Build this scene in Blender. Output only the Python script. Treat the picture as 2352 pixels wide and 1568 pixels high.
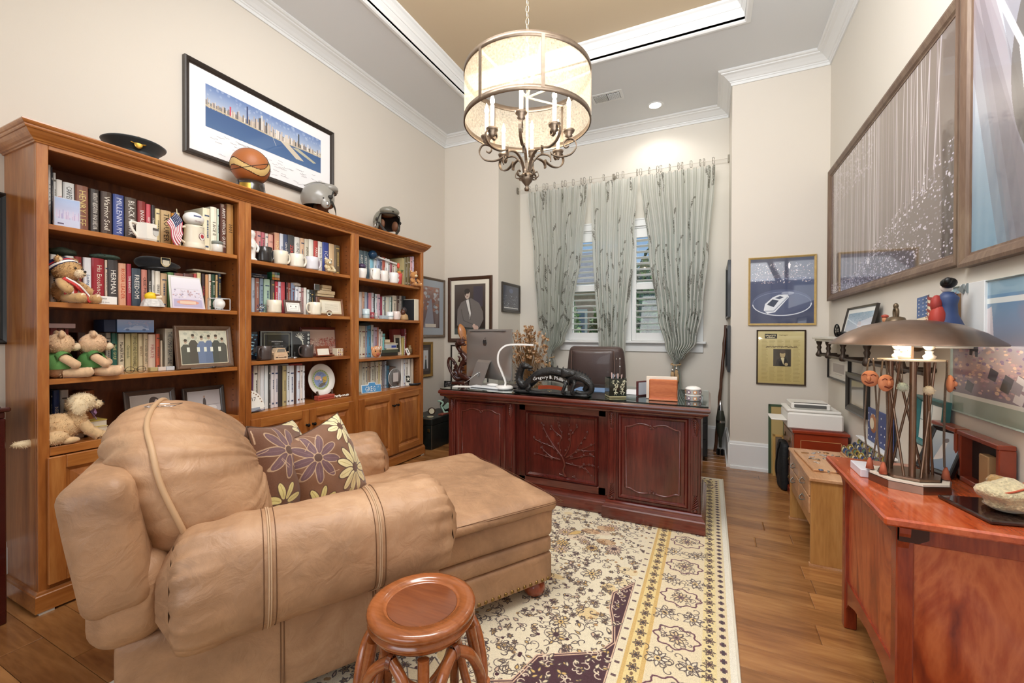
import bpy,math,random
import numpy as np
from mathutils import Vector,Matrix,noise
for _o in list(bpy.data.objects):
 bpy.data.objects.remove(_o)
SC=bpy.context.scene
COL=SC.collection
PI=math.pi
R=math.radians
_cam=bpy.data.cameras.new('camera')
_cam.sensor_width=36.0
_cam.lens=971.95/2352*36.0
_cam.shift_y=(772.65-784)/2352
_cam.clip_start=0.05
cam=bpy.data.objects.new('camera',_cam)
COL.objects.link(cam)
_r=Vector((0.90551,0.42432,0.00313));_d=Vector((0.0059,-0.0052,-0.99997));_f=Vector((-0.42429,0.9055,-0.00721))
cam.matrix_world=Matrix(((_r.x,-_d.x,-_f.x,0),(_r.y,-_d.y,-_f.y,0),(_r.z,-_d.z,-_f.z,1.3),(0,0,0,1)))
SC.camera=cam
SC.view_settings.view_transform='Standard'
SC.view_settings.look='None'
SC.view_settings.gamma=1.0
SC.view_settings.use_curve_mapping=False
SC.view_settings.exposure=0.06
SC.cycles.max_bounces=8
SC.cycles.diffuse_bounces=4
SC.cycles.transparent_max_bounces=16
SC.cycles.caustics_reflective=False
SC.cycles.caustics_refractive=False
SC.cycles.sample_clamp_indirect=6.0
SC.cycles.use_denoising=True
W=bpy.data.worlds.new('daylight');SC.world=W
W.use_nodes=True
_n=W.node_tree.nodes;_l=W.node_tree.links
_n.clear()
_o=_n.new('ShaderNodeOutputWorld');_b=_n.new('ShaderNodeBackground');_s=_n.new('ShaderNodeTexSky')
_s.sky_type='HOSEK_WILKIE';_s.turbidity=3.5;_s.ground_albedo=0.4
_s.sun_direction=(0.5,-0.5,0.7)
_b.inputs['Strength'].default_value=3.0
_l.new(_s.outputs[0],_b.inputs[0]);_l.new(_b.outputs[0],_o.inputs[0])
def lamp(name,kind,loc,energy,color=(1,1,1),size=None,size_y=None,rot=None,spot=None,blend=.6,radius=None):
 l=bpy.data.lights.new(name,kind)
 l.energy=energy;l.color=color
 if kind=='AREA':
  l.size=size
  if size_y:
   l.shape='RECTANGLE';l.size_y=size_y
 if kind=='SPOT':
  l.spot_size=spot;l.spot_blend=blend
 if radius is not None and kind!='AREA': l.shadow_soft_size=radius
 if kind=='SUN' and radius is not None: l.angle=radius
 o=bpy.data.objects.new(name,l);COL.objects.link(o)
 o.location=loc
 if rot: o.rotation_euler=rot
 return o
lamp('sunlight','SUN',(0,0,8),5.0,(1,.96,.9),rot=(R(35),0,R(160)),radius=.02)
lamp('rear_fill','AREA',(-.7,-1.7,1.7),34,(.97,.985,1),2.2,1.6,rot=(R(118),0,0))  # unseen fill added behind the camera to brighten the room and ceiling
lamp('overhead_fill','AREA',(-.75,1.5,3.9),165,(.97,.98,1),2.2,1.6,rot=(R(38),0,0))  # added fill lamp out of view, tilted to lift the far walls and furniture
lamp('ceiling_fill','AREA',(.1,1.1,2.35),42,(.94,.97,1),1.6,1.2,rot=(R(158),0,0))  # added upward fill, out of view, to brighten the ceiling
lamp('overhead_fill_rear','AREA',(-.6,-.3,3.9),8,(.97,.98,1),1.6,.8,rot=(0,0,0))  # small extra fill panel added overhead behind the camera, not a fitting
def lin(c):
 return c/12.92 if c<=.04045 else((c+.055)/1.055)**2.4
def rgb(h):
 if isinstance(h,str):
  h=h.lstrip('#')
  return tuple(lin(int(h[i:i+2],16)/255)for i in(0,2,4))
 return tuple(h)
def srgb(h):
 if isinstance(h,str):
  h=h.lstrip('#')
  return np.array([int(h[i:i+2],16)/255 for i in(0,2,4)],dtype=np.float32)
 return np.array(h,dtype=np.float32)
_M={}
def newmat(name):
 m=bpy.data.materials.new(name);m.use_nodes=True
 nt=m.node_tree;nt.nodes.clear()
 out=nt.nodes.new('ShaderNodeOutputMaterial');p=nt.nodes.new('ShaderNodeBsdfPrincipled')
 nt.links.new(p.outputs[0],out.inputs[0])
 return m,nt,p,out
def _set(p,**k):
 for a,v in k.items():
  p.inputs[a.replace('_',' ')].default_value=v
def mat(name,col='#808080',rough=.5,metal=0.,var=0.,vscale=8.,bump=0.,bscale=60.,coat=0.,emit=None,estr=0.,trans=0.,ior=1.45,alpha=1.,sheen=0.):
 if name in _M: return _M[name]
 m,nt,p,out=newmat(name)
 c=rgb(col)
 _set(p,Base_Color=(*c,1),Roughness=rough,Metallic=metal,IOR=ior,Alpha=alpha)
 if coat: _set(p,Coat_Weight=coat,Coat_Roughness=.06)
 if trans: _set(p,Transmission_Weight=trans)
 if sheen: _set(p,Sheen_Weight=sheen)
 if emit: _set(p,Emission_Color=(*rgb(emit),1),Emission_Strength=estr)
 if var or bump:
  g=nt.nodes.new('ShaderNodeNewGeometry')
 if var:
  n=nt.nodes.new('ShaderNodeTexNoise');n.inputs['Scale'].default_value=vscale;n.inputs['Detail'].default_value=4
  nt.links.new(g.outputs['Position'],n.inputs['Vector'])
  r=nt.nodes.new('ShaderNodeValToRGB')
  r.color_ramp.elements[0].position=.3;r.color_ramp.elements[1].position=.7
  r.color_ramp.elements[0].color=(*[x*(1-var)for x in c],1)
  r.color_ramp.elements[1].color=(*[min(1,x*(1+var*.8))for x in c],1)
  nt.links.new(n.outputs[0],r.inputs[0]);nt.links.new(r.outputs[0],p.inputs['Base Color'])
 if bump:
  n=nt.nodes.new('ShaderNodeTexNoise');n.inputs['Scale'].default_value=bscale;n.inputs['Detail'].default_value=3
  nt.links.new(g.outputs['Position'],n.inputs['Vector'])
  b=nt.nodes.new('ShaderNodeBump');b.inputs['Strength'].default_value=bump;b.inputs['Distance'].default_value=.01
  nt.links.new(n.outputs[0],b.inputs['Height']);nt.links.new(b.outputs[0],p.inputs['Normal'])
 _M[name]=m
 return m
def wood(name,cols,axis='z',scale=3.,stretch=12.,rough=.35,coat=.3,bump=.02,rnd=0.,swirl=1.6,fine=.35,island=0.):
 """grained wood along a world axis; cols = dark..light"""
 if name in _M: return _M[name]
 m,nt,p,out=newmat(name)
 N=nt.nodes;L=nt.links
 g=N.new('ShaderNodeNewGeometry')
 vec=g.outputs['Position']
 if rnd or island:
  oi=N.new('ShaderNodeObjectInfo')
  cx=N.new('ShaderNodeVectorMath');cx.operation='SCALE';cx.inputs[0].default_value=(13.1,7.7,5.3)
  L.new(oi.outputs['Random'],cx.inputs['Scale'])
  ad=N.new('ShaderNodeVectorMath');ad.operation='ADD'
  L.new(vec,ad.inputs[0]);L.new(cx.outputs[0],ad.inputs[1]);vec=ad.outputs[0]
 mp=N.new('ShaderNodeMapping')
 s={'x': (1/stretch,1,1),'y': (1,1/stretch,1),'z': (1,1,1/stretch)}[axis]
 mp.inputs['Scale'].default_value=tuple(scale*q for q in s)
 L.new(vec,mp.inputs['Vector'])
 n1=N.new('ShaderNodeTexNoise');n1.inputs['Scale'].default_value=1.5;n1.inputs['Detail'].default_value=5;n1.inputs['Distortion'].default_value=swirl
 L.new(mp.outputs[0],n1.inputs['Vector'])
 n2=N.new('ShaderNodeTexNoise');n2.inputs['Scale'].default_value=22;n2.inputs['Detail'].default_value=3;n2.inputs['Distortion'].default_value=.3
 L.new(mp.outputs[0],n2.inputs['Vector'])
 mx=N.new('ShaderNodeMix');mx.data_type='FLOAT';mx.inputs[0].default_value=fine
 L.new(n1.outputs[0],mx.inputs[2]);L.new(n2.outputs[0],mx.inputs[3])
 r=N.new('ShaderNodeValToRGB');cr=r.color_ramp
 cr.elements[0].position=.32;cr.elements[1].position=.68
 cr.elements[0].color=(*rgb(cols[0]),1);cr.elements[1].color=(*rgb(cols[-1]),1)
 for i,c in enumerate(cols[1:-1]):
  e=cr.elements.new(.32+.36*(i+1)/(len(cols)-1));e.color=(*rgb(c),1)
 L.new(mx.outputs[0],r.inputs[0]);colr=r.outputs[0]
 if rnd:
  hs=N.new('ShaderNodeHueSaturation')
  ma=N.new('ShaderNodeMath');ma.operation='MULTIPLY_ADD';ma.inputs[1].default_value=rnd;ma.inputs[2].default_value=1-rnd/2
  L.new(oi.outputs['Random'],ma.inputs[0]);L.new(ma.outputs[0],hs.inputs['Value']);L.new(colr,hs.inputs['Color']);colr=hs.outputs[0]
 L.new(colr,p.inputs['Base Color'])
 b=N.new('ShaderNodeBump');b.inputs['Strength'].default_value=bump*10;b.inputs['Distance'].default_value=.002
 L.new(mx.outputs[0],b.inputs['Height']);L.new(b.outputs[0],p.inputs['Normal'])
 _set(p,Roughness=rough,Coat_Weight=coat,Coat_Roughness=.12)
 _M[name]=m
 return m
def imgmat(name,img,rough=.5,coat=0.,bump=0.,bscale=300.,alpha=False,sheen=0.):
 if name in _M: return _M[name]
 m,nt,p,out=newmat(name)
 t=nt.nodes.new('ShaderNodeTexImage');t.image=img;t.interpolation='Linear'
 nt.links.new(t.outputs[0],p.inputs['Base Color'])
 _set(p,Roughness=rough)
 if sheen: _set(p,Sheen_Weight=sheen)
 if coat: _set(p,Coat_Weight=coat,Coat_Roughness=.03)
 if bump:
  g=nt.nodes.new('ShaderNodeNewGeometry')
  n=nt.nodes.new('ShaderNodeTexNoise');n.inputs['Scale'].default_value=bscale
  nt.links.new(g.outputs['Position'],n.inputs['Vector'])
  b=nt.nodes.new('ShaderNodeBump');b.inputs['Strength'].default_value=bump;b.inputs['Distance'].default_value=.01
  nt.links.new(n.outputs[0],b.inputs['Height']);nt.links.new(b.outputs[0],p.inputs['Normal'])
 _M[name]=m
 return m
class Cv:
 """raster canvas, unit coordinates, y up"""
 def __init__(s,w,h,bg='#ffffff'):
  s.w,s.h=w,h
  s.a=np.empty((h,w,3),np.float32);s.a[:]=srgb(bg)
  s.yy,s.xx=np.mgrid[0:h,0:w].astype(np.float32)
  s.xx=(s.xx+.5)/w;s.yy=(s.yy+.5)/h;s.asp=w/h
 def _win(s,x0,x1,y0,y1):
  i0=max(0,int(x0*s.w)-1);i1=min(s.w,int(x1*s.w)+2)
  j0=max(0,int(y0*s.h)-1);j1=min(s.h,int(y1*s.h)+2)
  return i0,i1,j0,j1
 def put(s,win,mask,c,al=1.):
  i0,i1,j0,j1=win
  if i1<=i0 or j1<=j0: return
  sub=s.a[j0:j1,i0:i1];m=(mask.astype(np.float32)*al)[...,None]
  sub[:]=sub*(1-m)+srgb(c)*m
 def grad(s,c0,c1,y0=0.,y1=1.,x0=0.,x1=1.):
  w=s._win(x0,x1,y0,y1);i0,i1,j0,j1=w
  t=np.clip((s.yy[j0:j1,i0:i1]-y0)/(y1-y0),0,1)[...,None]
  s.a[j0:j1,i0:i1]=srgb(c0)*(1-t)+srgb(c1)*t
 def rect(s,x0,x1,y0,y1,c,al=1.):
  w=s._win(x0,x1,y0,y1);i0,i1,j0,j1=w
  X=s.xx[j0:j1,i0:i1];Y=s.yy[j0:j1,i0:i1]
  s.put(w,(X>=x0)&(X<=x1)&(Y>=y0)&(Y<=y1),c,al)
 def ell(s,cx,cy,rx,ry,c,al=1.,rot=0.,ring=None,soft=0.):
  q=max(rx*s.asp,ry)if rot else None
  rr=(q/s.asp,q)if rot else(rx,ry)
  w=s._win(cx-rr[0],cx+rr[0],cy-rr[1],cy+rr[1]);i0,i1,j0,j1=w
  X=(s.xx[j0:j1,i0:i1]-cx)*s.asp;Y=s.yy[j0:j1,i0:i1]-cy
  if rot:
   X,Y=X*math.cos(rot)+Y*math.sin(rot),-X*math.sin(rot)+Y*math.cos(rot)
  d=(X/(rx*s.asp))**2+(Y/ry)**2
  if ring: mk=(d<=1)&(d>=(1-ring)**2)
  elif soft: mk=np.clip((1-d)/soft,0,1)
  else: mk=d<=1
  s.put(w,mk,c,al)
 def poly(s,pts,c,al=1.):
  xs=[p[0]for p in pts];ys=[p[1]for p in pts]
  w=s._win(min(xs),max(xs),min(ys),max(ys));i0,i1,j0,j1=w
  if i1<=i0 or j1<=j0: return
  X=s.xx[j0:j1,i0:i1];Y=s.yy[j0:j1,i0:i1]
  ins=np.zeros(X.shape,bool);n=len(pts);j=n-1
  for i in range(n):
   xi,yi=pts[i];xj,yj=pts[j]
   if yi!=yj:
    ins^=((yi>Y)!=(yj>Y))&(X<(xj-xi)*(Y-yi)/(yj-yi)+xi)
   j=i
  s.put(w,ins,c,al)
 def line(s,pts,wd,c,al=1.):
  """wd in units of height"""
  for(x0,y0),(x1,y1)in zip(pts[:-1],pts[1:]):
   h=wd/2
   w=s._win(min(x0,x1)-h/s.asp,max(x0,x1)+h/s.asp,min(y0,y1)-h,max(y0,y1)+h);i0,i1,j0,j1=w
   if i1<=i0 or j1<=j0: continue
   X=s.xx[j0:j1,i0:i1]*s.asp;Y=s.yy[j0:j1,i0:i1]
   ax,ay,bx,by=x0*s.asp,y0,x1*s.asp,y1
   dx,dy=bx-ax,by-ay;L2=dx*dx+dy*dy+1e-12
   t=np.clip(((X-ax)*dx+(Y-ay)*dy)/L2,0,1)
   d=np.hypot(X-ax-t*dx,Y-ay-t*dy)
   s.put(w,np.clip((h-d)*s.h+.5,0,1),c,al)
 def scrib(s,rnd,x0,x1,y,hgt,c,wd=.004,al=.8):
  x=x0;pts=[]
  while x<x1:
   pts.append((x,y+rnd.uniform(-hgt,hgt)));x+=hgt*rnd.uniform(.3,.8)/s.asp
  if len(pts)>1: s.line(pts,wd,c,al)
 def speck(s,rnd,n,x0,x1,y0,y1,r0,r1,cols,al=1.):
  for _ in range(n):
   r=rnd.uniform(r0,r1)
   s.ell(rnd.uniform(x0,x1),rnd.uniform(y0,y1),r/s.asp,r*rnd.uniform(.6,1),rnd.choice(cols),al)
 def noise(s,amp,seed=0,block=1):
  g=np.random.default_rng(seed)
  n=g.standard_normal((s.h//block+1,s.w//block+1,1)).astype(np.float32)
  n=np.repeat(np.repeat(n,block,0),block,1)[:s.h,:s.w]
  s.a+=n*amp
 def image(s,name):
  im=bpy.data.images.new(name,s.w,s.h)
  buf=np.ones((s.h,s.w,4),np.float32);buf[...,:3]=np.clip(s.a,0,1)
  im.pixels.foreach_set(buf.ravel());im.update()
  return im
_txt={}
def text_geo(s):
 if s in _txt: return _txt[s]
 c=bpy.data.curves.new('lettering','FONT');c.body=s;c.size=1.0;c.resolution_u=1
 o=bpy.data.objects.new('lettering',c);COL.objects.link(o)
 bpy.context.view_layer.update()
 me=bpy.data.meshes.new_from_object(o.evaluated_get(bpy.context.evaluated_depsgraph_get()))
 vs=[tuple(v.co)for v in me.vertices];fs=[tuple(p.vertices)for p in me.polygons]
 bpy.data.objects.remove(o);bpy.data.curves.remove(c);bpy.data.meshes.remove(me)
 if vs:
  x0=min(v[0]for v in vs);x1=max(v[0]for v in vs);y0=min(v[1]for v in vs);y1=max(v[1]for v in vs)
 else: x0=y0=0;x1=y1=1
 _txt[s]=(vs,fs,x0,x1,y0,y1)
 return _txt[s]
class MB:
 def __init__(s):
  s.v=[];s.f=[];s.mi=[];s.uv=[];s.sm=[];s.mats=[];s.T=None
 def _m(s,m):
  if m not in s.mats: s.mats.append(m)
  return s.mats.index(m)
 def add(s,vs,fs,m,smooth=False,uvs=None):
  b=len(s.v);k=s._m(m)
  T=s.T
  if T is not None: vs=[tuple(T@Vector(v))for v in vs]
  s.v.extend(vs)
  for i,f in enumerate(fs):
   s.f.append(tuple(b+j for j in f));s.mi.append(k);s.sm.append(smooth)
   s.uv.append(uvs[i]if uvs else None)
  return s
 def box(s,x0,x1,y0,y1,z0,z1,m):
  x0,x1=min(x0,x1),max(x0,x1);y0,y1=min(y0,y1),max(y0,y1);z0,z1=min(z0,z1),max(z0,z1)
  v=[(x,y,z)for z in(z0,z1)for y in(y0,y1)for x in(x0,x1)]
  return s.add(v,[(0,2,3,1),(4,5,7,6),(0,1,5,4),(2,6,7,3),(0,4,6,2),(1,3,7,5)],m)
 def cbox(s,x0,x1,y0,y1,z0,z1,m,c=.003):
  """box with chamfered edges"""
  c=min(c,(x1-x0)*.45,(y1-y0)*.45,(z1-z0)*.45)
  v=[];idx={}
  for iz,z in((0,z0),(1,z1)):
   for iy,y in((0,y0),(1,y1)):
    for ix,x in((0,x0),(1,x1)):
     ox=c if ix==0 else-c;oy=c if iy==0 else-c;oz=c if iz==0 else-c
     for a,p in(('x',(x,y+oy,z+oz)),('y',(x+ox,y,z+oz)),('z',(x+ox,y+oy,z))):
      idx[(ix,iy,iz,a)]=len(v);v.append(p)
  g=lambda ix,iy,iz,a: idx[(ix,iy,iz,a)]
  F=[]
  F.append((g(0,0,0,'x'),g(0,0,1,'x'),g(0,1,1,'x'),g(0,1,0,'x')));F.append((g(1,0,0,'x'),g(1,1,0,'x'),g(1,1,1,'x'),g(1,0,1,'x')))
  F.append((g(0,0,0,'y'),g(1,0,0,'y'),g(1,0,1,'y'),g(0,0,1,'y')));F.append((g(0,1,0,'y'),g(0,1,1,'y'),g(1,1,1,'y'),g(1,1,0,'y')))
  F.append((g(0,0,0,'z'),g(0,1,0,'z'),g(1,1,0,'z'),g(1,0,0,'z')));F.append((g(0,0,1,'z'),g(1,0,1,'z'),g(1,1,1,'z'),g(0,1,1,'z')))
  for a in(0,1):
   for b in(0,1):
    F.append((g(0,a,b,'y'),g(1,a,b,'y'),g(1,a,b,'z'),g(0,a,b,'z')))
    F.append((g(a,0,b,'x'),g(a,1,b,'x'),g(a,1,b,'z'),g(a,0,b,'z')))
    F.append((g(a,b,0,'x'),g(a,b,1,'x'),g(a,b,1,'y'),g(a,b,0,'y')))
    for d in(0,1): F.append((g(a,b,d,'x'),g(a,b,d,'y'),g(a,b,d,'z')))
  ctr=Vector(((x0+x1)/2,(y0+y1)/2,(z0+z1)/2));G=[]
  for f in F:
   p=[Vector(v[i])for i in f];nn=(p[1]-p[0]).cross(p[2]-p[0]);cc=sum(p,Vector())/len(p)
   G.append(f if nn.dot(cc-ctr)>0 else tuple(reversed(f)))
  return s.add(v,G,m)
 def rbox(s,c,size,r,m,n=8,puff=(0,0,0),fn=None):
  """rounded, optionally puffed box; fn(Vector)->Vector extra warp in local coords"""
  hx,hy,hz=[q/2 for q in size];r=min(r,hx,hy,hz);V=[];F=[];key={}
  def vid(u):
   k=(round(u[0],5),round(u[1],5),round(u[2],5))
   if k in key: return key[k]
   q=Vector((u[0]*hx,u[1]*hy,u[2]*hz));inn=Vector((max(-hx+r,min(hx-r,q.x)),max(-hy+r,min(hy-r,q.y)),max(-hz+r,min(hz-r,q.z))))
   d=q-inn
   if d.length>1e-9: q=inn+d.normalized()*r
   a,b,e=(1-u[0]**2),(1-u[1]**2),(1-u[2]**2)
   q.x+=puff[0]*u[0]*b*e;q.y+=puff[1]*u[1]*a*e;q.z+=puff[2]*u[2]*a*b
   if fn: q=fn(q)
   key[k]=len(V);V.append((q.x+c[0],q.y+c[1],q.z+c[2]));return key[k]
  t=[math.sin((i/n-.5)*PI*.96)/math.sin(.48*PI)for i in range(n+1)]
  for ax in range(3):
   for sg in(-1,1):
    for i in range(n):
     for j in range(n):
      q=[]
      for a,b in((i,j),(i+1,j),(i+1,j+1),(i,j+1)):
       u=[0,0,0];u[ax]=sg;u[(ax+1)%3]=t[a];u[(ax+2)%3]=t[b];q.append(vid(u))
      if sg<0: q.reverse()
      F.append(tuple(q))
  return s.add(V,F,m,True)
 def quad(s,a,b,c,d,m,uv=True):
  return s.add([a,b,c,d],[(0,1,2,3)],m,False,[((0,0),(1,0),(1,1),(0,1))]if uv else None)
 def prism(s,pts,ax,a,b,m,smooth=False):
  """polygon (CCW) extruded along axis ax from a to b; pts in the two other axes (cyclic order)"""
  n=len(pts)
  area=sum(pts[i][0]*pts[(i+1)%n][1]-pts[(i+1)%n][0]*pts[i][1]for i in range(n))
  if area<0: pts=list(reversed(pts))
  def P(p,t): return{'x': (t,p[0],p[1]),'y': (p[1],t,p[0]),'z': (p[0],p[1],t)}[ax]
  if a>b: a,b=b,a
  v=[P(p,a)for p in pts]+[P(p,b)for p in pts]
  f=[tuple(reversed(range(n))),tuple(range(n,2*n))]
  s.add(v,f,m)
  s.add(v,[(i,(i+1)%n,n+(i+1)%n,n+i)for i in range(n)],m,smooth)
  return s
 def tube(s,pts,r,m,n=8,closed=False,cap=True,flat=None):
  """flat=(ratio) squashes the section along the second frame axis"""
  P=[Vector(p)for p in pts];k=len(P)
  rr=r if isinstance(r,(list,tuple))else[r]*k
  if k<2: return s
  T=[]
  for i in range(k):
   a=P[(i-1)%k]if(closed or i>0)else P[i];b=P[(i+1)%k]if(closed or i<k-1)else P[i]
   d=b-a;T.append(d.normalized()if d.length>1e-9 else Vector((0,0,1)))
  u=T[0].orthogonal().normalized()
  V=[];fl=flat or 1.
  for i in range(k):
   u=(u-T[i]*u.dot(T[i]));u=u.normalized()if u.length>1e-6 else T[i].orthogonal().normalized()
   w=T[i].cross(u)
   for j in range(n):
    an=2*PI*j/n;V.append(tuple(P[i]+(u*math.cos(an)+w*math.sin(an)*fl)*rr[i]))
  F=[]
  for i in range(k if closed else k-1):
   i2=(i+1)%k
   for j in range(n): F.append((i*n+j,i*n+(j+1)%n,i2*n+(j+1)%n,i2*n+j))
  s.add(V,F,m,True)
  if cap and not closed:
   s.add(V[:n],[tuple(reversed(range(n)))],m);s.add(V[-n:],[tuple(range(n))],m)
  return s
 def ribbon(s,pts,side,w,th,m):
  """flat strap following pts; side = direction of its width"""
  P=[Vector(p)for p in pts];k=len(P);V=[]
  for i in range(k):
   d=(P[min(k-1,i+1)]-P[max(0,i-1)]).normalized();sd=side(i)if callable(side)else Vector(side)
   sd=(sd-d*sd.dot(d)).normalized();nn=d.cross(sd)
   for a,b in((-1,-1),(1,-1),(1,1),(-1,1)): V.append(tuple(P[i]+sd*a*w/2+nn*b*th/2))
  F=[(0,3,2,1),tuple((k-1)*4+q for q in(0,1,2,3))]
  for i in range(k-1):
   for j in range(4): F.append((i*4+j,i*4+(j+1)%4,i*4+4+(j+1)%4,i*4+4+j))
  return s.add(V,F,m)
 def lathe(s,prof,m,c=(0,0,0),n=24,smooth=True,axis='z',a0=0.,a1=2*PI):
  k=len(prof);V=[];full=abs(a1-a0-2*PI)<1e-6
  nn=n if full else n+1
  for j in range(nn):
   an=a0+(a1-a0)*j/n
   for r,z in prof:
    p=(r*math.cos(an),r*math.sin(an),z)
    if axis=='x': p=(p[2],p[0],p[1])
    if axis=='y': p=(p[1],p[2],p[0])
    V.append((p[0]+c[0],p[1]+c[1],p[2]+c[2]))
  F=[]
  for j in range(n):
   j2=(j+1)%nn
   for i in range(k-1):
    a,b,d,e=j*k+i,j2*k+i,j2*k+i+1,j*k+i+1
    if prof[i][0]<1e-7: F.append((a,d,e))
    elif prof[i+1][0]<1e-7: F.append((a,b,d))
    else: F.append((a,b,d,e))
  return s.add(V,F,m,smooth)
 def ell(s,c,rad,m,n=12,warp=None):
  rx,ry,rz=rad if isinstance(rad,(tuple,list))else(rad,)*3
  k=max(4,n*2//3);V=[(0,0,-1)];F=[]
  for i in range(1,k):
   ph=-PI/2+PI*i/k
   for j in range(n): V.append((math.cos(ph)*math.cos(2*PI*j/n),math.cos(ph)*math.sin(2*PI*j/n),math.sin(ph)))
  V.append((0,0,1));top=len(V)-1
  for j in range(n):
   F.append((0,1+(j+1)%n,1+j));F.append((top,1+(k-2)*n+j,1+(k-2)*n+(j+1)%n))
  for i in range(k-2):
   for j in range(n): F.append((1+i*n+j,1+i*n+(j+1)%n,1+(i+1)*n+(j+1)%n,1+(i+1)*n+j))
  V=[(x*rx,y*ry,z*rz)for x,y,z in V]
  if warp: V=[tuple(warp(Vector(v)))for v in V]
  return s.add([(v[0]+c[0],v[1]+c[1],v[2]+c[2])for v in V],F,m,True)
 def grid(s,fn,nu,nv,m,smooth=True,uvfn=None,close=False):
  V=[tuple(fn(i/nu,j/nv))for j in range(nv+1)for i in range(nu+1)];F=[];U=[]
  uf=uvfn or(lambda a,b: (a,b))
  for j in range(nv):
   for i in range(nu):
    a=j*(nu+1)+i;F.append((a,a+1,a+nu+2,a+nu+1))
    U.append((uf(i/nu,j/nv),uf((i+1)/nu,j/nv),uf((i+1)/nu,(j+1)/nv),uf(i/nu,(j+1)/nv)))
  return s.add(V,F,m,smooth,U)
 def fur(s,c,rad,m,n,ln,rnd,w=.004,warp=None,mask=None,lean=(0,0,-.3)):
  rx,ry,rz=rad if isinstance(rad,(tuple,list))else(rad,)*3
  V=[];F=[];le=Vector(lean)
  for _ in range(n):
   z=rnd.uniform(-1,1);a=rnd.uniform(0,2*PI);q=math.sqrt(1-z*z);u=Vector((q*math.cos(a),q*math.sin(a),z))
   p=Vector((u.x*rx,u.y*ry,u.z*rz));nn=Vector((u.x/rx,u.y/ry,u.z/rz)).normalized()
   if warp: p=warp(p)
   if mask and not mask(p): continue
   t=nn.orthogonal().normalized();t.rotate(Matrix.Rotation(rnd.uniform(0,6.28),3,nn));p0=p+Vector(c)-nn*w
   tip=p0+(nn+le+Vector((rnd.uniform(-.5,.5),rnd.uniform(-.5,.5),rnd.uniform(-.5,.5)))).normalized()*ln*rnd.uniform(.6,1.1)
   b=len(V);V+=[tuple(p0-t*w/2),tuple(p0+t*w/2),tuple(tip)];F.append((b,b+1,b+2))
  return s.add(V,F,m)
 def text(s,st,c,ex,ey,h,m,w=None,lift=None,align='c'):
  """flat lettering centred on c, reading along ex, up ey, cap height h, squeezed to width w"""
  vs,fs,x0,x1,y0,y1=text_geo(st)
  if not vs: return s
  k=h/max(y1-y0,1e-6);kx=k
  if w is not None and(x1-x0)*k>w: kx=w/(x1-x0)
  ex=Vector(ex).normalized();ey=Vector(ey).normalized();c=Vector(c)
  xm=(x0+x1)/2 if align=='c' else x0;ym=(y0+y1)/2
  return s.add([tuple(c+ex*(v[0]-xm)*kx+ey*(v[1]-ym)*k)for v in vs],fs,m)
 def build(s,name,parent=None,loc=None,rot=None,smooth_angle=None):
  me=bpy.data.meshes.new(name)
  me.from_pydata(s.v,[],s.f)
  for m in s.mats: me.materials.append(m)
  me.polygons.foreach_set('material_index',s.mi)
  me.polygons.foreach_set('use_smooth',s.sm)
  if any(u is not None for u in s.uv):
   ul=me.uv_layers.new(name='UVMap');buf=[]
   for f,u in zip(s.f,s.uv):
    if u is None: buf.extend([0.0]*(2*len(f)))
    else:
     for q in u: buf.extend(q)
   ul.data.foreach_set('uv',buf)
  me.validate(verbose=False)
  o=bpy.data.objects.new(name,me);COL.objects.link(o)
  if parent is not None: o.parent=parent
  if loc: o.location=loc
  if rot: o.rotation_euler=rot
  return o
def tag(o,label=None,cat=None,group=None,kind=None):
 if label: o['label']=label
 if cat: o['category']=cat
 if group: o['group']=group
 if kind: o['kind']=kind
 return o
def thing(name,label,cat,loc=(0,0,0),rz=0.,group=None,rot=None):
 o=bpy.data.objects.new(name,None);COL.objects.link(o);o.empty_display_size=.05
 o.location=loc;o.rotation_euler=rot if rot else(0,0,rz)
 return tag(o,label,cat,group)
def copy_tree(o,parent=None):
 c=o.copy();COL.objects.link(c);c.parent=parent
 for ch in[q for q in bpy.data.objects if q.parent==o]: copy_tree(ch,c)
 return c
def struct(mb,name,parent=None,**k):
 o=mb.build(name,parent,**k)
 if parent is None: o['kind']='structure'
 return o
def bez(p0,p1,p2,p3,n=10):
 return[tuple(Vector(p0)*(1-t)**3+Vector(p1)*3*t*(1-t)**2+Vector(p2)*3*t*t*(1-t)+Vector(p3)*t**3)for t in[i/n for i in range(n+1)]]
def spline(pts,n=6):
 """catmull-rom through pts"""
 P=[Vector(p)for p in pts];out=[]
 for i in range(len(P)-1):
  a=P[max(0,i-1)];b=P[i];c=P[i+1];d=P[min(len(P)-1,i+2)]
  for k in range(n):
   t=k/n
   out.append(.5*((2*b)+(c-a)*t+(2*a-5*b+4*c-d)*t*t+(3*b-a-3*c+d)*t**3))
 out.append(P[-1])
 return[tuple(q)for q in out]
XL,XR,YB,YN,YF=-3.155,.963,4.645,5.30,-2.0
NL,NR=-2.365,.18
ZC,ZT=3.82,3.97
WALL=mat('wall_paint','#dad2c6',.75,bump=.03,bscale=220)
WALLV=mat('wall_paint_alcove','#ded8cd',.75,bump=.03,bscale=220)
WHITE=mat('trim_paint','#e6e7e6',.35)
CEIL=mat('ceiling_paint','#dfe1e2',.8)
TRAYP=mat('tray_paint','#cfbc9e',.8)
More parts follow.
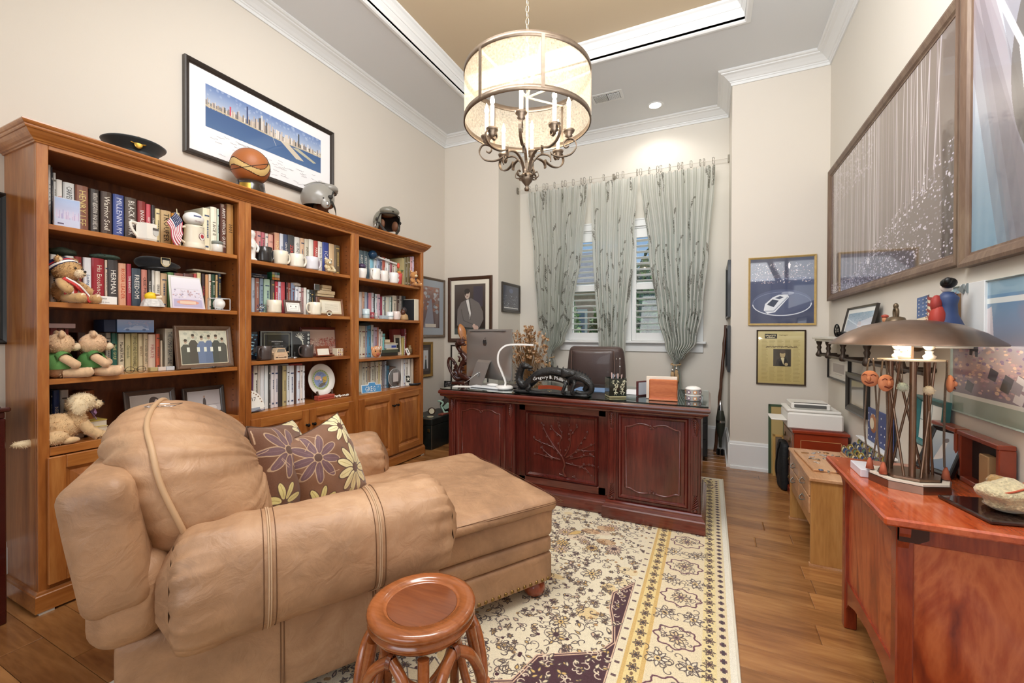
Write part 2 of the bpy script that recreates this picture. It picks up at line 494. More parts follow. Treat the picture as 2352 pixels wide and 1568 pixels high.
def sweep(path,prof,m,mb=None,closed=False):
 """sweep a moulding profile [(inward offset, z)] along a floor path, inward = right-hand side"""
 mb=mb or MB();n=len(path);k=len(prof);V=[]
 for i in range(n):
  p=Vector(path[i])
  def dr(a,b): return(Vector(path[b%n])-Vector(path[a%n])).normalized()
  if closed: d0,d1=dr(i-1,i),dr(i,i+1)
  else:
   d0=dr(i-1,i)if i>0 else dr(i,i+1);d1=dr(i,i+1)if i<n-1 else d0
  n0=Vector((d0.y,-d0.x));n1=Vector((d1.y,-d1.x));b=n0+n1;b=b/max(b.dot(n0),1e-6)
  for o,z in prof: q=p+b*o;V.append((q.x,q.y,z))
 F=[]
 for i in range(n if closed else n-1):
  for j in range(k-1): F.append((i*k+j,i*k+j+1,((i+1)%n)*k+j+1,((i+1)%n)*k+j))
 mb.add(V,F,m)
 if not closed:
  mb.add(V[:k],[tuple(range(k))],m);mb.add(V[-k:],[tuple(reversed(range(k)))],m)
 return mb
T=.14
struct(MB().box(XL-T,XL,YF,YB+T,0,4.2,WALL),'wall_left')
struct(MB().box(XL,NL-.0005,YB,YB+T,0,4.2,WALL),'wall_back_left')
struct(MB().box(NL-T,NL,YB+.0005,YN+T,0,4.2,WALLV),'wall_alcove_left')
struct(MB().box(NR,NR+T,YB+.0005,YN+T,0,4.2,WALLV),'wall_alcove_right')
struct(MB().box(NR+.0005,XR,YB,YB+T,0,4.2,WALL),'wall_back_right')
struct(MB().box(XR,XR+T,YF,YB+T,0,4.2,WALLV),'wall_right')
m=MB();m.box(XL,-2.6,YF-T,YF,0,4.2,WALL);m.box(.2,XR,YF-T,YF,0,4.2,WALL);m.box(-2.6,.2,YF-T,YF,3.2,4.2,WALL)
struct(m,'wall_front')
WX0,WX1,WZ0,WZ1=-1.69,-.16,1.215,2.60
m=MB();m.box(NL,WX0,YN,YN+T,0,4.2,WALLV);m.box(WX1,NR,YN,YN+T,0,4.2,WALLV)
m.box(WX0,WX1,YN,YN+T,0,WZ0,WALLV);m.box(WX0,WX1,YN,YN+T,WZ1,4.2,WALLV)
struct(m,'wall_alcove_back')
TX0,TX1,TY0,TY1=-2.37,.235,-.9,3.865
m=MB();m.box(XL,XR,TY1,YN,ZC,ZC+.1,CEIL);m.box(XL,XR,YF,TY0,ZC,ZC+.1,CEIL)
m.box(XL,TX0,TY0,TY1,ZC,ZC+.1,CEIL);m.box(TX1,XR,TY0,TY1,ZC,ZC+.1,CEIL)
struct(m,'ceiling')
m=MB();m.box(TX0-.1,TX1+.1,TY0-.1,TY1+.1,ZT,ZT+.1,TRAYP)
struct(m,'ceiling_tray')
tp=[(TX0,TY0),(TX0,TY1),(TX1,TY1),(TX1,TY0)]
m=sweep(tp,[(-.045,ZC),(-.045,ZC-.012),(-.03,ZC-.02),(-.012,ZC-.02),(0,ZC-.012),(0,ZC+.02),(.006,ZC+.05),(.02,ZC+.07),(.024,ZC+.08),(.03,ZC+.082),(.036,ZC+.1),(.055,ZC+.125),(.07,ZC+.135),(.074,ZT),(-.05,ZT)],WHITE,closed=True)
struct(m,'trim_1')
wp=[(XL,YF),(XL,YB),(NL,YB),(NL,YN),(NR,YN),(NR,YB),(XR,YB),(XR,YF)]
z0=3.708
m=sweep(wp,[(0,z0),(.012,z0),(.014,z0+.022),(.022,z0+.026),(.024,z0+.034),(.034,z0+.038),(.052,z0+.055),(.078,z0+.075),(.1,z0+.082),(.104,z0+.09),(.118,z0+.092),(.126,z0+.1),(.126,ZC),(0,ZC)],WHITE)
struct(m,'trim_2')
def base(name,path):
 m=sweep(path,[(0,.262),(.006,.262),(.01,.25),(.011,.238),(.018,.232),(.019,.03),(.03,.028),(.032,.01),(.032,0),(0,0)],WHITE)
 struct(m,name)
base('baseboard_left',[(XL,YF),(XL,YB),(NL,YB)])
base('baseboard_alcove',[(NL,YB),(NL,YN),(NR,YN),(NR,YB)])
base('baseboard_right',[(NR,YB),(XR,YB),(XR,YF)])
rnd=random.Random(11)
SUB=mat('subfloor','#3a2011',.8)
fl=struct(MB().box(XL-T,XR+T,YF-.2,YN+T,-.12,-.004,SUB),'floor')
PLK=wood('floor_planks',['#784a29','#9c6a3c','#b6824f'],'x',2.6,7,rough=.24,coat=.25,bump=.03,rnd=.38,swirl=2.2,fine=.3)
pm=None
PW=.137
rows=int((YN-YF)/PW)+1
y=YN
for r in range(rows):
 x=XL-rnd.uniform(0,.9)
 while x<XR:
  L=rnd.choice((.62,.78,.95,1.2,1.45));x1=min(x+L,XR);xa=max(x,XL)
  if x1-xa>.03:
   if pm is None:
    o=MB().cbox(-.5,.5,-.5,.5,-1,0,PLK,.006).build('plank',fl);pm=o.data
    for v in pm.vertices:
     if v.co.z>-.5 and v.co.z<-.0001: v.co.z=-.12
     if v.co.z<-.5: v.co.z=-1
   else:
    o=bpy.data.objects.new('plank',pm);COL.objects.link(o);o.parent=fl
   o.location=((xa+x1)/2,y-PW/2,0);o.scale=(x1-xa-.0015,PW-.0015,.012)
  x+=L
 y-=PW
wn=struct(MB().box(WX0,WX1,YN+.1,YN+.11,WZ0,WZ0+.004,WHITE),'window_1')
GLS=None
def glassmat():
 m,nt,p,out=newmat('window_glass')
 nt.nodes.remove(p)
 t=nt.nodes.new('ShaderNodeBsdfTransparent');g=nt.nodes.new('ShaderNodeBsdfGlossy');g.inputs['Roughness'].default_value=.02
 x=nt.nodes.new('ShaderNodeMixShader');x.inputs[0].default_value=.06
 nt.links.new(t.outputs[0],x.inputs[1]);nt.links.new(g.outputs[0],x.inputs[2]);nt.links.new(x.outputs[0],out.inputs[0])
 return m
GLS=glassmat()
cw=.088
m=MB()
m.cbox(WX0-cw,WX0,YN-.022,YN,WZ0,WZ1,WHITE);m.cbox(WX1,WX1+cw,YN-.022,YN,WZ0,WZ1,WHITE)
m.cbox(WX0-cw,WX1+cw,YN-.022,YN,WZ1,WZ1+.09,WHITE);m.cbox(WX0-cw-.012,WX1+cw+.012,YN-.032,YN,WZ1+.075,WZ1+.092,WHITE)
m.build('casing',wn)
m=MB();m.cbox(WX0-cw-.03,WX1+cw+.03,YN-.075,YN+.02,WZ0-.028,WZ0,WHITE,.006);m.build('sill',wn)
m=MB();m.cbox(WX0-cw,WX1+cw,YN-.02,YN,WZ0-.128,WZ0-.028,WHITE,.004);m.build('apron',wn)
m=MB();m.box(WX0,WX0+.02,YN,YN+T,WZ0,WZ1,WHITE);m.box(WX1-.02,WX1,YN,YN+T,WZ0,WZ1,WHITE);m.box(WX0,WX1,YN,YN+T,WZ1-.02,WZ1,WHITE)
m.box(-.975,-.875,YN-.01,YN+T,WZ0,WZ1,WHITE)
m.build('jamb',wn)
for xa,xb in((WX0+.02,-.975),(-.875,WX1-.02)):
 for za,zb in((WZ0,1.9),(1.9,WZ1-.02)):
  m=MB();f=.035;m.box(xa,xb,YN+.09,YN+.12,za,za+f,WHITE);m.box(xa,xb,YN+.09,YN+.12,zb-f,zb,WHITE)
  m.box(xa,xa+f,YN+.09,YN+.12,za,zb,WHITE);m.box(xb-f,xb,YN+.09,YN+.12,za,zb,WHITE)
  s=m.build('sash',wn)
  MB().box(xa+f,xb-f,YN+.103,YN+.107,za+f,zb-f,GLS).build('pane',s)
lm=None
for k,(xa,xb)in enumerate(((WX0+.022,-.985),(-.865,WX1-.022))):
 sh=thing('plantation_shutter',('white louvred shutter in the window half left of the middle curtain','white louvred shutter in the window half to the right of the middle curtain')[k],'shutter',(xa,YN-.012,WZ0+.004),group='window shutters')
 w=xb-xa;h=WZ1-.02-WZ0-.01
 m=MB();m.cbox(0,.048,0,.028,0,h,WHITE);m.cbox(w-.048,w,0,.028,0,h,WHITE);m.build('stile',sh)
 for za,zb in((0,.095),(.62,.69),(h-.11,h)):
  MB().cbox(.048,w-.048,.001,.027,za,zb,WHITE).build('rail',sh)
 for za,zb in((.095,.62),(.69,h-.11)):
  nL=int((zb-za)/.066);stp=(zb-za)/nL
  for i in range(nL):
   zc=za+stp*(i+.5)
   o=MB()
   pr=[(-.04,-.0015),(-.02,-.005),(0,-.006),(.02,-.005),(.04,-.0015),(.04,.0015),(.02,.005),(0,.006),(-.02,.005),(-.04,.0015)]
   if lm is None or lm[0]!=round(w,3):
    o.prism([(p[0],p[1])for p in pr],'x',-(w-.096)/2,(w-.096)/2,WHITE);ob=o.build('louvre',sh);lm=(round(w,3),ob.data)
   else:
    ob=bpy.data.objects.new('louvre',lm[1]);COL.objects.link(ob);ob.parent=sh
   ob.location=(w/2,.014,zc);ob.rotation_euler=(R(-8),0,0)
v=thing('ceiling_vent','white slotted air vent in the flat ceiling','vent',(-1.008,4.525,ZC))
m=MB();GR=mat('vent_dark','#30302e',.8)
m.cbox(-.165,.165,-.095,.095,-.006,0,WHITE,.003);m.build('frame',v)
MB().box(-.135,.135,-.065,.065,-.0065,-.006,GR).build('backing',v)
for i in range(14):
 x=-.128+i*.0095
 MB().box(x,x+.005,-.062,.062,-.013,-.0065,WHITE).build('slat',v)
for i in range(7):
 x=.014+i*.0175
 MB().box(x,x+.004,-.062,.062,-.013,-.0065,WHITE).build('slat',v)
m=MB()
for i in range(7):
 y=-.055+i*.0175;m.box(.008,.133,y,y+.004,-.0125,-.007,WHITE)
m.build('grid_bar',v)
LED=mat('downlight_lens','#ffffff',.5,emit='#fff6e8',estr=14)
v=thing('recessed_light','round recessed downlight glowing in the flat ceiling by the window alcove','ceiling light',(-.565,4.91,ZC))
MB().lathe([(.062,-.002),(.085,-.006),(.09,0)],WHITE,n=32).build('trim_ring',v)
MB().lathe([(0,-.003),(.062,-.003)],LED,n=32).build('lens',v)
lamp('recessed_light_beam','SPOT',(-.565,4.91,ZC-.06),14,(1,.96,.9),spot=R(150),radius=.06)
ext=tag(MB().box(-14,12,YN+.4,26,-.4,-.3,mat('lawn','#5d7a3c',.9,var=.3,vscale=2)).build('garden_ground'),kind='structure')
def leafy(name,label,c,rad,n,cols,rnd,ls=.09):
 t=thing(name,label,'tree' if 'tree' in name else 'hedge',(c[0],c[1],-.3))
 m=MB()
 ms=[mat('leaf_'+q,q,.6)for q in cols]
 for _ in range(n):
  z=rnd.uniform(-1,1);a=rnd.uniform(0,2*PI);q=math.sqrt(1-z*z);k=rnd.uniform(.72,1.02)
  p=Vector((q*math.cos(a)*rad[0],q*math.sin(a)*rad[1],z*rad[2]))*k+Vector((0,0,c[2]+.3))
  u=Vector((rnd.uniform(-1,1),rnd.uniform(-1,1),rnd.uniform(-1,1))).normalized();w=u.orthogonal().normalized()
  l=ls*rnd.uniform(.6,1.3)
  m.add([tuple(p-u*l),tuple(p-w*l*.45),tuple(p+u*l),tuple(p+w*l*.45)],[(0,1,2,3)],rnd.choice(ms))
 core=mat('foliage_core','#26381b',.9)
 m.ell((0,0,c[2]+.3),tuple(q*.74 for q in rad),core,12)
 f=m.build('foliage',t);tag(f,kind='stuff')
 MB().tube([(0,0,0),(.04,.02,c[2]*.5),(0,0,c[2]+.2)],[.1,.08,.05],mat('bark','#5a4632',.9),8).build('trunk',t)
 return t
rr=random.Random(5)
leafy('boxwood_hedge','clipped dark green hedge filling the right half of the window',(-.9,9.2,1.1),(1.5,.9,1.75),9000,['#3f6b35','#4f8142','#6a9c55','#2f5228'],rr)
leafy('slender_tree','pale green shrub seen through the louvres left of the middle curtain',(-3.3,9.8,.9),(.5,.5,1.5),3500,['#6f9a5a','#8db274','#557f45'],rr)
leafy('background_tree','tall tree standing behind the hedge outside the window',(.6,14,3.0),(2.6,1.6,2.6),5000,['#527d44','#6a955a','#3b5f33'],rr,.16)
b=thing('neighbouring_house','pinkish brick house with grey roof seen beyond the window','house',(-7.5,17,-.3))
BR=mat('brick_far','#c9a896',.9,var=.15,vscale=6);RFm=mat('roof_far','#8a8f98',.9,var=.2,vscale=5)
MB().box(-4,4,0,5,0,3.4,BR).build('wall',b)
MB().prism([(-.4,3.3),(5.4,3.3),(2.5,5.4)],'x',-4.4,4.4,RFm).build('roof',b)
for x in(-2.4,0,2.4):
 f=MB().box(x-.55,x+.55,-.08,0,1.0,2.6,WHITE).build('window_frame',b)
 MB().box(x-.45,x+.45,-.1,-.08,1.1,2.5,mat('far_pane','#5c7690',.15)).build('pane',f)
m=MB().box(4.2,5.6,-.6,1.2,0,2.0,mat('blue_bin_paint','#5f7fa6',.6));m.build('side_porch',b)
SHELVES=[('top shelf of the left bay',-2.9,1.806,[(0.904,0.914,2.107,'#e9e6e0','. . . . . .','#2a241e'),(0.915,0.9204,2.1,'#4a4a52'),(0.9216,0.9314,2.075,'#e3e4e2'),(0.9326,0.955,2.047,'#ece9e3','THE ARMY','#c8403c'),(0.957,0.999,2.043,'#d9dcdc','CARPENTERS I KNEW','#55585c'),(1.002,1.052,2.044,'#8a5a48','HENRY LEE','#d9c07c'),(1.056,1.094,2.041,'#38302c','WITHOUT HESITATION : HUGH SHELTON','#efeae0'),(1.1,1.147,2.042,'#4b3a31','Warrior Soul','#e8e0d0'),(1.151,1.198,2.042,'#3f4f8f','MILLENNIUM','#cfd4e8'),(1.201,1.255,2.041,'#574a42','BLACK HAWK','#efeae0'),(1.258,1.2954,2.036,'#8c2f2c','INVASION','#efeae0'),(1.2966,1.32,2.028,'#c8505a','HISTORY','#efeae0'),(1.321,1.339,2.028,'#3a3434','STRIKE LINE','#efeae0'),(1.34,1.365,2.014,'#e2cf9c'),(1.367,1.421,2.014,'#c9a878','TROUPER','#2a241e'),(1.422,1.437,2.008,'#d08a30'),(1.438,1.466,2.017,'#d8c49c'),(1.467,1.482,1.981,'#2b2422'),]),('top shelf of the left bay, right end',-2.835,1.806,[(1.558,1.601,2.07,'#e9dfc0'),(1.603,1.641,2.088,'#ece6d2','I ACE II','#4a443c'),(1.642,1.652,2.084,'#cfe0d0'),(1.661,1.698,2.123,'#5a3326','ARMY OFFICER GUIDE','#efeae0'),(1.7,1.744,2.133,'#a97a44','1001','#2a241e'),]),('second shelf of the left bay',-2.9,1.442,[(0.911,0.934,1.677,'#e8e4dc'),(0.963,0.996,1.679,'#f0ece8'),(0.997,1.025,1.681,'#8e2c28'),(1.03,1.062,1.682,'#eceef2','Leading','#34507c'),(1.063,1.114,1.685,'#9c2530','His Excellency','#e8dcc8'),(1.115,1.126,1.681,'#d9c7b0'),(1.127,1.171,1.685,'#45403f','HERMAN','#efeae0'),(1.172,1.206,1.674,'#e0a888','RUSSIA LEADER','#c8502c'),(1.208,1.229,1.675,'#a83a4a','TIME BANDITS','#efeae0'),(1.23,1.273,1.655,'#3d4a55','FREEDOM','#efeae0'),(1.274,1.302,1.653,'#c98372','CRISIS POINT','#2a241e'),(1.303,1.321,1.655,'#3a3634','THE COMING','#efeae0'),(1.323,1.338,1.655,'#d8d4cc','LEGION','#2a241e'),(1.339,1.3654,1.653,'#ece4d4','SERIES','#3c342c'),(1.3666,1.4,1.644,'#d9b892'),(1.402,1.434,1.655,'#7ba36a','GUIDE','#3c5c34'),(1.435,1.485,1.655,'#8a5a50'),(1.486,1.54,1.659,'#75504a'),(1.541,1.558,1.664,'#c9504e'),(1.559,1.583,1.673,'#e8dca8'),(1.585,1.606,1.67,'#3a2a2c','HUNTERS','#c84048'),(1.607,1.626,1.667,'#d9a070'),(1.627,1.642,1.672,'#e8dcc8'),(1.643,1.667,1.673,'#2c4a38'),(1.669,1.683,1.672,'#c8a878'),(1.684,1.704,1.683,'#28323c'),]),('third shelf of the left bay',-2.985,1.077,[(0.934,0.962,1.321,'#c8605c'),(0.963,0.987,1.315,'#c06a5a'),(0.988,1.004,1.315,'#b04a44'),(1.035,1.068,1.297,'#4a3026','IRON','#d8a46c'),(1.15,1.173,1.296,'#b0a898'),(1.174,1.201,1.294,'#2f6a5c','THE GULF','#e0dc9c'),(1.203,1.232,1.291,'#e6dcc0','MacARTHUR','#2a241e'),(1.234,1.261,1.291,'#d9cfa0','Chronicle','#4c5c34'),(1.262,1.294,1.293,'#c9bd88','SWORDS AND PLOWSHARES','#4a4430'),(1.295,1.3184,1.29,'#e0d0a8','REVOLT','#7c4c34'),(1.3196,1.3424,1.291,'#dcc8a4','A SOLDIER REPORTS','#4a4440'),(1.3436,1.38,1.287,'#ead2bc','PIRATE','#c48078'),(1.381,1.402,1.29,'#d2694a'),(1.404,1.416,1.25,'#e0ceb0'),(1.429,1.473,1.322,'#e9dfc8','THE LONG GRAY LINE','#4a5058'),]),('bottom shelf of the left bay',-2.98,0.76,[(0.935,0.941,1.008,'#2a3040'),(0.942,0.968,1.006,'#24407c','NELSON','#efeae0'),(0.969,1.001,1.003,'#d6d6d2'),(1.059,1.102,0.989,'#9a5a2c'),]),('top shelf of the middle bay',-2.91,1.793,[(1.927,1.949,2.017,'#d98a80'),(1.95,1.9824,2.019,'#dfa49c'),(1.9836,2.012,2.019,'#c9707c'),(2.014,2.035,2.016,'#eadfd4'),(2.037,2.075,2.016,'#e2a898','ICE','#2a241e'),(2.076,2.084,2.023,'#7a2a20'),(2.085,2.126,2.039,'#d9a484','RICHTER','#f0dca4'),(2.128,2.158,2.04,'#d8dce4','BLUE','#4c6494'),(2.16,2.195,2.042,'#4a5470','CENTURIES','#efeae0'),(2.197,2.25,2.046,'#4a4a4c','ZERO','#e06050'),(2.252,2.299,2.041,'#e6e2da','GUNTHER','#2a241e'),(2.301,2.339,2.043,'#dcb898'),(2.341,2.381,2.044,'#d6cdb8','INFINITY','#5c5444'),(2.382,2.425,2.049,'#eeeade'),(2.427,2.4674,2.047,'#b8423c','PARIS 1922','#efeae0'),(2.4686,2.511,2.049,'#ece8e0','Iron in Blood','#34445c'),(2.513,2.577,2.053,'#3a4a94','ICAN','#efeae0'),(2.579,2.635,2.053,'#d6b890'),(2.637,2.695,2.052,'#6a5c44'),]),('second shelf of the middle bay',-2.91,1.44,[(1.911,1.936,1.686,'#b8c0cc','NOTES','#4c5464'),(1.938,1.97,1.688,'#9c6a5c'),(1.972,1.999,1.687,'#8ba0b4'),(2.003,2.052,1.687,'#a9c4b0'),(2.058,2.087,1.684,'#5e5652'),(2.089,2.113,1.678,'#c43c4c'),(2.114,2.136,1.679,'#d4c8dc'),(2.137,2.171,1.679,'#c25058'),(2.179,2.193,1.681,'#4a2c30'),(2.194,2.218,1.68,'#9c5448'),(2.224,2.256,1.68,'#8896b0'),(2.258,2.283,1.656,'#e8eaf0'),(2.284,2.311,1.657,'#e6e2e4'),(2.312,2.332,1.652,'#b08484'),(2.333,2.36,1.657,'#ece8e0'),(2.364,2.386,1.645,'#d8e0dc'),(2.387,2.396,1.641,'#2c3c3c'),(2.397,2.423,1.646,'#383838'),(2.424,2.443,1.644,'#2a2c2a'),]),('bottom shelf of the middle bay',-2.87,0.755,[(1.889,1.8984,1.071,'#7a4c74'),(1.8996,1.93,1.069,'#e8e6da'),(1.931,1.948,1.068,'#d9d0c8'),(1.949,1.978,1.066,'#e4e6e8'),(1.98,2.008,1.064,'#e6ecec'),(2.009,2.026,1.062,'#4a4844'),(2.027,2.055,1.061,'#e4dedf'),(2.056,2.085,1.059,'#dcd4d6'),(2.086,2.119,1.056,'#3a3430'),(2.12,2.154,1.054,'#b8a878'),(2.155,2.178,1.052,'#dde2e4'),(2.179,2.217,1.05,'#e4e6ea'),(2.218,2.237,1.048,'#5a4238'),(2.238,2.268,1.046,'#dfe6f0'),(2.269,2.291,1.044,'#e6dad2'),(2.292,2.311,1.043,'#eceef2'),]),('top shelf of the right bay',-2.93,1.79,[(2.934,2.991,2.063,'#5a6c74','HISTORY I','#efeae0'),(2.993,3.042,2.067,'#5a6c74','HISTORY II','#efeae0'),(3.043,3.073,2.065,'#5f7078'),(3.074,3.122,2.05,'#8ac0d4'),(3.124,3.163,2.051,'#c9d0d6'),(3.165,3.205,2.049,'#a8b4cc'),(3.206,3.239,2.046,'#56607a'),(3.24,3.282,2.049,'#b05a4a'),(3.284,3.308,2.043,'#eceae6'),(3.309,3.349,2.042,'#e6e8e6'),(3.35,3.385,2.03,'#a86a74'),(3.387,3.409,2.025,'#d9d0c0'),(3.41,3.461,2.025,'#e0dccf'),]),('top shelf of the right bay, right end',-2.865,1.79,[(3.498,3.537,2.084,'#6f6544'),(3.539,3.589,2.094,'#7a6c4c'),(3.591,3.622,2.103,'#d8a4a8'),(3.624,3.652,2.113,'#c8b8cc'),]),('second shelf of the right bay',-2.95,1.432,[(2.955,2.99,1.681,'#e6dcd8'),(2.992,3.025,1.684,'#dcb49c'),(3.027,3.056,1.684,'#b8c8dc'),(3.058,3.073,1.683,'#7a7494'),(3.074,3.116,1.683,'#d8949c'),(3.117,3.1454,1.688,'#dce4ec'),(3.1466,3.1614,1.68,'#3c4c54'),(3.1626,3.19,1.679,'#e4ecf0'),(3.191,3.235,1.68,'#d8b8c4'),(3.237,3.262,1.66,'#9c3c54'),(3.264,3.294,1.661,'#d6e0d8'),(3.296,3.311,1.66,'#6a6c74'),(3.312,3.367,1.663,'#dcdccc'),(3.369,3.394,1.665,'#d0dcd4'),(3.396,3.409,1.668,'#4c6864'),(3.411,3.477,1.685,'#e4d8c4'),(3.479,3.516,1.689,'#5a443c'),(3.519,3.554,1.691,'#aca49c'),(3.555,3.587,1.694,'#2c3030'),(3.588,3.619,1.693,'#3c4448'),]),('third shelf of the right bay',-2.95,1.07,[(2.957,2.978,1.368,'#e4e6da'),(2.979,3.037,1.366,'#e6e2d0'),(3.038,3.057,1.367,'#a8b0c8'),(3.058,3.109,1.372,'#62a4cc'),(3.111,3.143,1.378,'#d9dcd8'),(3.145,3.195,1.355,'#c4b4c8'),(3.196,3.211,1.355,'#d88a70'),(3.214,3.245,1.336,'#e8e8e4'),(3.247,3.266,1.315,'#eceae4'),(3.268,3.306,1.293,'#7cc8c8'),(3.559,3.591,1.252,'#c8b86c'),(3.595,3.604,1.268,'#d8d0c0'),(3.606,3.63,1.346,'#8c3c40'),]),('bottom shelf of the right bay',-2.93,0.752,[(2.935,2.97,1.028,'#e2ddc8'),(2.971,3.0054,1.025,'#dfe0d4'),(3.0066,3.041,1.023,'#e6e2d2'),(3.043,3.063,1.022,'#c8b8a0'),(3.064,3.082,1.022,'#b49c88'),(3.084,3.134,1.022,'#dcdcd0'),(3.135,3.154,1.022,'#b8b8a8'),(3.155,3.187,1.021,'#e4e0d0'),(3.188,3.207,1.021,'#d8cc98'),(3.208,3.237,1.021,'#e8e4d4'),(3.244,3.275,1.019,'#8c8890'),(3.277,3.3,1.022,'#c4d4e4'),(3.303,3.346,0.971,'#5a88a4'),(3.347,3.441,0.956,'#8a7466'),]),('bottom shelf of the right bay, right end',-2.865,0.752,[(3.446,3.484,1.034,'#eceae6'),(3.485,3.507,1.032,'#d4dce8'),(3.509,3.554,1.03,'#e8e4dc'),(3.555,3.594,1.03,'#ece8e0'),(3.61,3.646,1.03,'#d8c8b4'),]),]
# === the built-in style bookcase on the left wall
BW=wood('honey_cabinet_wood',['#86491c','#a4622c','#bb7c40'],'z',3.2,8,rough=.3,coat=.35,swirl=2.4)
BWH=wood('honey_cabinet_wood_across',['#8a4c1e','#a9682f','#c08245'],'y',3.2,8,rough=.3,coat=.35,swirl=1.5)
BWB=wood('cabinet_back_ply_shaded',['#5c2c12','#74401e','#874f28'],'z',2.6,3,rough=.5,coat=.1,swirl=5,fine=.2)  # plywood back, its colour darkened further for shade inside the bays
BWI=wood('cabinet_inside_shaded',['#6b3614','#84491e','#955a2a'],'z',3,8,rough=.4,coat=.2)  # cabinet wood with the shade inside the bays darkened into its colour
IRON=mat('dark_iron','#1d1a18',.4,.8)
BX=XL
bc=thing('bookcase','long honey-brown wooden bookcase with three bays and cabinet doors along the wall','bookcase',(BX,.83,0))
FX=.368;BK=.055
HT=2.182;LEN=2.878
bays=[(.04,.917),(.999,1.876),(1.959,2.836)]
levels=[(1.806,1.442,1.077),(1.793,1.440,1.105),(1.79,1.432,1.070)]
decks=(.76,.755,.752)
MB().cbox(0,FX-.0201,0,.022,.01,HT,BW).build('side_panel',bc)
MB().cbox(0,FX-.0201,LEN-.022,LEN,.01,HT,BW).build('side_panel',bc)
for ya,yb in((.917,.999),(1.876,1.959)):
 MB().box(.04,FX-.02,ya+.006,yb-.006,.01,HT,BWI).build('divider',bc)
for ya,yb in((.022,.04),(LEN-.042,LEN-.022)):
 MB().box(.04,FX-.02,ya,yb,.7,HT,BWI).build('side_lining',bc)
for ya,yb in bays:
 MB().box(BK-.01,BK,ya-.01,yb+.01,.1,HT,BWB).build('back_panel',bc)
 MB().box(BK,FX-.02,ya,yb,2.146,2.16,BWI).build('bay_ceiling',bc)
m=MB();f0=FX-.02
for ya,yb in((0,.04),(.917,.957),(.959,.999),(1.876,1.917),(1.919,1.959),(2.836,LEN)): m.cbox(f0,FX,ya,yb,.01,HT,BW,.002)
m.build('stile',bc)
for ya,yb in bays:
 MB().cbox(f0,FX,ya,yb,2.146,HT,BWH,.002).build('top_rail',bc)
for(ya,yb),lv,dk in zip(bays,levels,decks):
 for z in lv: MB().cbox(BK,FX-.015,ya+.001,yb-.001,z-.025,z,BWH,.002).build('shelf',bc)
 m=MB();m.cbox(BK,FX+.0,ya,yb,dk-.04,dk,BWH,.002);m.build('deck',bc)
 MB().box(f0,FX-.002,ya,yb,.1,.14,BWH).build('bottom_rail',bc)
def panel_door(parent,y0,y1,z0,z1,knob_y):
 """framed door with a raised bevelled field, front face at FX+.02"""
 x0,x1=FX,FX+.021;st=.062
 m=MB()
 m.cbox(x0,x1,y0,y0+st,z0,z1,BW,.003);m.cbox(x0,x1,y1-st,y1,z0,z1,BW,.003)
 m.cbox(x0,x1,y0+st,y1-st,z0,z0+st,BWH,.003);m.cbox(x0,x1,y0+st,y1-st,z1-st,z1,BWH,.003)
 d=m.build('door',parent)
 m=MB();a,b,c,e=y0+st,y1-st,z0+st,z1-st;i=.012;k=.042
 rings=[(a,b,c,e,x1-.004),(a+i,b-i,c+i,e-i,x1-.012),(a+i+.004,b-i-.004,c+i+.004,e-i-.004,x1-.014),(a+k,b-k,c+k,e-k,x1-.005),(a+k+.003,b-k-.003,c+k+.003,e-k-.003,x1-.002)]
 V=[]
 for(p,q,r,s,x)in rings: V+=[(x,p,r),(x,q,r),(x,q,s),(x,p,s)]
 F=[]
 for n in range(len(rings)-1):
  for j in range(4): F.append((n*4+j,n*4+(j+1)%4,n*4+4+(j+1)%4,n*4+4+j))
 F.append(tuple(len(V)-4+j for j in range(4)))
 m.add(V,F,BW);m.build('raised_panel',d)
 m=MB();m.lathe([(.0,.034),(.008,.033),(.013,.027),(.012,.02),(.006,.015),(.005,.004),(.009,0)],IRON,n=12,axis='x',c=(x1,knob_y,z1-.115))
 m.build('knob',d)
for ya,yb in bays:
 mid=(ya+yb)/2
 panel_door(bc,ya-.012,mid-.0015,.125,.717,mid-.028)
 panel_door(bc,mid+.0015,yb+.012,.125,.717,mid+.028)
def wrap(prof,name,mtl):
 m=sweep([(0,0),(FX,0),(FX,LEN),(0,LEN)],prof,mtl)
 m.build(name,bc)
wrap([(0,.105),(.004,.104),(.008,.098),(.01,.09),(.014,.086),(.014,.012),(0,.012)],'plinth',BWH)
for yy in(.0,1.0,1.9,LEN-.05): MB().box(FX-.05,FX+.012,yy,yy+.05,0,.012,mat('felt_pad','#c9c2b4',.9)).build('foot_pad',bc)
wrap([(0,2.165),(.006,2.166),(.008,2.172),(.013,2.174),(.016,2.18),(.024,2.186),(.034,2.197),(.04,2.207),(.042,2.211),(.047,2.212),(.05,2.217),(.05,2.224),(.054,2.226),(.058,2.232),(.06,2.238),(.058,2.244),(0,2.244)],'cornice',BWH)
MB().box(0,FX,0,LEN,HT-.004,2.243,BWH).build('top_board',bc)
m=MB();HOLE=mat('pin_hole','#201008',.9)
for ya,yb in bays:
 for x in(.11,.3):
  for i in range(34):
   z=.85+i*.036
   m.box(x,x+.006,yb-.0012,yb,z,z+.006,HOLE)
m.build('pin_holes',bc)['kind']='stuff'
PAGES=mat('page_edges','#e2d8c2',.9)
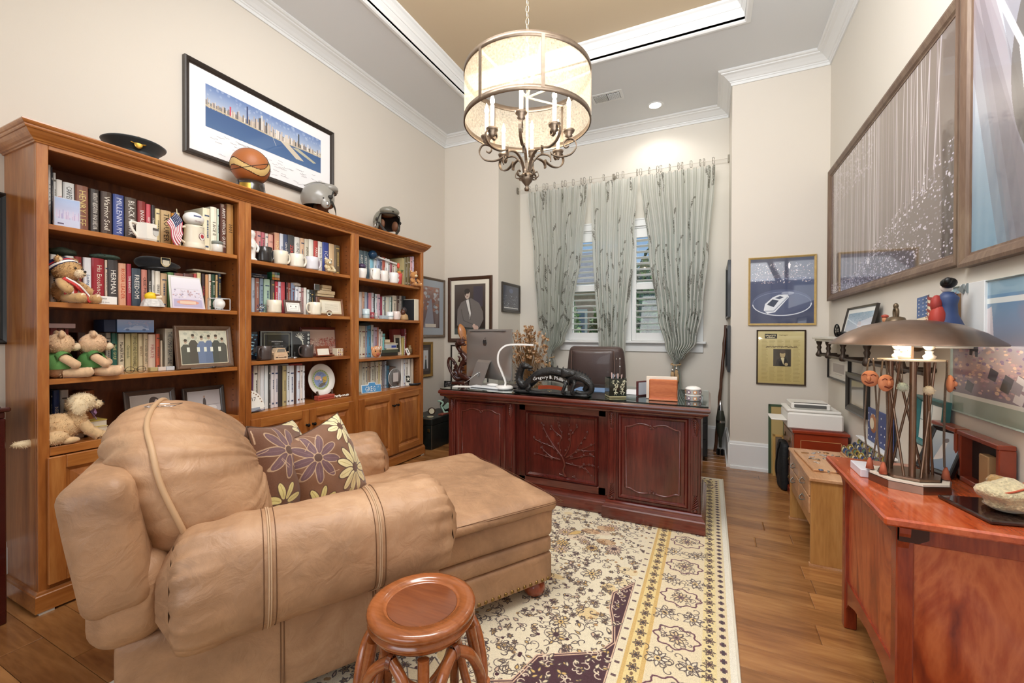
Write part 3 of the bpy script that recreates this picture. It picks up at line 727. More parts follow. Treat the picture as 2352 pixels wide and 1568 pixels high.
CN=[('white',(.93,.92,.9)),('cream',(.9,.85,.74)),('grey',(.55,.55,.55)),('pale grey',(.8,.81,.82)),('charcoal',(.25,.24,.24)),('dark brown',(.3,.22,.17)),('brown',(.5,.36,.24)),('tan',(.78,.64,.46)),('red',(.7,.22,.2)),('dark red',(.5,.14,.14)),('crimson',(.72,.25,.32)),('orange',(.82,.5,.25)),('salmon pink',(.82,.55,.5)),('rosy pink',(.84,.66,.66)),('navy blue',(.16,.26,.46)),('blue',(.3,.38,.62)),('slate blue',(.48,.55,.66)),('light blue',(.6,.74,.84)),('teal green',(.2,.42,.37)),('sage green',(.6,.72,.62)),('green',(.46,.62,.4)),('olive',(.5,.46,.33)),('golden yellow',(.78,.72,.45)),('purple',(.47,.3,.45)),('lilac',(.8,.76,.84))]
def cname(h):
 c=srgb(h);return min(CN,key=lambda q: sum((q[1][i]-c[i])**2 for i in range(3)))[0]
ORD=['first','second','third','fourth','fifth','sixth','seventh','eighth','ninth','tenth','eleventh','twelfth','thirteenth','fourteenth','fifteenth','sixteenth','seventeenth','eighteenth','nineteenth','twentieth','twenty-first','twenty-second','twenty-third','twenty-fourth','twenty-fifth','twenty-sixth','twenty-seventh']
rnd=random.Random(3)
def make_book(t,h,d,col,title,tcol,label,group,loc,rz):
 """spine faces local -y, thickness along local x, hardback case with pages"""
 cm=mat('cover_'+col,col,.45,coat=.25)
 m=MB();b=min(.0025,t*.12)
 o=min(.004,t*.18)
 sp=[(0,.006),(t*.12,.001),(t*.5,-.0015),(t*.88,.001),(t,.006),(t,.009),(0,.009)]
 m.prism(sp,'z',0,h,cm)
 m.box(0,b,.006,d,0,h,cm);m.box(t-b,t,.006,d,0,h,cm)
 bk=m.build('book',None,loc,(0,0,rz))
 tag(bk,label,'book',group)
 MB().box(b,t-b,.009,d-.004,.003,h-.004,PAGES).build('pages',bk)
 if title:
  tm=mat('print_'+tcol,tcol,.5);m=MB()
  y=-.0022
  if len(title)<=3 and t>.03: m.text(title,(t/2,y,h*.75),(1,0,0),(0,0,1),t*.3,tm,w=t*.8)
  else: m.text(title,(t/2,y,h*.52),(0,0,-1),(1,0,0),t*.5,tm,w=h*.8)
  m.build('title',bk)
 elif rnd.random()<.75:
  c=srgb(col);lum=float(c.mean())
  pc=rnd.choice(['#5a5048','#7a3c34','#3c4c6c','#6c6458']if lum>.5 else['#d8d0c0','#c8a860','#b8b4ac'])
  tm=mat('print_'+pc,pc,.5);m=MB();y=-.002
  z=h*rnd.uniform(.78,.88)
  m.box(t*.2,t*.8,y,y+.002,z,z+h*.03,tm)
  z1=h*rnd.uniform(.3,.45);z2=h*rnd.uniform(.6,.74);x=t*rnd.uniform(.35,.5)
  zz=z1
  while zz<z2:
   q=rnd.uniform(.004,.011);m.box(x,x+t*.2,y,y+.002,zz,zz+q,tm);zz+=q+.003
  m.box(t*.3,t*.7,y,y+.002,h*.08,h*.12,tm)
  m.build('spine_print',bk)
 return bk
used={}
for nm,X,z,items in SHELVES:
 base_nm=nm.split(',')[0];endn='right end' in nm
 k0=used.get(base_nm,0);n=len(items)
 for i,it in enumerate(items):
  y0,y1,zt,col=it[:4];title=it[4]if len(it)>4 else None;tc=it[5]if len(it)>5 else '#efeae0'
  h=max(.1,zt-z);d=min(-X*0+(X-(BX+BK))-.006,.2)
  d=min(d,(X+3.095))
  lab='%s %s, %s from left on the %s'%(cname(col),'binder' if y1-y0>.055 and h>.24 else('titled book' if title else 'book'),ORD[k0+i],base_nm)
  if 'magaz' in nm or(base_nm.startswith('bottom shelf of the middle')): lab=lab.replace(' book, ',' magazine spine, ')
  make_book(y1-y0-.0006,h,d,col,title,tc,lab,'books on the '+base_nm,(X,y0,z),R(90))
 used[base_nm]=k0+n
RZ=R(90)
def M_(c,rough=.5,**k): return mat('paint_'+c+('' if rough==.5 else '_%d'%int(rough*100)),c,rough,**k)
def decal(parent,txt,r,ang,z,h,col,w=None,name='lettering',dz=0):
 a=R(ang);n=Vector((math.cos(a),math.sin(a),0));ex=Vector((-n.y,n.x,0))
 MB().text(txt,tuple(n*(r+.0012)+Vector((0,0,z))),ex,(0,0,1),h,M_(col),w).build(name,parent)
def mug(label,loc,r,h,col,hand=0,deco=None,flare=0.,group='mugs on the shelves',name='mug',cat='mug',rough=.3,inner=None):
 t=thing(name,label,cat,loc,RZ,group)
 cm=mat('glaze_'+col,col,rough,coat=.4);im=mat('glaze_'+(inner or col),inner or col,rough,coat=.4)
 r1=r*(1+flare)
 m=MB();m.lathe([(0,.001),(r*.82,.0),(r*.97,.004),(r,.012),(r1*.995,h*.6),(r1,h),(r1-.0015,h+.001),(r1-.004,h)],cm,n=28)
 m.lathe([(r1-.004,h),(r-.005,.02),(0,.008)],im,n=28);m.build('cup_body',t)
 a=R(hand);d=Vector((math.cos(a),math.sin(a),0))
 pts=[tuple(d*(r*.96)+Vector((0,0,h*.82))),tuple(d*(r*1.35)+Vector((0,0,h*.86))),tuple(d*(r*1.62)+Vector((0,0,h*.68))),tuple(d*(r*1.6)+Vector((0,0,h*.42))),tuple(d*(r*1.3)+Vector((0,0,h*.22))),tuple(d*(r*.95)+Vector((0,0,h*.2)))]
 MB().tube(spline(pts,5),r*.12,cm,8,flat=1.4).build('handle',t)
 if deco: deco(t,r1 if flare else r,h)
 return t
def fbox(name,label,cat,x0,x1,z0,z1,X,dep,col,group=None,face=None,rough=.5):
 """upright box seen from the room: x0..x1 along the wall, front at X"""
 t=thing(name,label,cat,(X,x0,z0),RZ,group)
 MB().cbox(0,x1-x0,0,dep,0,z1-z0,M_(col,rough),.002).build('box_body',t)
 if face: face(t,x1-x0,z1-z0)
 return t
def picture(name,label,cat,loc,rz,w,h,img,fr=.02,fd=.02,fcol='#3a2c22',mt=.0,mcol='#f0ece4',tilt=0.,group=None,gloss=1.,lip=None,rough=.35,key=None,metal=0.,standoff=0.):
 """framed picture; origin at the middle of its lower edge, facing local -y"""
 t=thing(name,label,cat,loc,rot=(tilt,0,rz),group=group)
 fm=fcol if not isinstance(fcol,str)else mat('frame_'+fcol,fcol,rough,metal,coat=.2,var=.12,vscale=40)
 m=MB();pr=[(0,0),(0,-fd),(fr*.25,-fd-.002),(fr*.7,-fd+fd*.2),(fr*.85,-fd*.55),(fr,-fd*.5),(fr,0)]
 cs=[(-w/2,0),(w/2,0),(w/2,h),(-w/2,h)];V=[]
 for(cx,cz),(sx,sz)in zip(cs,((1,1),(-1,1),(-1,-1),(1,-1))):
  for o,y in pr: V.append((cx+sx*o,y,cz+sz*o))
 k=len(pr);F=[]
 for i in range(4):
  for j in range(k): F.append((i*k+j,((i+1)%4)*k+j,((i+1)%4)*k+(j+1)%k,i*k+(j+1)%k))
 m.add(V,F,fm);m.build('picture_frame',t)
 if lip:
  lm_=mat('frame_'+lip,lip,.35,.5);l=fr;m=MB();q=.004;y=-fd*.5-.001
  for a,b,c,d in((-w/2+l,w/2-l,l,l+q),(-w/2+l,w/2-l,h-l-q,h-l),(-w/2+l,-w/2+l+q,l,h-l),(w/2-l-q,w/2-l,l,h-l)): m.box(a,b,y,y+.002,c,d,lm_)
  m.build('inner_lip',t)
 MB().box(-w/2+fr*.3,w/2-fr*.3,-.002,0,fr*.3,h-fr*.3,mat('backing_board','#4a3a2c',.9)).build('backing',t)
 y=-fd*.4
 if mt:
  MB().quad((-w/2+fr,y,fr),(w/2-fr,y,fr),(w/2-fr,y,h-fr),(-w/2+fr,y,h-fr),mat('mat_'+mcol,mcol,.7)).build('mat_board',t)
 i=fr+(mt if not isinstance(mt,tuple)else 0);y-=.001
 if isinstance(mt,tuple): xl,xr,zb,zt=-w/2+fr+mt[0],w/2-fr-mt[1],fr+mt[2],h-fr-mt[3]
 else: xl,xr,zb,zt=-w/2+i,w/2-i,i,h-i
 pm_=imgmat('print_'+(key or img.name),img,.4,coat=gloss)
 MB().quad((xl,y,zb),(xr,y,zb),(xr,y,zt),(xl,y,zt),pm_).build('print',t)
 return t
STEEL=mat('polished_steel','#c8c8ca',.18,1.);GOLD=mat('gilt','#c9a24c',.3,1.);BLK=mat('satin_black','#161515',.4);BRASSD=mat('old_brass','#8a7146',.4,.9)
CLR=mat('clear_acrylic','#f4f8fa',.03,trans=1.,ior=1.3)
def teddy(name,label,loc,rz,s,col,belly='#e8d2b0',shirt=None,txt=None,n=1.0,fl=.035,group=None,head_turn=0,seed=1,extra=None,cat='soft toy',head=1.):
 rn=random.Random(seed);t=thing(name,label,cat,loc,rz,group)
 fm=mat('plush_'+col,col,.95,var=.12,vscale=60,sheen=.3);bm=mat('plush_'+belly,belly,.95,sheen=.3);dk=mat('bead_eye','#15100c',.12)
 def blob(nm,c,rad,mtl=fm,k=300,par=t,tool=None,parent_mb=None):
  m=parent_mb or MB();c=tuple(q*s for q in c);rad=tuple(q*s for q in rad)
  m.ell(c,rad,mtl,12);m.fur(c,rad,mtl,int(k*n),fl*s,rn,.02*s)
  return m if parent_mb is not None else m.build(nm,par)
 body=blob('body',(0,.02,.26),(.2,.19,.26),k=700)
 def limb(nm,pts,rad,k):
  m=MB()
  P=[tuple(q*s for q in p)for p in pts];m.tube(spline(P,4),[q*s for q in rad],fm,10)
  for i in range(0,len(P)): pass
  a,b=Vector(P[0]),Vector(P[-1])
  for f in(0,.35,.7,1.): m.fur(tuple(a.lerp(b,f)),(rad[0]*s*1.0,)*3,fm,int(k*n/4),fl*s,rn,.02*s)
  m.ell(P[-1],tuple(rad[-1]*s*1.05 for _ in range(3)),fm,10)
  return m.build(nm,t)
 for sx in(-1,1):
  limb('arm',[(sx*.17,-.03,.43),(sx*.25,-.12,.36),(sx*.25,-.22,.27)],[.085*head]*9,260)
  limb('leg',[(sx*.11,-.08,.1),(sx*.17,-.26,.095),(sx*.2,-.4,.1)],[.1]*9,320)
  m=MB();m.ell((sx*.2*s,-.455*s,.11*s),(.075*s,.03*s,.095*s),bm,10);m.build('paw_pad',t)
 hd=thing('head',None,None);hd.parent=t;hd.location=(0,-.02*s,.68*s);hd.rotation_euler=(0,0,head_turn)
 del_=hd
 H=head
 hm=MB();c=(0,0,0)
 blob('x',(0,0,0),(.24*H,.225*H,.22*H),k=900,parent_mb=hm)
 hm.build('head_fur',hd)
 for sx in(-1,1):
  m=MB();blob('x',(sx*.19*H,.01,.2*H),(.08,.045,.08),k=160,parent_mb=m);m.ell((sx*.19*H*s,-.03*s,.2*H*s),(.045*s,.02*s,.045*s),bm,8);m.build('ear',hd)
  MB().ell((sx*.085*H*s,-.215*H*s,.04*s),(.02*s,)*3,dk,8).build('eye',hd)
 m=MB();blob('x',(0,-.22*H,-.06),(.1,.1,.085),bm,160,parent_mb=m);m.build('muzzle',hd)
 MB().ell((0,-.325*H*s,-.02*s),(.032*s,.02*s,.022*s),dk,8).build('nose',hd)
 MB().tube([(-.04*s,-.315*H*s,-.09*s),(0,-.33*H*s,-.1*s),(.04*s,-.315*H*s,-.085*s)],.005*s,dk,5).build('mouth',hd)
 if shirt:
  sm_=mat('cloth_'+shirt,shirt,.85,bump=.2,bscale=400)
  m=MB();m.lathe([(.1*s,.52*s),(.19*s,.44*s),(.235*s,.34*s),(.245*s,.24*s),(.235*s,.18*s)],sm_,n=20)
  for sx in(-1,1): m.tube([(sx*.13*s,-.02*s,.46*s),(sx*.23*s,-.08*s,.4*s)],[.1*s,.115*s],sm_,12,cap=False)
  m.build('shirt',t)
  if txt: MB().text(txt,(0,-.25*s,.34*s),(1,0,0),(0,-.15,1),.085*s,M_('#f4f4ee')).build('lettering',t)
 if extra: extra(t,s,hd)
 return t
def flagbear(t,s,hd):
 rd,wh,nv=M_('#c03434'),M_('#f2eeea'),M_('#2a3158')
 m=MB()
 for i in range(7):
  a0=-150+i*17
  m.lathe([(.12*s,.5*s),(.21*s,.4*s),(.245*s,.28*s),(.25*s,.16*s)],(rd,wh)[i%2],n=3,a0=R(a0),a1=R(a0+17))
 m.build('striped_vest',t)
 m=MB();m.ribbon(spline([(-.2*s,-.1*s,.5*s),(-.1*s,-.27*s,.36*s),(.06*s,-.3*s,.2*s),(.12*s,-.36*s,.03*s)],5),(1,-.2,.3),.09*s,.006,rd)
 m.ribbon(spline([(-.17*s,-.12*s,.5*s),(-.07*s,-.28*s,.36*s),(.09*s,-.31*s,.2*s),(.15*s,-.37*s,.04*s)],5),(1,-.2,.3),.03*s,.012,wh);m.build('scarf',t)
 m=MB();m.lathe([(.25*s,-.02*s),(.27*s,.06*s),(.2*s,.2*s),(.08*s,.26*s),(0,.265*s)],nv,n=22)
 m.T=Matrix.Rotation(R(-30),4,'X');m2=MB();m2.T=Matrix.Translation((0,.06*s,.02*s))@Matrix.Rotation(R(-38),4,'X')
 m2.lathe([(.235*s,.0),(.26*s,.02*s),(.25*s,.1*s),(.17*s,.2*s),(.06*s,.25*s),(0,.255*s)],nv,n=22)
 m2.lathe([(.262*s,.015*s),(.268*s,.035*s),(.262*s,.055*s)],wh,n=22);m2.lathe([(.255*s,.075*s),(.252*s,.1*s)],rd,n=22)
 m2.build('bandana',hd)
teddy('teddy_bear','fluffy tan teddy bear in red and white stripes with a dark blue bandana',(-2.87,.955,1.442),R(125),.235,'#c79f6b',shirt=None,extra=flagbear,n=1.5,fl=.05,seed=3)
teddy('teddy_bear','blond teddy bear in green shirt at the left end of the third shelf',(-2.865,.925,1.077),R(165),.24,'#d9b48c',shirt='#5e8f4c',txt='Jeep',group='bears in green shirts',n=1.3,seed=4,head_turn=R(8))
teddy('teddy_bear','blond teddy bear in green shirt sitting beside the green book',(-2.855,1.045,1.077),R(155),.24,'#dcb690',shirt='#4f7f42',txt='Jeep',group='bears in green shirts',n=1.3,seed=5,head_turn=R(10))
def plush_dog():
 rn=random.Random(9);s=1.;t=thing('plush_dog','golden fluffy toy dog with a ribbon sitting on the bottom shelf','soft toy',(-2.86,.95,.76),R(175))
 fm=mat('plush_dog_fur','#dab687',.95,var=.14,vscale=50,sheen=.3);lt=mat('plush_dog_light','#ead3ab',.95,sheen=.3);dk=mat('bead_eye','#15100c',.12)
 def part(nm,c,rad,mm,k,tiltm=None):
  m=MB();m.ell(c,rad,mm,12);m.fur(c,rad,mm,k,.012,rn,.005);return m.build(nm,t)
 part('body',(0,.03,.075),(.055,.085,.07),fm,1300)
 part('chest',(0,-.035,.1),(.045,.04,.06),fm,600)
 part('head',(0,-.055,.185),(.052,.055,.05),lt,900)
 part('muzzle',(0,-.105,.172),(.026,.03,.022),lt,260)
 MB().ell((0,-.137,.178),(.009,.006,.006),dk,8).build('nose',t)
 for sx in(-1,1):
  part('ear',(sx*.052,-.035,.172),(.013,.03,.042),lt,300)
  MB().ell((sx*.026,-.102,.195),(.0045,)*3,dk,8).build('eye',t)
  m=MB();P=[(sx*.03,-.05,.09),(sx*.035,-.075,.05),(sx*.038,-.11,.018)];m.tube(spline(P,4),[.024]*9,fm,10);m.ell((sx*.038,-.12,.018),(.024,.03,.018),fm,10)
  for p in P: m.fur(p,(.025,.025,.025),fm,160,.012,rn,.005)
  m.build('front_leg',t)
  m=MB();m.ell((sx*.055,.05,.035),(.028,.05,.034),fm,10);m.ell((sx*.06,.0,.016),(.02,.035,.016),fm,10);m.fur((sx*.055,.05,.035),(.028,.05,.034),fm,300,.012,rn,.005);m.build('hind_leg',t)
 part('tail',(0,.13,.02),(.018,.05,.018),lt,250)
 rb=M_('#8a6482');m=MB()
 for sx in(-1,1): m.ribbon(spline([(0,-.088,.135),(sx*.02,-.1,.145),(sx*.04,-.095,.135),(sx*.02,-.098,.125),(0,-.09,.134)],4),(0,.3,1),.014,.002,rb)
 m.ribbon([(0,-.09,.134),(-.012,-.1,.112),(-.018,-.105,.095)],(1,0,.2),.012,.002,rb);m.ribbon([(0,-.09,.134),(.014,-.1,.114),(.02,-.105,.1)],(1,0,.2),.012,.002,rb)
 m.build('ribbon_bow',t)
plush_dog()
def spots(t,s,hd):
 rn=random.Random(2);m=MB();k=M_('#3a2c20')
 for _ in range(26):
  a=rn.uniform(0,6.28);z=rn.uniform(-.6,.9);q=math.sqrt(1-z*z)
  m.ell((q*math.cos(a)*.235*s,q*math.sin(a)*.22*s,z*.215*s),(.022*s,.022*s,.022*s),k,6)
 m.build('spots',hd)['kind']='stuff'
 m=MB()
 for _ in range(20):
  a=rn.uniform(0,6.28);z=rn.uniform(-.7,.8);q=math.sqrt(1-z*z)
  m.ell((q*math.cos(a)*.2*s,.02*s+q*math.sin(a)*.19*s,.26*s+z*.25*s),(.025*s,)*3,k,6)
 m.build('spots',t)['kind']='stuff'
teddy('leopard_plush','small spotted leopard cub toy at the right of the mugs',(-2.84,2.505,1.793),R(80),.125,'#d8c398',belly='#f0ead8',extra=spots,n=.6,seed=8,fl=.03)
def bowtie(t,s,hd): MB().ell((0,-.2*s,.45*s),(.06*s,.03*s,.05*s),M_('#2c3040'),8).tube([(0,-.2*s,.43*s),(.0,-.23*s,.3*s)],.018*s,M_('#2c3040'),6).build('neck_tie',t)
teddy('teddy_bear','little orange-brown teddy bear at the right end of the top shelf of the right bay',(-2.835,3.6,1.79),R(80),.175,'#c58a50',belly='#ead0a4',extra=bowtie,n=.7,seed=12)
cv=Cv(128,200,'#c8cfe6');cv.grad('#d4cfe4','#9db4dc',.35,1);rr=random.Random(1)
for i in range(30): x=rr.uniform(.05,.95);cv.rect(x,x+.03,.28,rr.uniform(.32,.62),rr.choice(['#b9a8cc','#a6a0cc','#d0c4dc']))
cv.rect(.1,.35,.08,.13,'#4c3c5c')
fbox('city_card_case','clear case with a pale blue city picture leaning before the top-left books','case',.905,1.0,1.806,1.95,-2.845,.012,'#c8ccd8',face=lambda t,w,h: MB().quad((0.004,-.0008,.004),(w-.004,-.0008,.004),(w-.004,-.0008,h-.004),(.004,-.0008,h-.004),imgmat('city_card',cv.image('city_card'),.3,coat=1)).build('print',t))
t=thing('hexagonal_mug','angular white mug with a grey shield, left of the small flag','mug',(-2.845,1.272,1.806),RZ+R(8),'mugs on the shelves')
GW=mat('glaze_#ece6da','#ece6da',.3,coat=.4)
MB().lathe([(0,0),(.046,0),(.05,.01),(.05,.092),(.048,.094),(.045,.09),(.043,.02),(0,.012)],GW,n=6,smooth=False).build('cup_body',t)
MB().tube(spline([(-.044,0,.086),(-.075,0,.088),(-.07,0,.055),(-.045,0,.02),(-.042,0,.012)],5),.006,GW,8,flat=1.6).build('handle',t)
m=MB();y=-.0446
m.T=Matrix.Rotation(R(0),4,'Z');m.box(.004,.034,y-.001,y,.058,.072,M_('#5c5450'));m.prism([(-.0,.058-.058),(0,0)],'y',0,1,GW)if 0 else None
m.prism([(.058,.004),(.058,.034),(.036,.032),(.026,.019),(.036,.006)],'y',y-.001,y,M_('#c4c2bc'));m.build('shield',t)
t=thing('beer_stein','tall cream stein with red crest, right of the small flag','mug',(-2.855,1.518,1.806),RZ)
SG=mat('stoneware','#e9dfc8',.35,coat=.3)
MB().lathe([(0,0),(.056,0),(.058,.006),(.054,.03),(.053,.034),(.0535,.04),(.05,.12),(.051,.125),(.051,.135),(.049,.14),(.046,.138),(.045,.02),(0,.012)],SG,n=32).build('stein_body',t)
MB().tube(spline([(-.048,0,.125),(-.075,-.005,.118),(-.085,-.005,.085),(-.08,-.005,.05),(-.05,0,.03)],5),.0075,SG,8).build('handle',t)
m=MB();a=R(-70)
def ondisc(mb,r,ang,z,rad,mm,n=18,off=0.):
 c=Vector((math.cos(R(ang)),math.sin(R(ang)),0));e=Vector((-c.y,c.x,0));p=c*(r+.001+off)+Vector((0,0,z))
 V=[tuple(p)]+[tuple(p+e*math.cos(2*PI*k/n)*rad+Vector((0,0,1))*math.sin(2*PI*k/n)*rad)for k in range(n)]
 mb.add(V,[(0,1+k,1+(k+1)%n)for k in range(n)],mm)
ondisc(m,.0515,-70,.075,.023,M_('#8a4a50'));ondisc(m,.0515,-70,.075,.0205,M_('#f0ece2'),off=.0006);ondisc(m,.0515,-70,.077,.012,M_('#b8434a'),off=.0012);ondisc(m,.0515,-60,.067,.007,M_('#44486a'),off=.0012)
m.build('crest',t);decal(t,'SCT 17',.0505,-70,.131,.008,'#5c5040',.045)
t=thing('souvenir_baseball','white souvenir ball with lettering resting on the cream stein','ball',(-2.855,1.515,1.947),RZ)
MB().ell((0,0,.042),(.056,.044,.042),mat('ball_leather','#efece6',.5),20).build('ball_skin',t)
MB().text('MISSILE',(.004,-.0405,.024),(1,0,0),(0,0,1),.008,M_('#7a3c44')).build('lettering',t)
m=MB();m.box(-.02,.02,-.0435,-.04,.05,.058,M_('#5a6488'));m.build('badge',t)
def flag_small():
 t=thing('small_flag','small stars-and-stripes flag on a stick drooping beside the stein','flag',(-2.83,1.412,1.806),RZ)
 MB().tube([(.03,.02,.0),(.0,.0,.215)],.0025,M_('#e6dcb8'),6).build('stick',t)
 rd,wh,nv=M_('#b8485a',.8),M_('#f0eaea',.8),M_('#3a466c',.8)
 m=MB();L,Wd=.15,.085
 def P(u,v):
  base=Vector((-.012-.055*v*(1-u*.3),-.008,.192-.07*v))
  q=base+Vector((.055*u+.012*math.sin(u*5+v),-.006*math.sin(v*7+u*4)-.004,-.115*u-.02*u*v))
  return q
 NS=13
 for k in range(NS):
  v0,v1=k/NS,(k+1)/NS;c=rd if k%2==0 else wh
  u0=.42 if k<7 else 0
  m.grid(lambda a,b: P(u0+(1-u0)*a,v0+(v1-v0)*b),10,1,c)
 m.build('stripes',t)
 MB().grid(lambda a,b: P(a*.42,b*7/13),6,5,nv).build('canton',t)
 m=MB()
 for i in range(6):
  for j in range(5):
   p=P(.04+i*.062,.05+j*.1);
   for sy in(-.0014,.0014): m.add([(p.x-.0022,p.y+sy,p.z),(p.x,p.y+sy,p.z+.0026),(p.x+.0022,p.y+sy,p.z),(p.x,p.y+sy,p.z-.0026)],[(0,1,2,3)],wh)
 m.build('stars',t)
flag_small()
t=thing('glass_jar','small clear jar with a grey lid at the right of the stein','jar',(-2.83,1.636,1.806),RZ)
MB().lathe([(0,0),(.028,0),(.031,.004),(.031,.046),(.027,.05)],mat('frosted_glass','#dcd6cc',.15,coat=.6),n=24).build('jar_body',t)
MB().lathe([(.029,.05),(.031,.052),(.031,.066),(.028,.069),(0,.069)],M_('#7c8078'),n=24).build('lid',t)
def lump(name,label,cat,c,rad,col,seed=1,group=None,rough=.8,n=16,amp=.25,freq=6):
 t=thing(name,label,cat,(c[0],c[1],c[2]),RZ,group)
 def wp(v): return v*(1+amp*noise.noise(Vector((v.x/rad[0],v.y/rad[1],v.z/rad[2]))*1.7+Vector((seed,0,0))))
 MB().ell((0,0,rad[2]),rad,mat('cloth_'+col,col,rough,var=.35,vscale=90),n,warp=wp).build('bundle',t)
 return t
t=lump('camouflage_cap','folded camouflage cap lying on books above the flag-clothed bear','hat',(-2.96,.97,1.683),(.055,.06,.02),'#4a5648',3)
t=lump('folded_cloth','folded green cloth bundle tied with cord on top of the red book','cloth',(-2.95,1.135,1.69),(.062,.05,.014),'#5c7468',4)
MB().tube([(-.02,-.05,.012),(-.02,0,.031),(-.02,.05,.012)],.002,BLK,5).build('cord',t)
t=thing('black_beret','black beret with a cream shield badge draped over the books','hat',(-2.95,1.375,1.66),RZ)
FELT=mat('black_felt','#12141a',.9,sheen=.4)
MB().ell((0,0,.035),(.112,.075,.036),FELT,26,warp=lambda v: Vector((v.x,v.y,v.z*(1-.35*(v.x/.112))+(.008 if v.x<0 else 0)))).build('crown',t)
MB().lathe([(.088,.002),(.094,.006),(.088,.014)],BLK,n=30).build('band',t)
def shield(mb,cx,y,cz,w,h,mm):
 pts=[(-w/2,h/2),(w/2,h/2),(w/2,-h*.1),(w*.3,-h*.38),(0,-h/2),(-w*.3,-h*.38),(-w/2,-h*.1)]
 mb.prism([(cz+b,cx+a)for a,b in pts],'y',y,y+.0012,mm)
m=MB();shield(m,-.0,-.082,.045,.048,.055,M_('#e2cf9c'));shield(m,0,-.0835,.0465,.04,.047,M_('#161616'));shield(m,0,-.085,.04,.034,.034,M_('#d8d0b8'));m.build('badge',t)
t=thing('plastic_sleeve','crumpled clear plastic sleeve on the books behind the leaflet','wrapper',(-2.96,1.645,1.684),RZ)
MB().rbox((0,0,.007),(.2,.09,.012),.005,mat('cloudy_plastic','#b9ad98',.2,coat=.8,bump=.6,bscale=60),6).build('sleeve',t)
fbox('white_souvenir_box','small white printed box beside the flag-clothed bear','box',1.03,1.135,1.442,1.484,-2.825,.04,'#f0eee8',face=lambda t,w,h: MB().text('Jeep',(w*.5,-.001,h*.72),(1,0,0),(0,0,1),.011,M_('#3a3a44')).text('BTG 1941',(w*.5,-.001,h*.25),(1,0,0),(0,0,1),.007,M_('#50505c')).build('lettering',t))
t=thing('yellow_bird_figurine','yellow bird head poking out of a grey stone on the second shelf','figurine',(-2.84,1.298,1.442),RZ)
MB().lathe([(0,0),(.056,0),(.05,.02),(.04,.04),(.034,.044),(0,.044)],mat('stone_grey','#d4d0ca',.7,var=.2,vscale=60,bump=.4,bscale=90),n=9,smooth=False).build('stone',t)
MB().ell((-.008,0,.058),(.03,.026,.024),M_('#f0c828'),14).build('bird_head',t)
MB().ell((.022,-.012,.056),(.02,.016,.013),M_('#f2dcc0'),10).build('beak',t);MB().ell((.012,-.02,.067),(.016,.008,.004),M_('#8a4a24'),8).build('brow',t)
cv2=Cv(160,200,'#e6e4e8');cv2.grad('#d4c8dc','#eceaf0',0,1);rr=random.Random(4)
cv2.speck(rr,60,.05,.95,.35,.6,.01,.03,['#c8c0cc','#a89cb0','#e8e0e4','#c4a4a8']);cv2.rect(.05,.95,.05,.3,'#b8b0cc');cv2.ell(.5,.2,.35,.08,'#d89c8c');cv2.rect(.1,.9,.62,.65,'#d8d4dc');cv2.rect(.25,.75,.15,.24,'#e4c8b0')
t=thing('folded_leaflet','pale printed leaflet standing in a clear holder before the green book','leaflet',(-2.832,1.478,1.442),rot=(R(-8),0,RZ))
MB().quad((-.085,0,0),(.085,0,0),(.07,.0,.185),(-.085,0,.185),imgmat('leaflet',cv2.image('leaflet'),.4,coat=.6)).build('print',t)
MB().add([(-.095,.003,0),(.092,.003,0),(.075,.003,.195),(-.095,.003,.195),(-.095,.006,0),(.092,.006,0),(.075,.006,.195),(-.095,.006,.195)],[(0,1,2,3),(7,6,5,4),(0,4,5,1),(3,2,6,7),(0,3,7,4),(1,5,6,2)],M_('#dcd8d0',.2)).build('holder',t)
t=thing('baseball_case','clear cube holding a white ball at the right of the second shelf','display case',(-2.855,1.662,1.442),RZ)
m=MB();AC=mat('acrylic_edge','#e8ecee',.1,coat=1)
for a in(-1,1):
 for b in(-1,1): m.box(a*.044,a*.047,b*.036,b*.039,0,.076,AC)
for z in(0,.073):
 m.box(-.047,.047,-.039,-.036,z,z+.003,AC);m.box(-.047,.047,.036,.039,z,z+.003,AC);m.box(-.047,-.044,-.039,.039,z,z+.003,AC);m.box(.044,.047,-.039,.039,z,z+.003,AC)
m.box(-.046,.046,-.038,.038,0,.003,AC);m.build('case_edges',t)
MB().ell((0,0,.04),.034,mat('ball_leather','#efece6',.5),18).build('ball',t)
cv3=Cv(200,90,'#7c98c4');cv3.grad('#6484b4','#a4b4d4');rr=random.Random(6)
cv3.speck(rr,50,.2,.95,.3,.9,.03,.09,['#a8a4c4','#8ca4cc','#b0b4cc'],.6);cv3.poly([(.15,.2),(.22,.34),(.38,.38),(.46,.52),(.66,.52),(.74,.36),(.85,.32),(.86,.18)],'#a8b8d4');cv3.ell(.27,.19,.05,.1,'#5c7094');cv3.ell(.72,.19,.05,.1,'#5c7094')
fbox('model_car_box','blue box with a car picture lying on the books above the bears','box',1.176,1.345,1.299,1.369,-2.93,.13,'#30405c',face=lambda t,w,h: MB().quad((0,-.001,0),(w,-.001,0),(w,-.001,h),(0,-.001,h),imgmat('car_box',cv3.image('car_box'),.4,coat=.5)).build('print',t))
fbox('navy_display_box','dark navy box end behind the blue car box','box',1.124,1.174,1.3,1.367,-2.935,.12,'#222c44')
fbox('disc_cases','stack of clear disc cases on the books at the far left','case',.905,1.01,1.318,1.342,-2.93,.12,'#b89c9c',rough=.2)
t=thing('reading_glasses','thin wire reading glasses folded on the third shelf before the books','glasses',(-2.82,1.21,1.077),RZ)
WR=mat('wire_frame','#3a3230',.3,.9);m=MB()
for sx in(-1,1): m.tube([(sx*.025+.02*math.cos(a),-.003,.02+.017*math.sin(a))for a in[2*PI*k/18 for k in range(18)]],.0012,WR,5,closed=True)
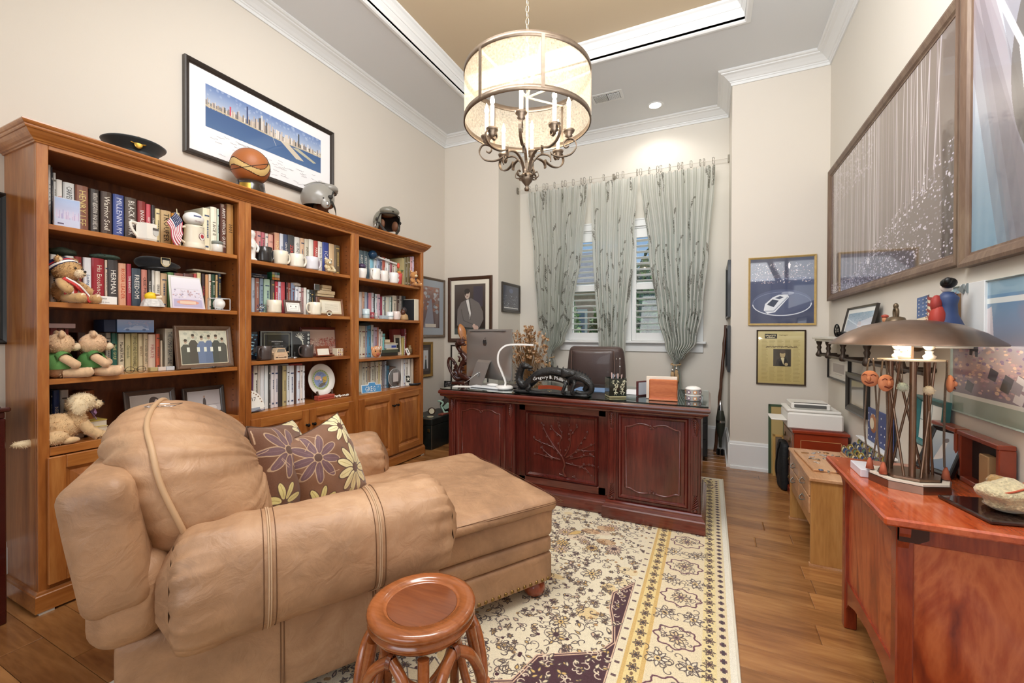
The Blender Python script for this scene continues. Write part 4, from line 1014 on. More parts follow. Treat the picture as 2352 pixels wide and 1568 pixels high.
m.tube([(-.006,-.003,.024),(0,-.004,.028),(.006,-.003,.024)],.0012,WR,5);m.build('rims',t)
for sx in(-1,1): MB().tube([(sx*.046,-.003,.022),(sx*.05,.03,.02),(-sx*.01,.036,.012)],.0012,WR,5).build('temple',t)
for i,(a,b,c)in enumerate(((1.296,1.332,'#b8a878'),(1.334,1.372,'#d8ccc0'),(1.374,1.416,'#c8ccd0'))):
 fbox('acrylic_block',('clear block with gold inside by the reading glasses','middle one of the three clear blocks before the books','clear block with grey inside next to the large framed photo')[i],'paperweight',a,b,1.077,1.1,-2.86,.03,c,group='clear acrylic blocks',rough=.08)
def photo_group(name,bg,figs,seed):
 c=Cv(300,200,bg);r_=random.Random(seed);c.grad('#8c8878',bg,0,.6);c.speck(r_,90,0,1,.55,1,.02,.06,['#c8c4a8','#a8ac98','#e0dcc4'],.5)
 for x,h,col in figs:
  c.poly([(x-.09,0),(x-.1,h*.62),(x-.04,h*.74),(x+.04,h*.74),(x+.1,h*.62),(x+.09,0)],col);c.ell(x,h*.84,.032,.06,'#b8a088');c.ell(x,h*.89,.034,.04,'#4c4438')
 return c
pg=photo_group('g','#d4d2bc',[(.1,.8,'#5c5c50'),(.26,.98,'#5a564c'),(.44,.92,'#7484a0'),(.6,.95,'#6c7c98'),(.76,.96,'#545850'),(.9,.85,'#5c5c54')],2)
for x in(.12,.33,.48,.62,.8): pg.rect(x,x+.06,.36,.5,'#e8ead8')
picture('photo_frame','wide brown frame with a pale group photo at the right of the third shelf','photo frame',(-2.86,1.585,1.077),RZ,.325,.262,pg.image('group_photo'),.026,.018,'#6e5644',.004,'#e8e0c4',R(-8),group='photo frames on the shelves',gloss=.6)
t=thing('letter_opener','silver letter opener lying in front of the large brown photo frame','letter opener',(-2.808,1.58,1.081),RZ+R(-4))
MB().prism([(0,-.105),(.009,-.03),(.01,.02),(0,.03),(-.008,.02),(-.008,-.03)],'z',0,.004,STEEL).build('handle',t)if 0 else MB().box(-.105,.02,-.006,.006,0,.006,STEEL).build('handle',t)
MB().lathe([(.007,0),(.014,0),(.014,.007),(.007,.007)],mat('dark_steel','#55565a',.3,.9),n=16,c=(.02,0,0)).build('hinge_ring',t)
MB().add([(.033,-.008,0),(.105,0,0),(.033,.008,0),(.033,-.008,.004),(.105,0,.004),(.033,.008,.004)],[(2,1,0),(3,4,5),(0,1,4,3),(1,2,5,4),(2,0,3,5)],STEEL).build('blade',t)
def pphoto():
 c=Cv(300,220,'#b4aca4');c.grad('#8c8478','#c8c0b8');c.ell(.62,.6,.15,.32,'#46382e',rot=.3);c.ell(.64,.62,.1,.19,'#ecd4c4',rot=.3);c.poly([(.05,0),(.12,.42),(.42,.5),(.6,.3),(.75,0)],'#5c544e')
 c.poly([(.12,.45),(.3,.52),(.45,.48),(.3,.34)],'#e8dcd0');c.poly([(.58,.5),(.48,.82),(.55,.9),(.66,.85),(.6,.7)],'#4a3a30');c.ell(.5,.22,.08,.05,'#ecd8c8',rot=-.5);c.poly([(.68,.38),(.85,.1),(.92,.15),(.75,.42)],'#e0ccbc');c.line([(.4,.16),(.5,.2),(.62,.17)],.012,'#2c2824')
 return c
picture('photo_frame','brown frame with a smiling portrait photo on the bottom shelf behind the chaise','photo frame',(-2.95,1.345,.76),RZ+R(-3),.245,.205,pphoto().image('portrait_photo'),.028,.014,'#4f4038',.003,'#ded8d0',R(-12),group='photo frames on the shelves',gloss=.5)
c=Cv(260,180,'#c8c4c4');c.grad('#d4d0d0','#bcb8b8');c.rect(0,1,.3,.33,'#a8a4a4');c.ell(.5,.4,.05,.28,'#58504e');c.ell(.5,.72,.03,.06,'#b89c8c');c.ell(.3,.15,.14,.14,'#eceae8');c.ell(.72,.15,.16,.14,'#eceae8')
picture('photo_frame','dark frame with a pale standing-figure photo at the right of the bottom shelf','photo frame',(-2.95,1.63,.76),RZ,.245,.19,c.image('figure_photo'),.026,.014,'#423832',.002,'#ded8d0',R(-8),group='photo frames on the shelves',gloss=.5)
for i,(z0,z1,c_,x0,x1)in enumerate(((.76,.803,'#e6dcb8',1.045,1.125),(.804,.838,'#d9c264',1.03,1.122))):
 t=thing('lying_book',('cream book lying beneath the yellow one by the plush dog','yellow book lying on a cream one by the plush dog')[i],'book',(-2.9,x0,z0),RZ,'books lying by the plush dog')
 cm=M_(c_);b=x1-x0;MB().box(0,b,0,.13,0,.003,cm).box(0,b,0,.13,z1-z0-.003,z1-z0,cm).box(0,.004,0,.13,0,z1-z0,cm).build('cover',t)
 MB().box(.004,b-.002,.003,.127,.003,z1-z0-.003,PAGES).build('pages',t)
fbox('white_card','small white card standing between the plush dog and the yellow book','card',.985,1.03,.76,.885,-2.9,.004,'#f2f0ec')
t=thing('white_figurine','glossy white carved figurine at the left end of the mugs','figurine',(-2.85,1.872,1.793),RZ)
PW_=mat('porcelain','#eeebe4',.2,coat=.6)
m=MB();m.lathe([(0,0),(.035,0),(.034,.01),(.022,.02),(.024,.06),(.03,.1),(.026,.13),(.014,.15),(.02,.165),(.024,.185),(.016,.205),(0,.21)],PW_,n=20);m.build('figure',t)
m=MB();m.tube(spline([(.02,-.01,.12),(.034,-.02,.09),(.02,-.028,.06)],5),.008,PW_,8).tube(spline([(-.02,-.01,.12),(-.03,-.022,.1),(-.008,-.03,.085)],5),.008,PW_,8).build('arms',t)
def crest(col='#c8ccd0'):
 def f(t,r,h):
  m=MB();ondisc(m,r,-25,h*.55,h*.28,M_(col));m.build('crest',t)
 return f
mug('black mug with a silver crest, first mug from the left in the middle bay',(-2.845,1.96,1.793),.05,.105,'#2a2624',10,crest(),rough=.25)
def jp(t,r,h): decal(t,'Jeep',r,-50,h*.42,h*.2,'#26221e',.035);decal(t,'ooo',r,-50,h*.66,h*.14,'#26221e',.03)
mug('cream flared mug printed with a black vehicle, right of the black crested mug',(-2.845,2.083,1.793),.045,.1,'#ece2cc',0,jp,flare=.12)
lump('red_ball','small red ball resting in the cream flared mug','ball',(-2.845,2.08,1.865),(.03,.03,.02),'#b8504c',2,amp=0)
def yl(t,r,h): decal(t,'TROPHY',r,-55,h*.58,h*.17,'#4c4420',.045)
mug('cream mug with a yellow and black word, its handle to the left',(-2.845,2.215,1.793),.05,.1,'#eee8d8',0,yl)
def rg(t,r,h):
 m=MB();ondisc(m,r,-30,h*.5,h*.26,M_('#c4a8b8'));ondisc(m,r,-30,h*.5,h*.16,M_('#e8e6ea'),off=.0006);m.build('crest',t)
mug('pale lavender-white mug with a faint round crest beside the leopard cub',(-2.845,2.352,1.793),.049,.1,'#dcdae0',0,rg)
for i,(z,c_,tx)in enumerate(((1.69,'#20242e','AMERICAN HISTORY'),(1.7035,'#2a3448','COMMAND'))):
 t=thing('lying_book',('dark blue book lying across the upright ones, lower of two','dark book lying across the upright ones, upper of two')[i],'book',(-2.9,1.89,z),RZ,'books lying in the middle bay')
 MB().box(0,.13,0,.15,0,.0125,M_(c_)).build('cover',t);MB().text(tx,(.065,-.001,.006),(1,0,0),(0,0,1),.006,M_('#e8e6e0')).build('title',t)
t=thing('puzzle_cube','colourful twisting puzzle cube sitting on top of the books','toy',(-2.945,2.1,1.688),RZ+R(-4))
MB().cbox(-.03,.03,-.03,.03,0,.06,BLK,.002).build('cube_core',t)
cols=[['#e08a3c','#e8a050','#e0a060'],['#d8dc6c','#d8d8c8','#e8e6dc'],['#dcdcc0','#9cc0c8','#5c9c8c']]
for r_ in range(3):
 for c_ in range(3):
  x,z=-.0285+c_*.0193,.0015+r_*.0193
  MB().cbox(x,x+.018,-.0315,-.03,z,z+.0175,M_(cols[r_][c_],.3),.0005).build('sticker',t)
  y=-.0285+c_*.0193;MB().cbox(-.0315,-.03,y,y+.018,z,z+.0175,M_('#3f8f6c',.3),.0005).build('sticker',t)
t=thing('wire_balance_toy','spiky chrome balance toy on the second shelf by the smiling mug','ornament',(-2.84,1.925,1.44),RZ)
MB().lathe([(0,0),(.026,0),(.026,.003),(.004,.006),(.003,.02),(0,.02)],STEEL,n=18).build('base',t)
m=MB()
for k in range(9):
 a=2*PI*k/9;m.tube([(0,0,.035),(.026*math.cos(a),-.012,.035+.024*math.sin(a))],.0016,STEEL,5);m.ell((.026*math.cos(a),-.012,.035+.024*math.sin(a)),.004,mat('blue_glass','#2a3c6c',.1),8)
m.ell((0,0,.035),.01,STEEL,10);m.build('spokes',t)
MB().tube(spline([(-.02,0,.05),(.02,0,.058),(.06,-.004,.045)],5),.0018,STEEL,6).build('arm',t)
def smile(t,r,h):
 m=MB();ondisc(m,r,-35,h*.5,h*.33,M_('#8a8070'));ondisc(m,r,-35,h*.5,h*.3,M_('#f4f0e6'),off=.0006);m.build('ring',t)
 decal(t,'" "',r+.001,-35,h*.56,h*.1,'#2a2620')
mug('cream mug with a drawn face in a circle, left of the small slanted frame',(-2.845,2.034,1.44),.048,.092,'#ece2cc',25,smile)
c=Cv(220,140,'#f2f0ea');c.rect(.06,.94,.1,.9,'#2c2824');c.rect(.075,.925,.12,.88,'#f4f2ec');c.ell(.3,.6,.05,.08,'#4a4640');c.ell(.72,.58,.04,.12,'#5a544c');rr=random.Random(3);c.scrib(rr,.25,.8,.3,.02,'#3c3834',.012)
picture('small_frame','small silver-brown frame with a tiny sketch, slanted beside the face mug','photo frame',(-2.825,2.178,1.44),RZ+R(-6),.138,.103,c.image('sketch'),.016,.01,'#6c5850',.006,'#e4e0d8',R(-14),group='photo frames on the shelves',gloss=.5)
def bdg(t,r,h):
 m=MB();ondisc(m,r,-40,h*.5,h*.22,M_('#5c5038'));ondisc(m,r,-40,h*.5,h*.17,M_('#e8dfc4'),off=.0006);ondisc(m,r,-40,h*.5,h*.08,M_('#8a7448'),off=.0012);m.build('crest',t)
mug('cream mug with a brown badge standing before the framed certificate',(-2.845,2.38,1.44),.047,.1,'#efe6d0',180,bdg)
c=Cv(260,180,'#efe8d2');rr=random.Random(7);c.rect(.04,.96,.05,.95,'#d8cca8');c.rect(.05,.95,.065,.935,'#f0ead6')
for i in range(6): c.scrib(rr,.2,.85,.72-i*.09,.008,'#9a8c70',.008)
picture('framed_certificate','brown-framed cream certificate leaning at the right of the middle bay','photo frame',(-2.87,2.565,1.44),RZ,.25,.15,c.image('certificate'),.018,.012,'#7a5034',.006,'#e0d2b0',R(-8),group='photo frames on the shelves',gloss=.4)
t=thing('glass_paperweight','small clear glass globe in front of the framed certificate','paperweight',(-2.822,2.5,1.44),RZ);MB().ell((0,0,.022),.022,CLR,18).build('globe',t);MB().ell((0,0,.014),(.009,.009,.006),M_('#4a2c28'),8).build('core',t)
t=thing('photo_tag','rounded silver photo tag standing on the dark books in the middle bay','ornament',(-2.92,2.463,1.646),RZ);MB().rbox((0,0,.028),(.056,.006,.056),.003,STEEL,4).build('tag_frame',t);MB().box(-.02,.02,-.0036,-.003,.008,.048,M_('#5c5c58',.3)).build('picture',t)
t=thing('wooden_block_puzzle','pale wooden block stack on the books at the right of the middle bay','ornament',(-2.92,2.56,1.601),RZ)
WD=wood('pale_block_wood',['#c8ac80','#d8c098','#e4d2b0'],'y',20,6,rough=.6,coat=0)
for x0,x1,z0,z1 in((-.09,.08,0,.018),(-.088,.088,.021,.052),(-.045,.05,.054,.07),(-.04,.052,.072,.098)): MB().cbox(x0,x1,0,.09,z0,z1,WD,.002).build('block',t)
for i,c_ in enumerate(('#c89c94','#6a6058')):
 t=thing('lying_book',('pink-edged book supporting the wooden block stack','grey book beneath the wooden block stack')[i],'book',(-2.93,2.468,1.44+.08*(1-i)),RZ,'books lying in the middle bay');MB().cbox(0,.18,0,.13,0,.078,M_(c_),.002).build('cover',t)
lump('tin_toy_mouse','beige toy with a loop lying on top of the white books','toy',(-2.93,2.27,1.655),(.045,.03,.018),'#b8aca0',5)
c=Cv(64,180,'#101c2c');rr=random.Random(8);c.line([(.45,.1),(.5,.5),(.45,.9)],.05,'#7cb4cc');c.speck(rr,60,.1,.9,.1,.95,.01,.04,['#5c94b4','#b8dce8','#3c6484'])
fbox('blue_floral_box','dark box with pale blue flower pattern at the left of the black plaque','box',1.868,1.985,1.105,1.305,-2.955,.07,'#101c2c',face=lambda t,w,h: MB().quad((0,-.001,0),(w,-.001,0),(w,-.001,h),(0,-.001,h),imgmat('blue_floral',c.image('blue_floral'),.25,coat=1)).build('print',t))
c2=Cv(260,200,'#17181a');rr=random.Random(9);c2.rect(.0,1,0,1,'#8c9494');c2.rect(.03,.97,.035,.965,'#121314');c2.rect(.1,.9,.09,.91,'#9a9a80');c2.rect(.115,.885,.11,.89,'#181a1c')
fbox('engraved_plaque','black engraved plaque with silver border standing behind the dark mug','plaque',1.992,2.248,1.105,1.31,-2.935,.02,'#17181a',face=lambda t,w,h: (MB().quad((0,-.001,0),(w,-.001,0),(w,-.001,h),(0,-.001,h),imgmat('plaque',c2.image('plaque'),.15,coat=1)).build('print',t),MB().text('APPRECIATION PLAQUE',(w/2,-.002,h*.62),(1,0,0),(0,0,1),.007,M_('#e8e8e4')).text('PRESENTED TO',(w/2,-.002,h*.54),(1,0,0),(0,0,1),.004,M_('#e8e8e4')).text('IN RECOGNITION OF SERVICE',(w/2,-.002,h*.46),(1,0,0),(0,0,1),.005,M_('#e8e8e4')).text('WITH OUTSTANDING LEADERSHIP AND SUPPORT',(w/2,-.002,h*.38),(1,0,0),(0,0,1),.0045,M_('#e8e8e4')).build('lettering',t)))
c3=Cv(160,200,'#2c2a28');rr=random.Random(10);c3.line([(.75,.1),(.78,.4),(.7,.62),(.5,.75)],.06,'#dcdcc8')
for k in range(9): a=-.6+k*.42;c3.line([(.5,.75),(.5+.32*math.cos(a),.75+.2*math.sin(a))],.03,'#e4e4d4')
fbox('palm_inlay_box','black lacquer box inlaid with a white palm beside the dark mugs','box',2.25,2.37,1.105,1.31,-2.93,.05,'#2c2a28',face=lambda t,w,h: MB().quad((0,-.001,0),(w,-.001,0),(w,-.001,h),(0,-.001,h),imgmat('palm_inlay',c3.image('palm_inlay'),.2,coat=1)).build('print',t),rough=.2)
c4=Cv(64,200,'#23201e');rr=random.Random(10)
for z in range(6): c4.ell(.5,.12+z*.15,.3,.05,'#c8ccc4')
fbox('inlaid_side_box','narrow black box with a column of pale roundels beside the palm box','box',2.372,2.405,1.105,1.31,-2.93,.05,'#23201e',face=lambda t,w,h: MB().quad((0,-.001,0),(w,-.001,0),(w,-.001,h),(0,-.001,h),imgmat('roundels',c4.image('roundels'),.2,coat=1)).build('print',t),rough=.2)
c5=Cv(300,200,'#c8a898');rr=random.Random(12);c5.grad('#b89484','#dcc8b8',.3,1);c5.speck(rr,500,0,1,0,.62,.008,.025,['#a87064','#d8bca8','#b88478','#8c5c54','#e0ccb8']);c5.speck(rr,120,.5,1,.3,.66,.01,.03,['#9c4c44','#b86c5c'])
picture('photo_frame','dark red frame with a faded town photo in the middle bay','photo frame',(-2.985,2.545,1.105),RZ,.37,.242,c5.image('town_photo'),.022,.014,'#5a241e',0,'#ded8d0',R(-4),group='photo frames on the shelves',gloss=.4)
def lg(t,r,h): decal(t,'PROGRAM',r,-40,h*.5,h*.09,'#b8b4b4',.04)
mug('dark grey mug with handle to the left before the black plaque',(-2.85,1.962,1.105),.048,.1,'#4a3e3a',-150,lg,rough=.35)
mug('dark grey mug with pale lettering beside the tan card frame',(-2.87,2.33,1.105),.046,.1,'#4c403c',180,lg,rough=.35)
t=thing('wooden_car_model','pale wooden car model seen from the front between the dark mugs','toy car',(-2.835,2.072,1.105),RZ)
WC=wood('pale_car_wood',['#d4ae88','#e0c09c','#ead0b0'],'y',25,6,rough=.5,coat=.1)
MB().prism([(0,-.052),(0,.052),(.035,.055),(.048,.048),(.056,.042),(.082,.03),(.085,0),(.082,-.03),(.056,-.042),(.048,-.048),(.035,-.055)],'y',-.012,.035,WC).build('car_body',t)
MB().prism([(.054,-.034),(.054,.034),(.077,.026),(.077,-.026)],'y',-.0135,-.012,M_('#8c8478',.2)).build('windscreen',t)
m=MB();G_=M_('#5c4a40')
m.box(-.042,-.024,-.0135,-.012,.012,.02,G_).box(.024,.042,-.0135,-.012,.012,.02,G_).box(-.02,.02,-.0135,-.012,.012,.017,G_).box(-.022,.022,-.0135,-.012,.026,.036,M_('#d8b494'));m.build('grille',t)
for sx in(-1,1): MB().ell((sx*.06,-.005,.052),(.008,.005,.005),WC,8).build('mirror',t)
for sx in(-1,1): MB().lathe([(0,-.004),(.014,-.004),(.014,.004),(0,.004)],M_('#c8a888'),n=14,axis='x',c=(sx*.046,.01,.012)).build('wheel',t)
t=thing('black_pawn_figure','small dark figure with a silver base between the mugs','figurine',(-2.86,2.21,1.105),RZ);MB().lathe([(0,0),(.022,0),(.02,.01),(.008,.016),(0,.016)],STEEL,n=14).build('base',t);MB().lathe([(.008,.016),(.006,.03),(.009,.045),(0,.052)],BLK,n=12).build('figure',t)
t=thing('card_frame','brown leather easel frame with a blank cream card beside the town photo','photo frame',(-2.86,2.48,1.105),rot=(R(-12),0,RZ))
MB().cbox(-.068,.068,0,.006,.012,.088,M_('#7a4028'),.002).build('leather_back',t);MB().box(-.056,.056,-.002,0,.014,.066,M_('#efe8d8')).build('card',t);MB().cbox(-.08,.085,-.03,.03,0,.01,M_('#84452a'),.002).build('easel_base',t)
t=thing('carved_dice_cube','cream cube carved with little symbols at the right of the third shelf','ornament',(-2.865,2.632,1.105),RZ);MB().cbox(-.032,.032,-.025,.035,0,.062,M_('#e8dcc0'),.003).build('cube',t)
for i in range(3):
 for j in range(3): MB().box(-.026+i*.02,-.014+i*.02,-.0262,-.025,.006+j*.019,.018+j*.019,M_(['#b08c6c','#a07c8c','#c8a474'][(i+j)%3])).build('symbol',t)
t=thing('painted_plate','white plate with a painted round seal standing at the right of the magazines','plate',(-2.92,2.505,.912),rot=(R(-10),0,RZ))
PL=mat('plate_glaze','#eeebe2',.2,coat=.7)
MB().lathe([(0,.006),(.085,.006),(.095,.0),(.128,-.012),(.131,-.01),(.131,-.006),(.09,.012),(0,.014)],PL,n=48,axis='y').build('plate_body',t)
c=Cv(400,400,'#eeebe2');rr=random.Random(13)
c.ell(.5,.5,.49,.49,'#b8c490');c.ell(.5,.5,.39,.39,'#8ca0cc')
for k in range(26): a=2*PI*k/26;c.ell(.5+.44*math.cos(a),.5+.44*math.sin(a),.02,.03,'#6c8850',rot=a)
c.poly([(.15,.62),(.3,.72),(.5,.66),(.55,.55),(.3,.5),(.18,.52)],'#e8c0a8');c.poly([(.6,.6),(.85,.66),(.86,.45),(.7,.3),(.5,.2),(.62,.42)],'#d8b448');c.poly([(.3,.16),(.4,.28),(.6,.34),(.78,.36),(.7,.24),(.5,.14)],'#6c6458')
c.speck(rr,70,.3,.75,.2,.5,.008,.022,['#4c4840','#5c6c5c','#84806c']);c.speck(rr,30,.3,.7,.68,.85,.006,.014,['#2c3454','#44508c']);c.ell(.5,.5,.06,.06,'#e8b8c0');c.ell(.5,.5,.035,.035,'#f4ecec')
V=[(0,.0045,0)]+[(.084*math.cos(2*PI*k/40),.0045,.084*math.sin(2*PI*k/40))for k in range(40)]
f=[(0,1+k,1+(k+1)%40)for k in range(40)];uu=lambda p: (.5+p[0]/.172,.5+p[2]/.172)
MB().add(V,f,imgmat('plate_seal',c.image('plate_seal'),.25,coat=.7),False,[tuple(uu(V[j])for j in q)for q in f]).build('seal',t)
t2=thing('plate_easel','dark wooden easel holding the painted plate','stand',(-2.91,2.505,.755),RZ)
for sx in(-1,1):
 MB().tube(spline([(sx*.075,-.03,.07),(sx*.07,-.035,.02),(sx*.06,-.005,.006),(sx*.05,.05,.012),(sx*.04,.06,.09)],5),.008,M_('#4a3426'),8).build('easel_arm',t2)
MB().tube([(-.06,.02,.01),(.06,.02,.01)],.005,M_('#4a3426'),8).build('crossbar',t2)
fbox('red_case','flat red patterned case lying below the plate','box',2.41,2.575,.755,.79,-2.84,.05,'#b05040',face=lambda t,w,h: MB().box(0,w,-.001,0,h*.45,h*.55,M_('#7a2c24')).build('lid_seam',t))
t=thing('pearl_strands','tangle of pale beads lying at the right of the painted plate','beads',(-2.83,2.64,.757),RZ)
m=MB();rr=random.Random(14)
for k in range(60): m.ell((rr.uniform(-.07,.07),rr.uniform(-.02,.025),rr.uniform(.004,.016)),.005,PL,6)
tag(m.build('beads',t),kind='stuff')
for i,(x0,x1,z0,z1,c_)in enumerate(((2.02,2.2,1.045,1.053,'#b8b0ac'),(2.03,2.19,1.054,1.063,'#d0ccc8'),(2.2,2.31,1.045,1.06,'#c8584c'))):
 fbox('lying_magazine',('lower pale magazine lying on the upright ones','upper pale magazine lying on the upright ones','red and white magazine lying on the upright ones')[i],'magazine',x0,x1,z0,z1,-2.9,.16,c_,group='magazines lying flat')
t=thing('round_calendar','white fan-shaped calendar standing before the magazines at the left','calendar',(-2.812,1.836,.76),rot=(R(-10),0,RZ))
pts=[(0,0)]+[(.105*math.cos(R(a)),.13*math.sin(R(a))+.02)for a in range(0,91,10)]+[(0,.15)]
MB().prism([(z,x)for x,z in pts],'y',0,.004,M_('#f0ece2')).build('fan',t)
MB().text('17',(.035,-.001,.085),(1,0,0),(0,0,1),.024,BLK).build('numerals',t)
for k in range(7):
 a=R(22+k*11);MB().box(.094*math.cos(a)-.004,.094*math.cos(a)+.004,-.001,0,.118*math.sin(a)+.014,.118*math.sin(a)+.022,M_('#8a6a50')).build('square',t)
MB().box(0,.07,-.002,0,.01,.026,M_('#9ca0a8')).build('label_strip',t)
MB().cbox(-.0,.1,-.01,.02,0,.006,M_('#5c6078')).build('calendar_base',t)
mug('white cup with tapered sides at the left of the right bay',(-2.85,2.885,1.79),.036,.088,'#efeae2',60,None,flare=.22,name='cup')
lump('plum_ball','dark plum ball resting in the tapered white cup','ball',(-2.85,2.885,1.875),(.036,.036,.025),'#544460',1,amp=0,rough=.3)
def rl(t,r,h): decal(t,'GOLDEN',r,-40,h*.72,h*.11,'#5c6484',.05);m=MB();ondisc(m,r,-40,h*.4,h*.22,M_('#e0a8a4'));m.build('crest',t)
mug('tall white mug with blue word and pink patch, second from left in the right bay',(-2.85,3.048,1.79),.05,.11,'#f0ece4',200,rl)
def fl(t,r,h):
 m=MB();ondisc(m,r,-45,h*.75,h*.14,M_('#3c342e'));ondisc(m,r,-45,h*.38,h*.22,M_('#8a6c5c'));m.build('crest',t)
mug('white mug with a dark flower print, third from left in the right bay',(-2.85,3.165,1.79),.045,.105,'#efe9e2',0,fl)
def tx(t,r,h):
 for k in range(5): decal(t,'WORDS',r,-50,h*(.78-k*.15),h*.06,'#8c96a0',.035)
mug('white mug with lines of grey words next to the red vase',(-2.85,3.305,1.79),.047,.105,'#f0edea',0,tx)
t=thing('red_vase','red vase holding a red and green artificial flower','vase',(-2.87,3.405,1.79),RZ,None)
MB().lathe([(0,0),(.026,0),(.03,.01),(.036,.06),(.04,.11),(.034,.115),(0,.11)],M_('#c8504c',.25),n=20).build('vase_body',t)
m=MB();m.tube([(0,0,.1),(-.015,-.01,.2)],.003,M_('#4c6c3c'),6).tube([(0,0,.1),(.045,-.01,.15)],.002,M_('#4c6c3c'),6);m.build('stems',t)
m=MB();m.ell((-.015,-.01,.19),(.016,.014,.03),M_('#d8583c'),10);m.ell((0,-.01,.125),(.026,.02,.012),M_('#d88c3c'),8);m.ell((.045,-.01,.15),(.02,.01,.007),M_('#5c7c4c'),8);m.build('petals',t)
t=thing('navy_ball_cap','small glossy navy round cap sitting on the blue books in the right bay','hat',(-2.92,3.09,2.035),RZ)
MB().ell((0,0,.01),(.045,.045,.042),M_('#24405c',.25),18).build('crown',t);MB().ell((.04,-.02,.004),(.03,.03,.004),M_('#1c2838',.25),12).build('brim',t)
t=thing('slim_white_box','slim white box lying across the books beside the navy cap','box',(-2.94,3.3,2.012),rot=(0,R(6),RZ));MB().cbox(-.15,.14,-.03,.08,0,.014,M_('#f2f0ec'),.002).build('box_body',t)
t=thing('khaki_folder','tall khaki folder turned to show its side on the top shelf of the right bay','folder',(-2.87,3.462,1.79),RZ);MB().box(0,.033,0,.2,0,.28,M_('#b8a878')).build('cover',t)
def g_(t,r,h):
 m=MB();m.text('G',tuple(Vector((math.cos(R(-60)),math.sin(R(-60)),0))*(r+.002)+Vector((0,0,h*.5))),(-math.sin(R(-60)),math.cos(R(-60)),0),(0,0,1),h*.55,M_('#c05c54'));m.build('lettering',t)
mug('white and red patterned square mug with a large letter in the right bay',(-2.84,3.335,1.432),.04,.082,'#ead8d0',0,g_)
smalls=[('pale_blue_cup','pale blue cup at the left end of the second shelf in the right bay','cup',2.925,.034,.085,'#cfe0e4'),('white_canister','glossy white canister between the glass dish and the red letter mug','jar',3.245,.033,.075,'#f0f4f4'),('red_tin','small red tin on the second shelf in the right bay','tin',3.005,.02,.06,'#a0404a'),('silver_tumbler','little silver tumbler beside the red tin','cup',3.055,.016,.055,'#b8b4b0')]
for nm,lb,ct,y,r,h,cl in smalls:
 t=thing(nm,lb,ct,(-2.84,y,1.432),RZ);MB().lathe([(0,0),(r*.85,0),(r*.95,.004),(r,h),(r-.003,h),(r*.8,.01),(0,.008)],mat('glaze_'+cl,cl,.25,coat=.5),n=20).build('cup_body',t);MB().lathe([(r+.0005,h*.35),(r+.0012,h*.4),(r+.0005,h*.45)],M_('#9cb4bc'),n=20).build('painted_band',t)
t=thing('glass_dish','small clear glass dish with blue pieces on the second shelf in the right bay','dish',(-2.83,3.15,1.432),RZ);MB().cbox(-.04,.04,-.02,.03,0,.035,M_('#b8c4cc',.08),.004).build('dish',t)
t=thing('carved_head_bust','dark carved bust of a woman in a beige robe, right bay','statue',(-2.84,3.45,1.432),RZ)
MB().lathe([(0,0),(.045,0),(.048,.01),(.04,.05),(.018,.07),(0,.07)],M_('#b89468'),n=16).build('robe',t);MB().ell((-.02,-.005,.075),(.024,.026,.035),M_('#5a3424',.3),14).build('face',t)
MB().ell((.002,0,.1),(.03,.028,.035),M_('#3c3434',.3),14).build('headscarf',t);MB().ell((-.038,-.01,.072),(.006,.005,.008),M_('#5a3424',.3),8).build('nose',t)
t=thing('magazine_file','black and white cardboard magazine file at the right end of the second shelf','magazine file',(-2.815,3.625,1.432),RZ)
MB().cbox(-.038,.038,0,.24,0,.225,M_('#e8e0cc'),.002).build('end_panel',t);MB().box(-.0395,-.038,.002,.24,0,.22,M_('#26262a')).build('side_panel',t)
t=lump('black_pouch','soft black pouch lying on the upright spiral books','bag',(-2.9,2.945,1.366),(.08,.06,.018),'#1c2422',7)
t=thing('tiger_mask','small orange striped ceramic mask before the books in the right bay','ornament',(-2.845,3.065,1.07),RZ)
MB().ell((0,0,.055),(.062,.02,.055),M_('#d89868',.25),18).build('face',t)
m=MB()
for sx in(-1,1):
 for k in range(3): m.tube([(sx*(.012+k*.014),-.018+k*.003,.07+.01*k),(sx*(.01+k*.015),-.014+k*.002,.1-k*.006)],.004,M_('#f0e8dc',.25),6)
 m.ell((sx*.03,-.017,.06),(.01,.005,.006),M_('#3c2c20'),8);m.ell((sx*.058,0,.085),(.013,.008,.02),M_('#e8a878',.25),8)
m.ell((0,-.019,.03),(.02,.008,.014),M_('#b8604c'),10);m.build('markings',t)
zz=1.07
for i,(x0,x1,h,c_,lb)in enumerate(((3.24,3.47,.03,'#30302c','dark patterned box at the bottom of the lying stack'),(3.25,3.47,.032,'#4c5444','grey-green tin in the lying stack'),(3.3,3.475,.012,'#e0d8c0','thin cream book in the lying stack'),(3.29,3.45,.035,'#c4ccd4','white book with a blue block in the lying stack'),(3.29,3.47,.012,'#e4dcc8','cream book above the blue block in the lying stack'),(3.29,3.42,.012,'#b8a888','thin tan book near the top of the lying stack'),(3.29,3.35,.028,'#ecdcbc','small cream box topping the lying stack'))):
 t=fbox('lying_book' if i not in(0,1,6)else 'small_box',lb+' in the right bay','book' if i not in(0,1,6)else 'box',x0,x1,zz,zz+h,-2.93,.13,c_,group='things lying stacked in the right bay');zz+=h+.0005
 if i==3: MB().box(.08,.15,-.001,0,.006,h-.008,M_('#3c4c9c')).build('blue_block',t)
c=Cv(100,160,'#c8bca8');c.rect(.1,.9,.1,.9,'#2c302c')
picture('small_frame','narrow cream frame with a dark picture behind the yellow book','photo frame',(-2.965,3.505,1.07),RZ,.1,.21,c.image('dark_card'),.012,.01,'#d8ccb8',0,'#fff',R(-3),group='photo frames on the shelves',gloss=.3)
fbox('maroon_binder','maroon binder standing at the back of the third shelf in the right bay','binder',3.47,3.595,1.07,1.34,-3.0,.05,'#8c3c34')
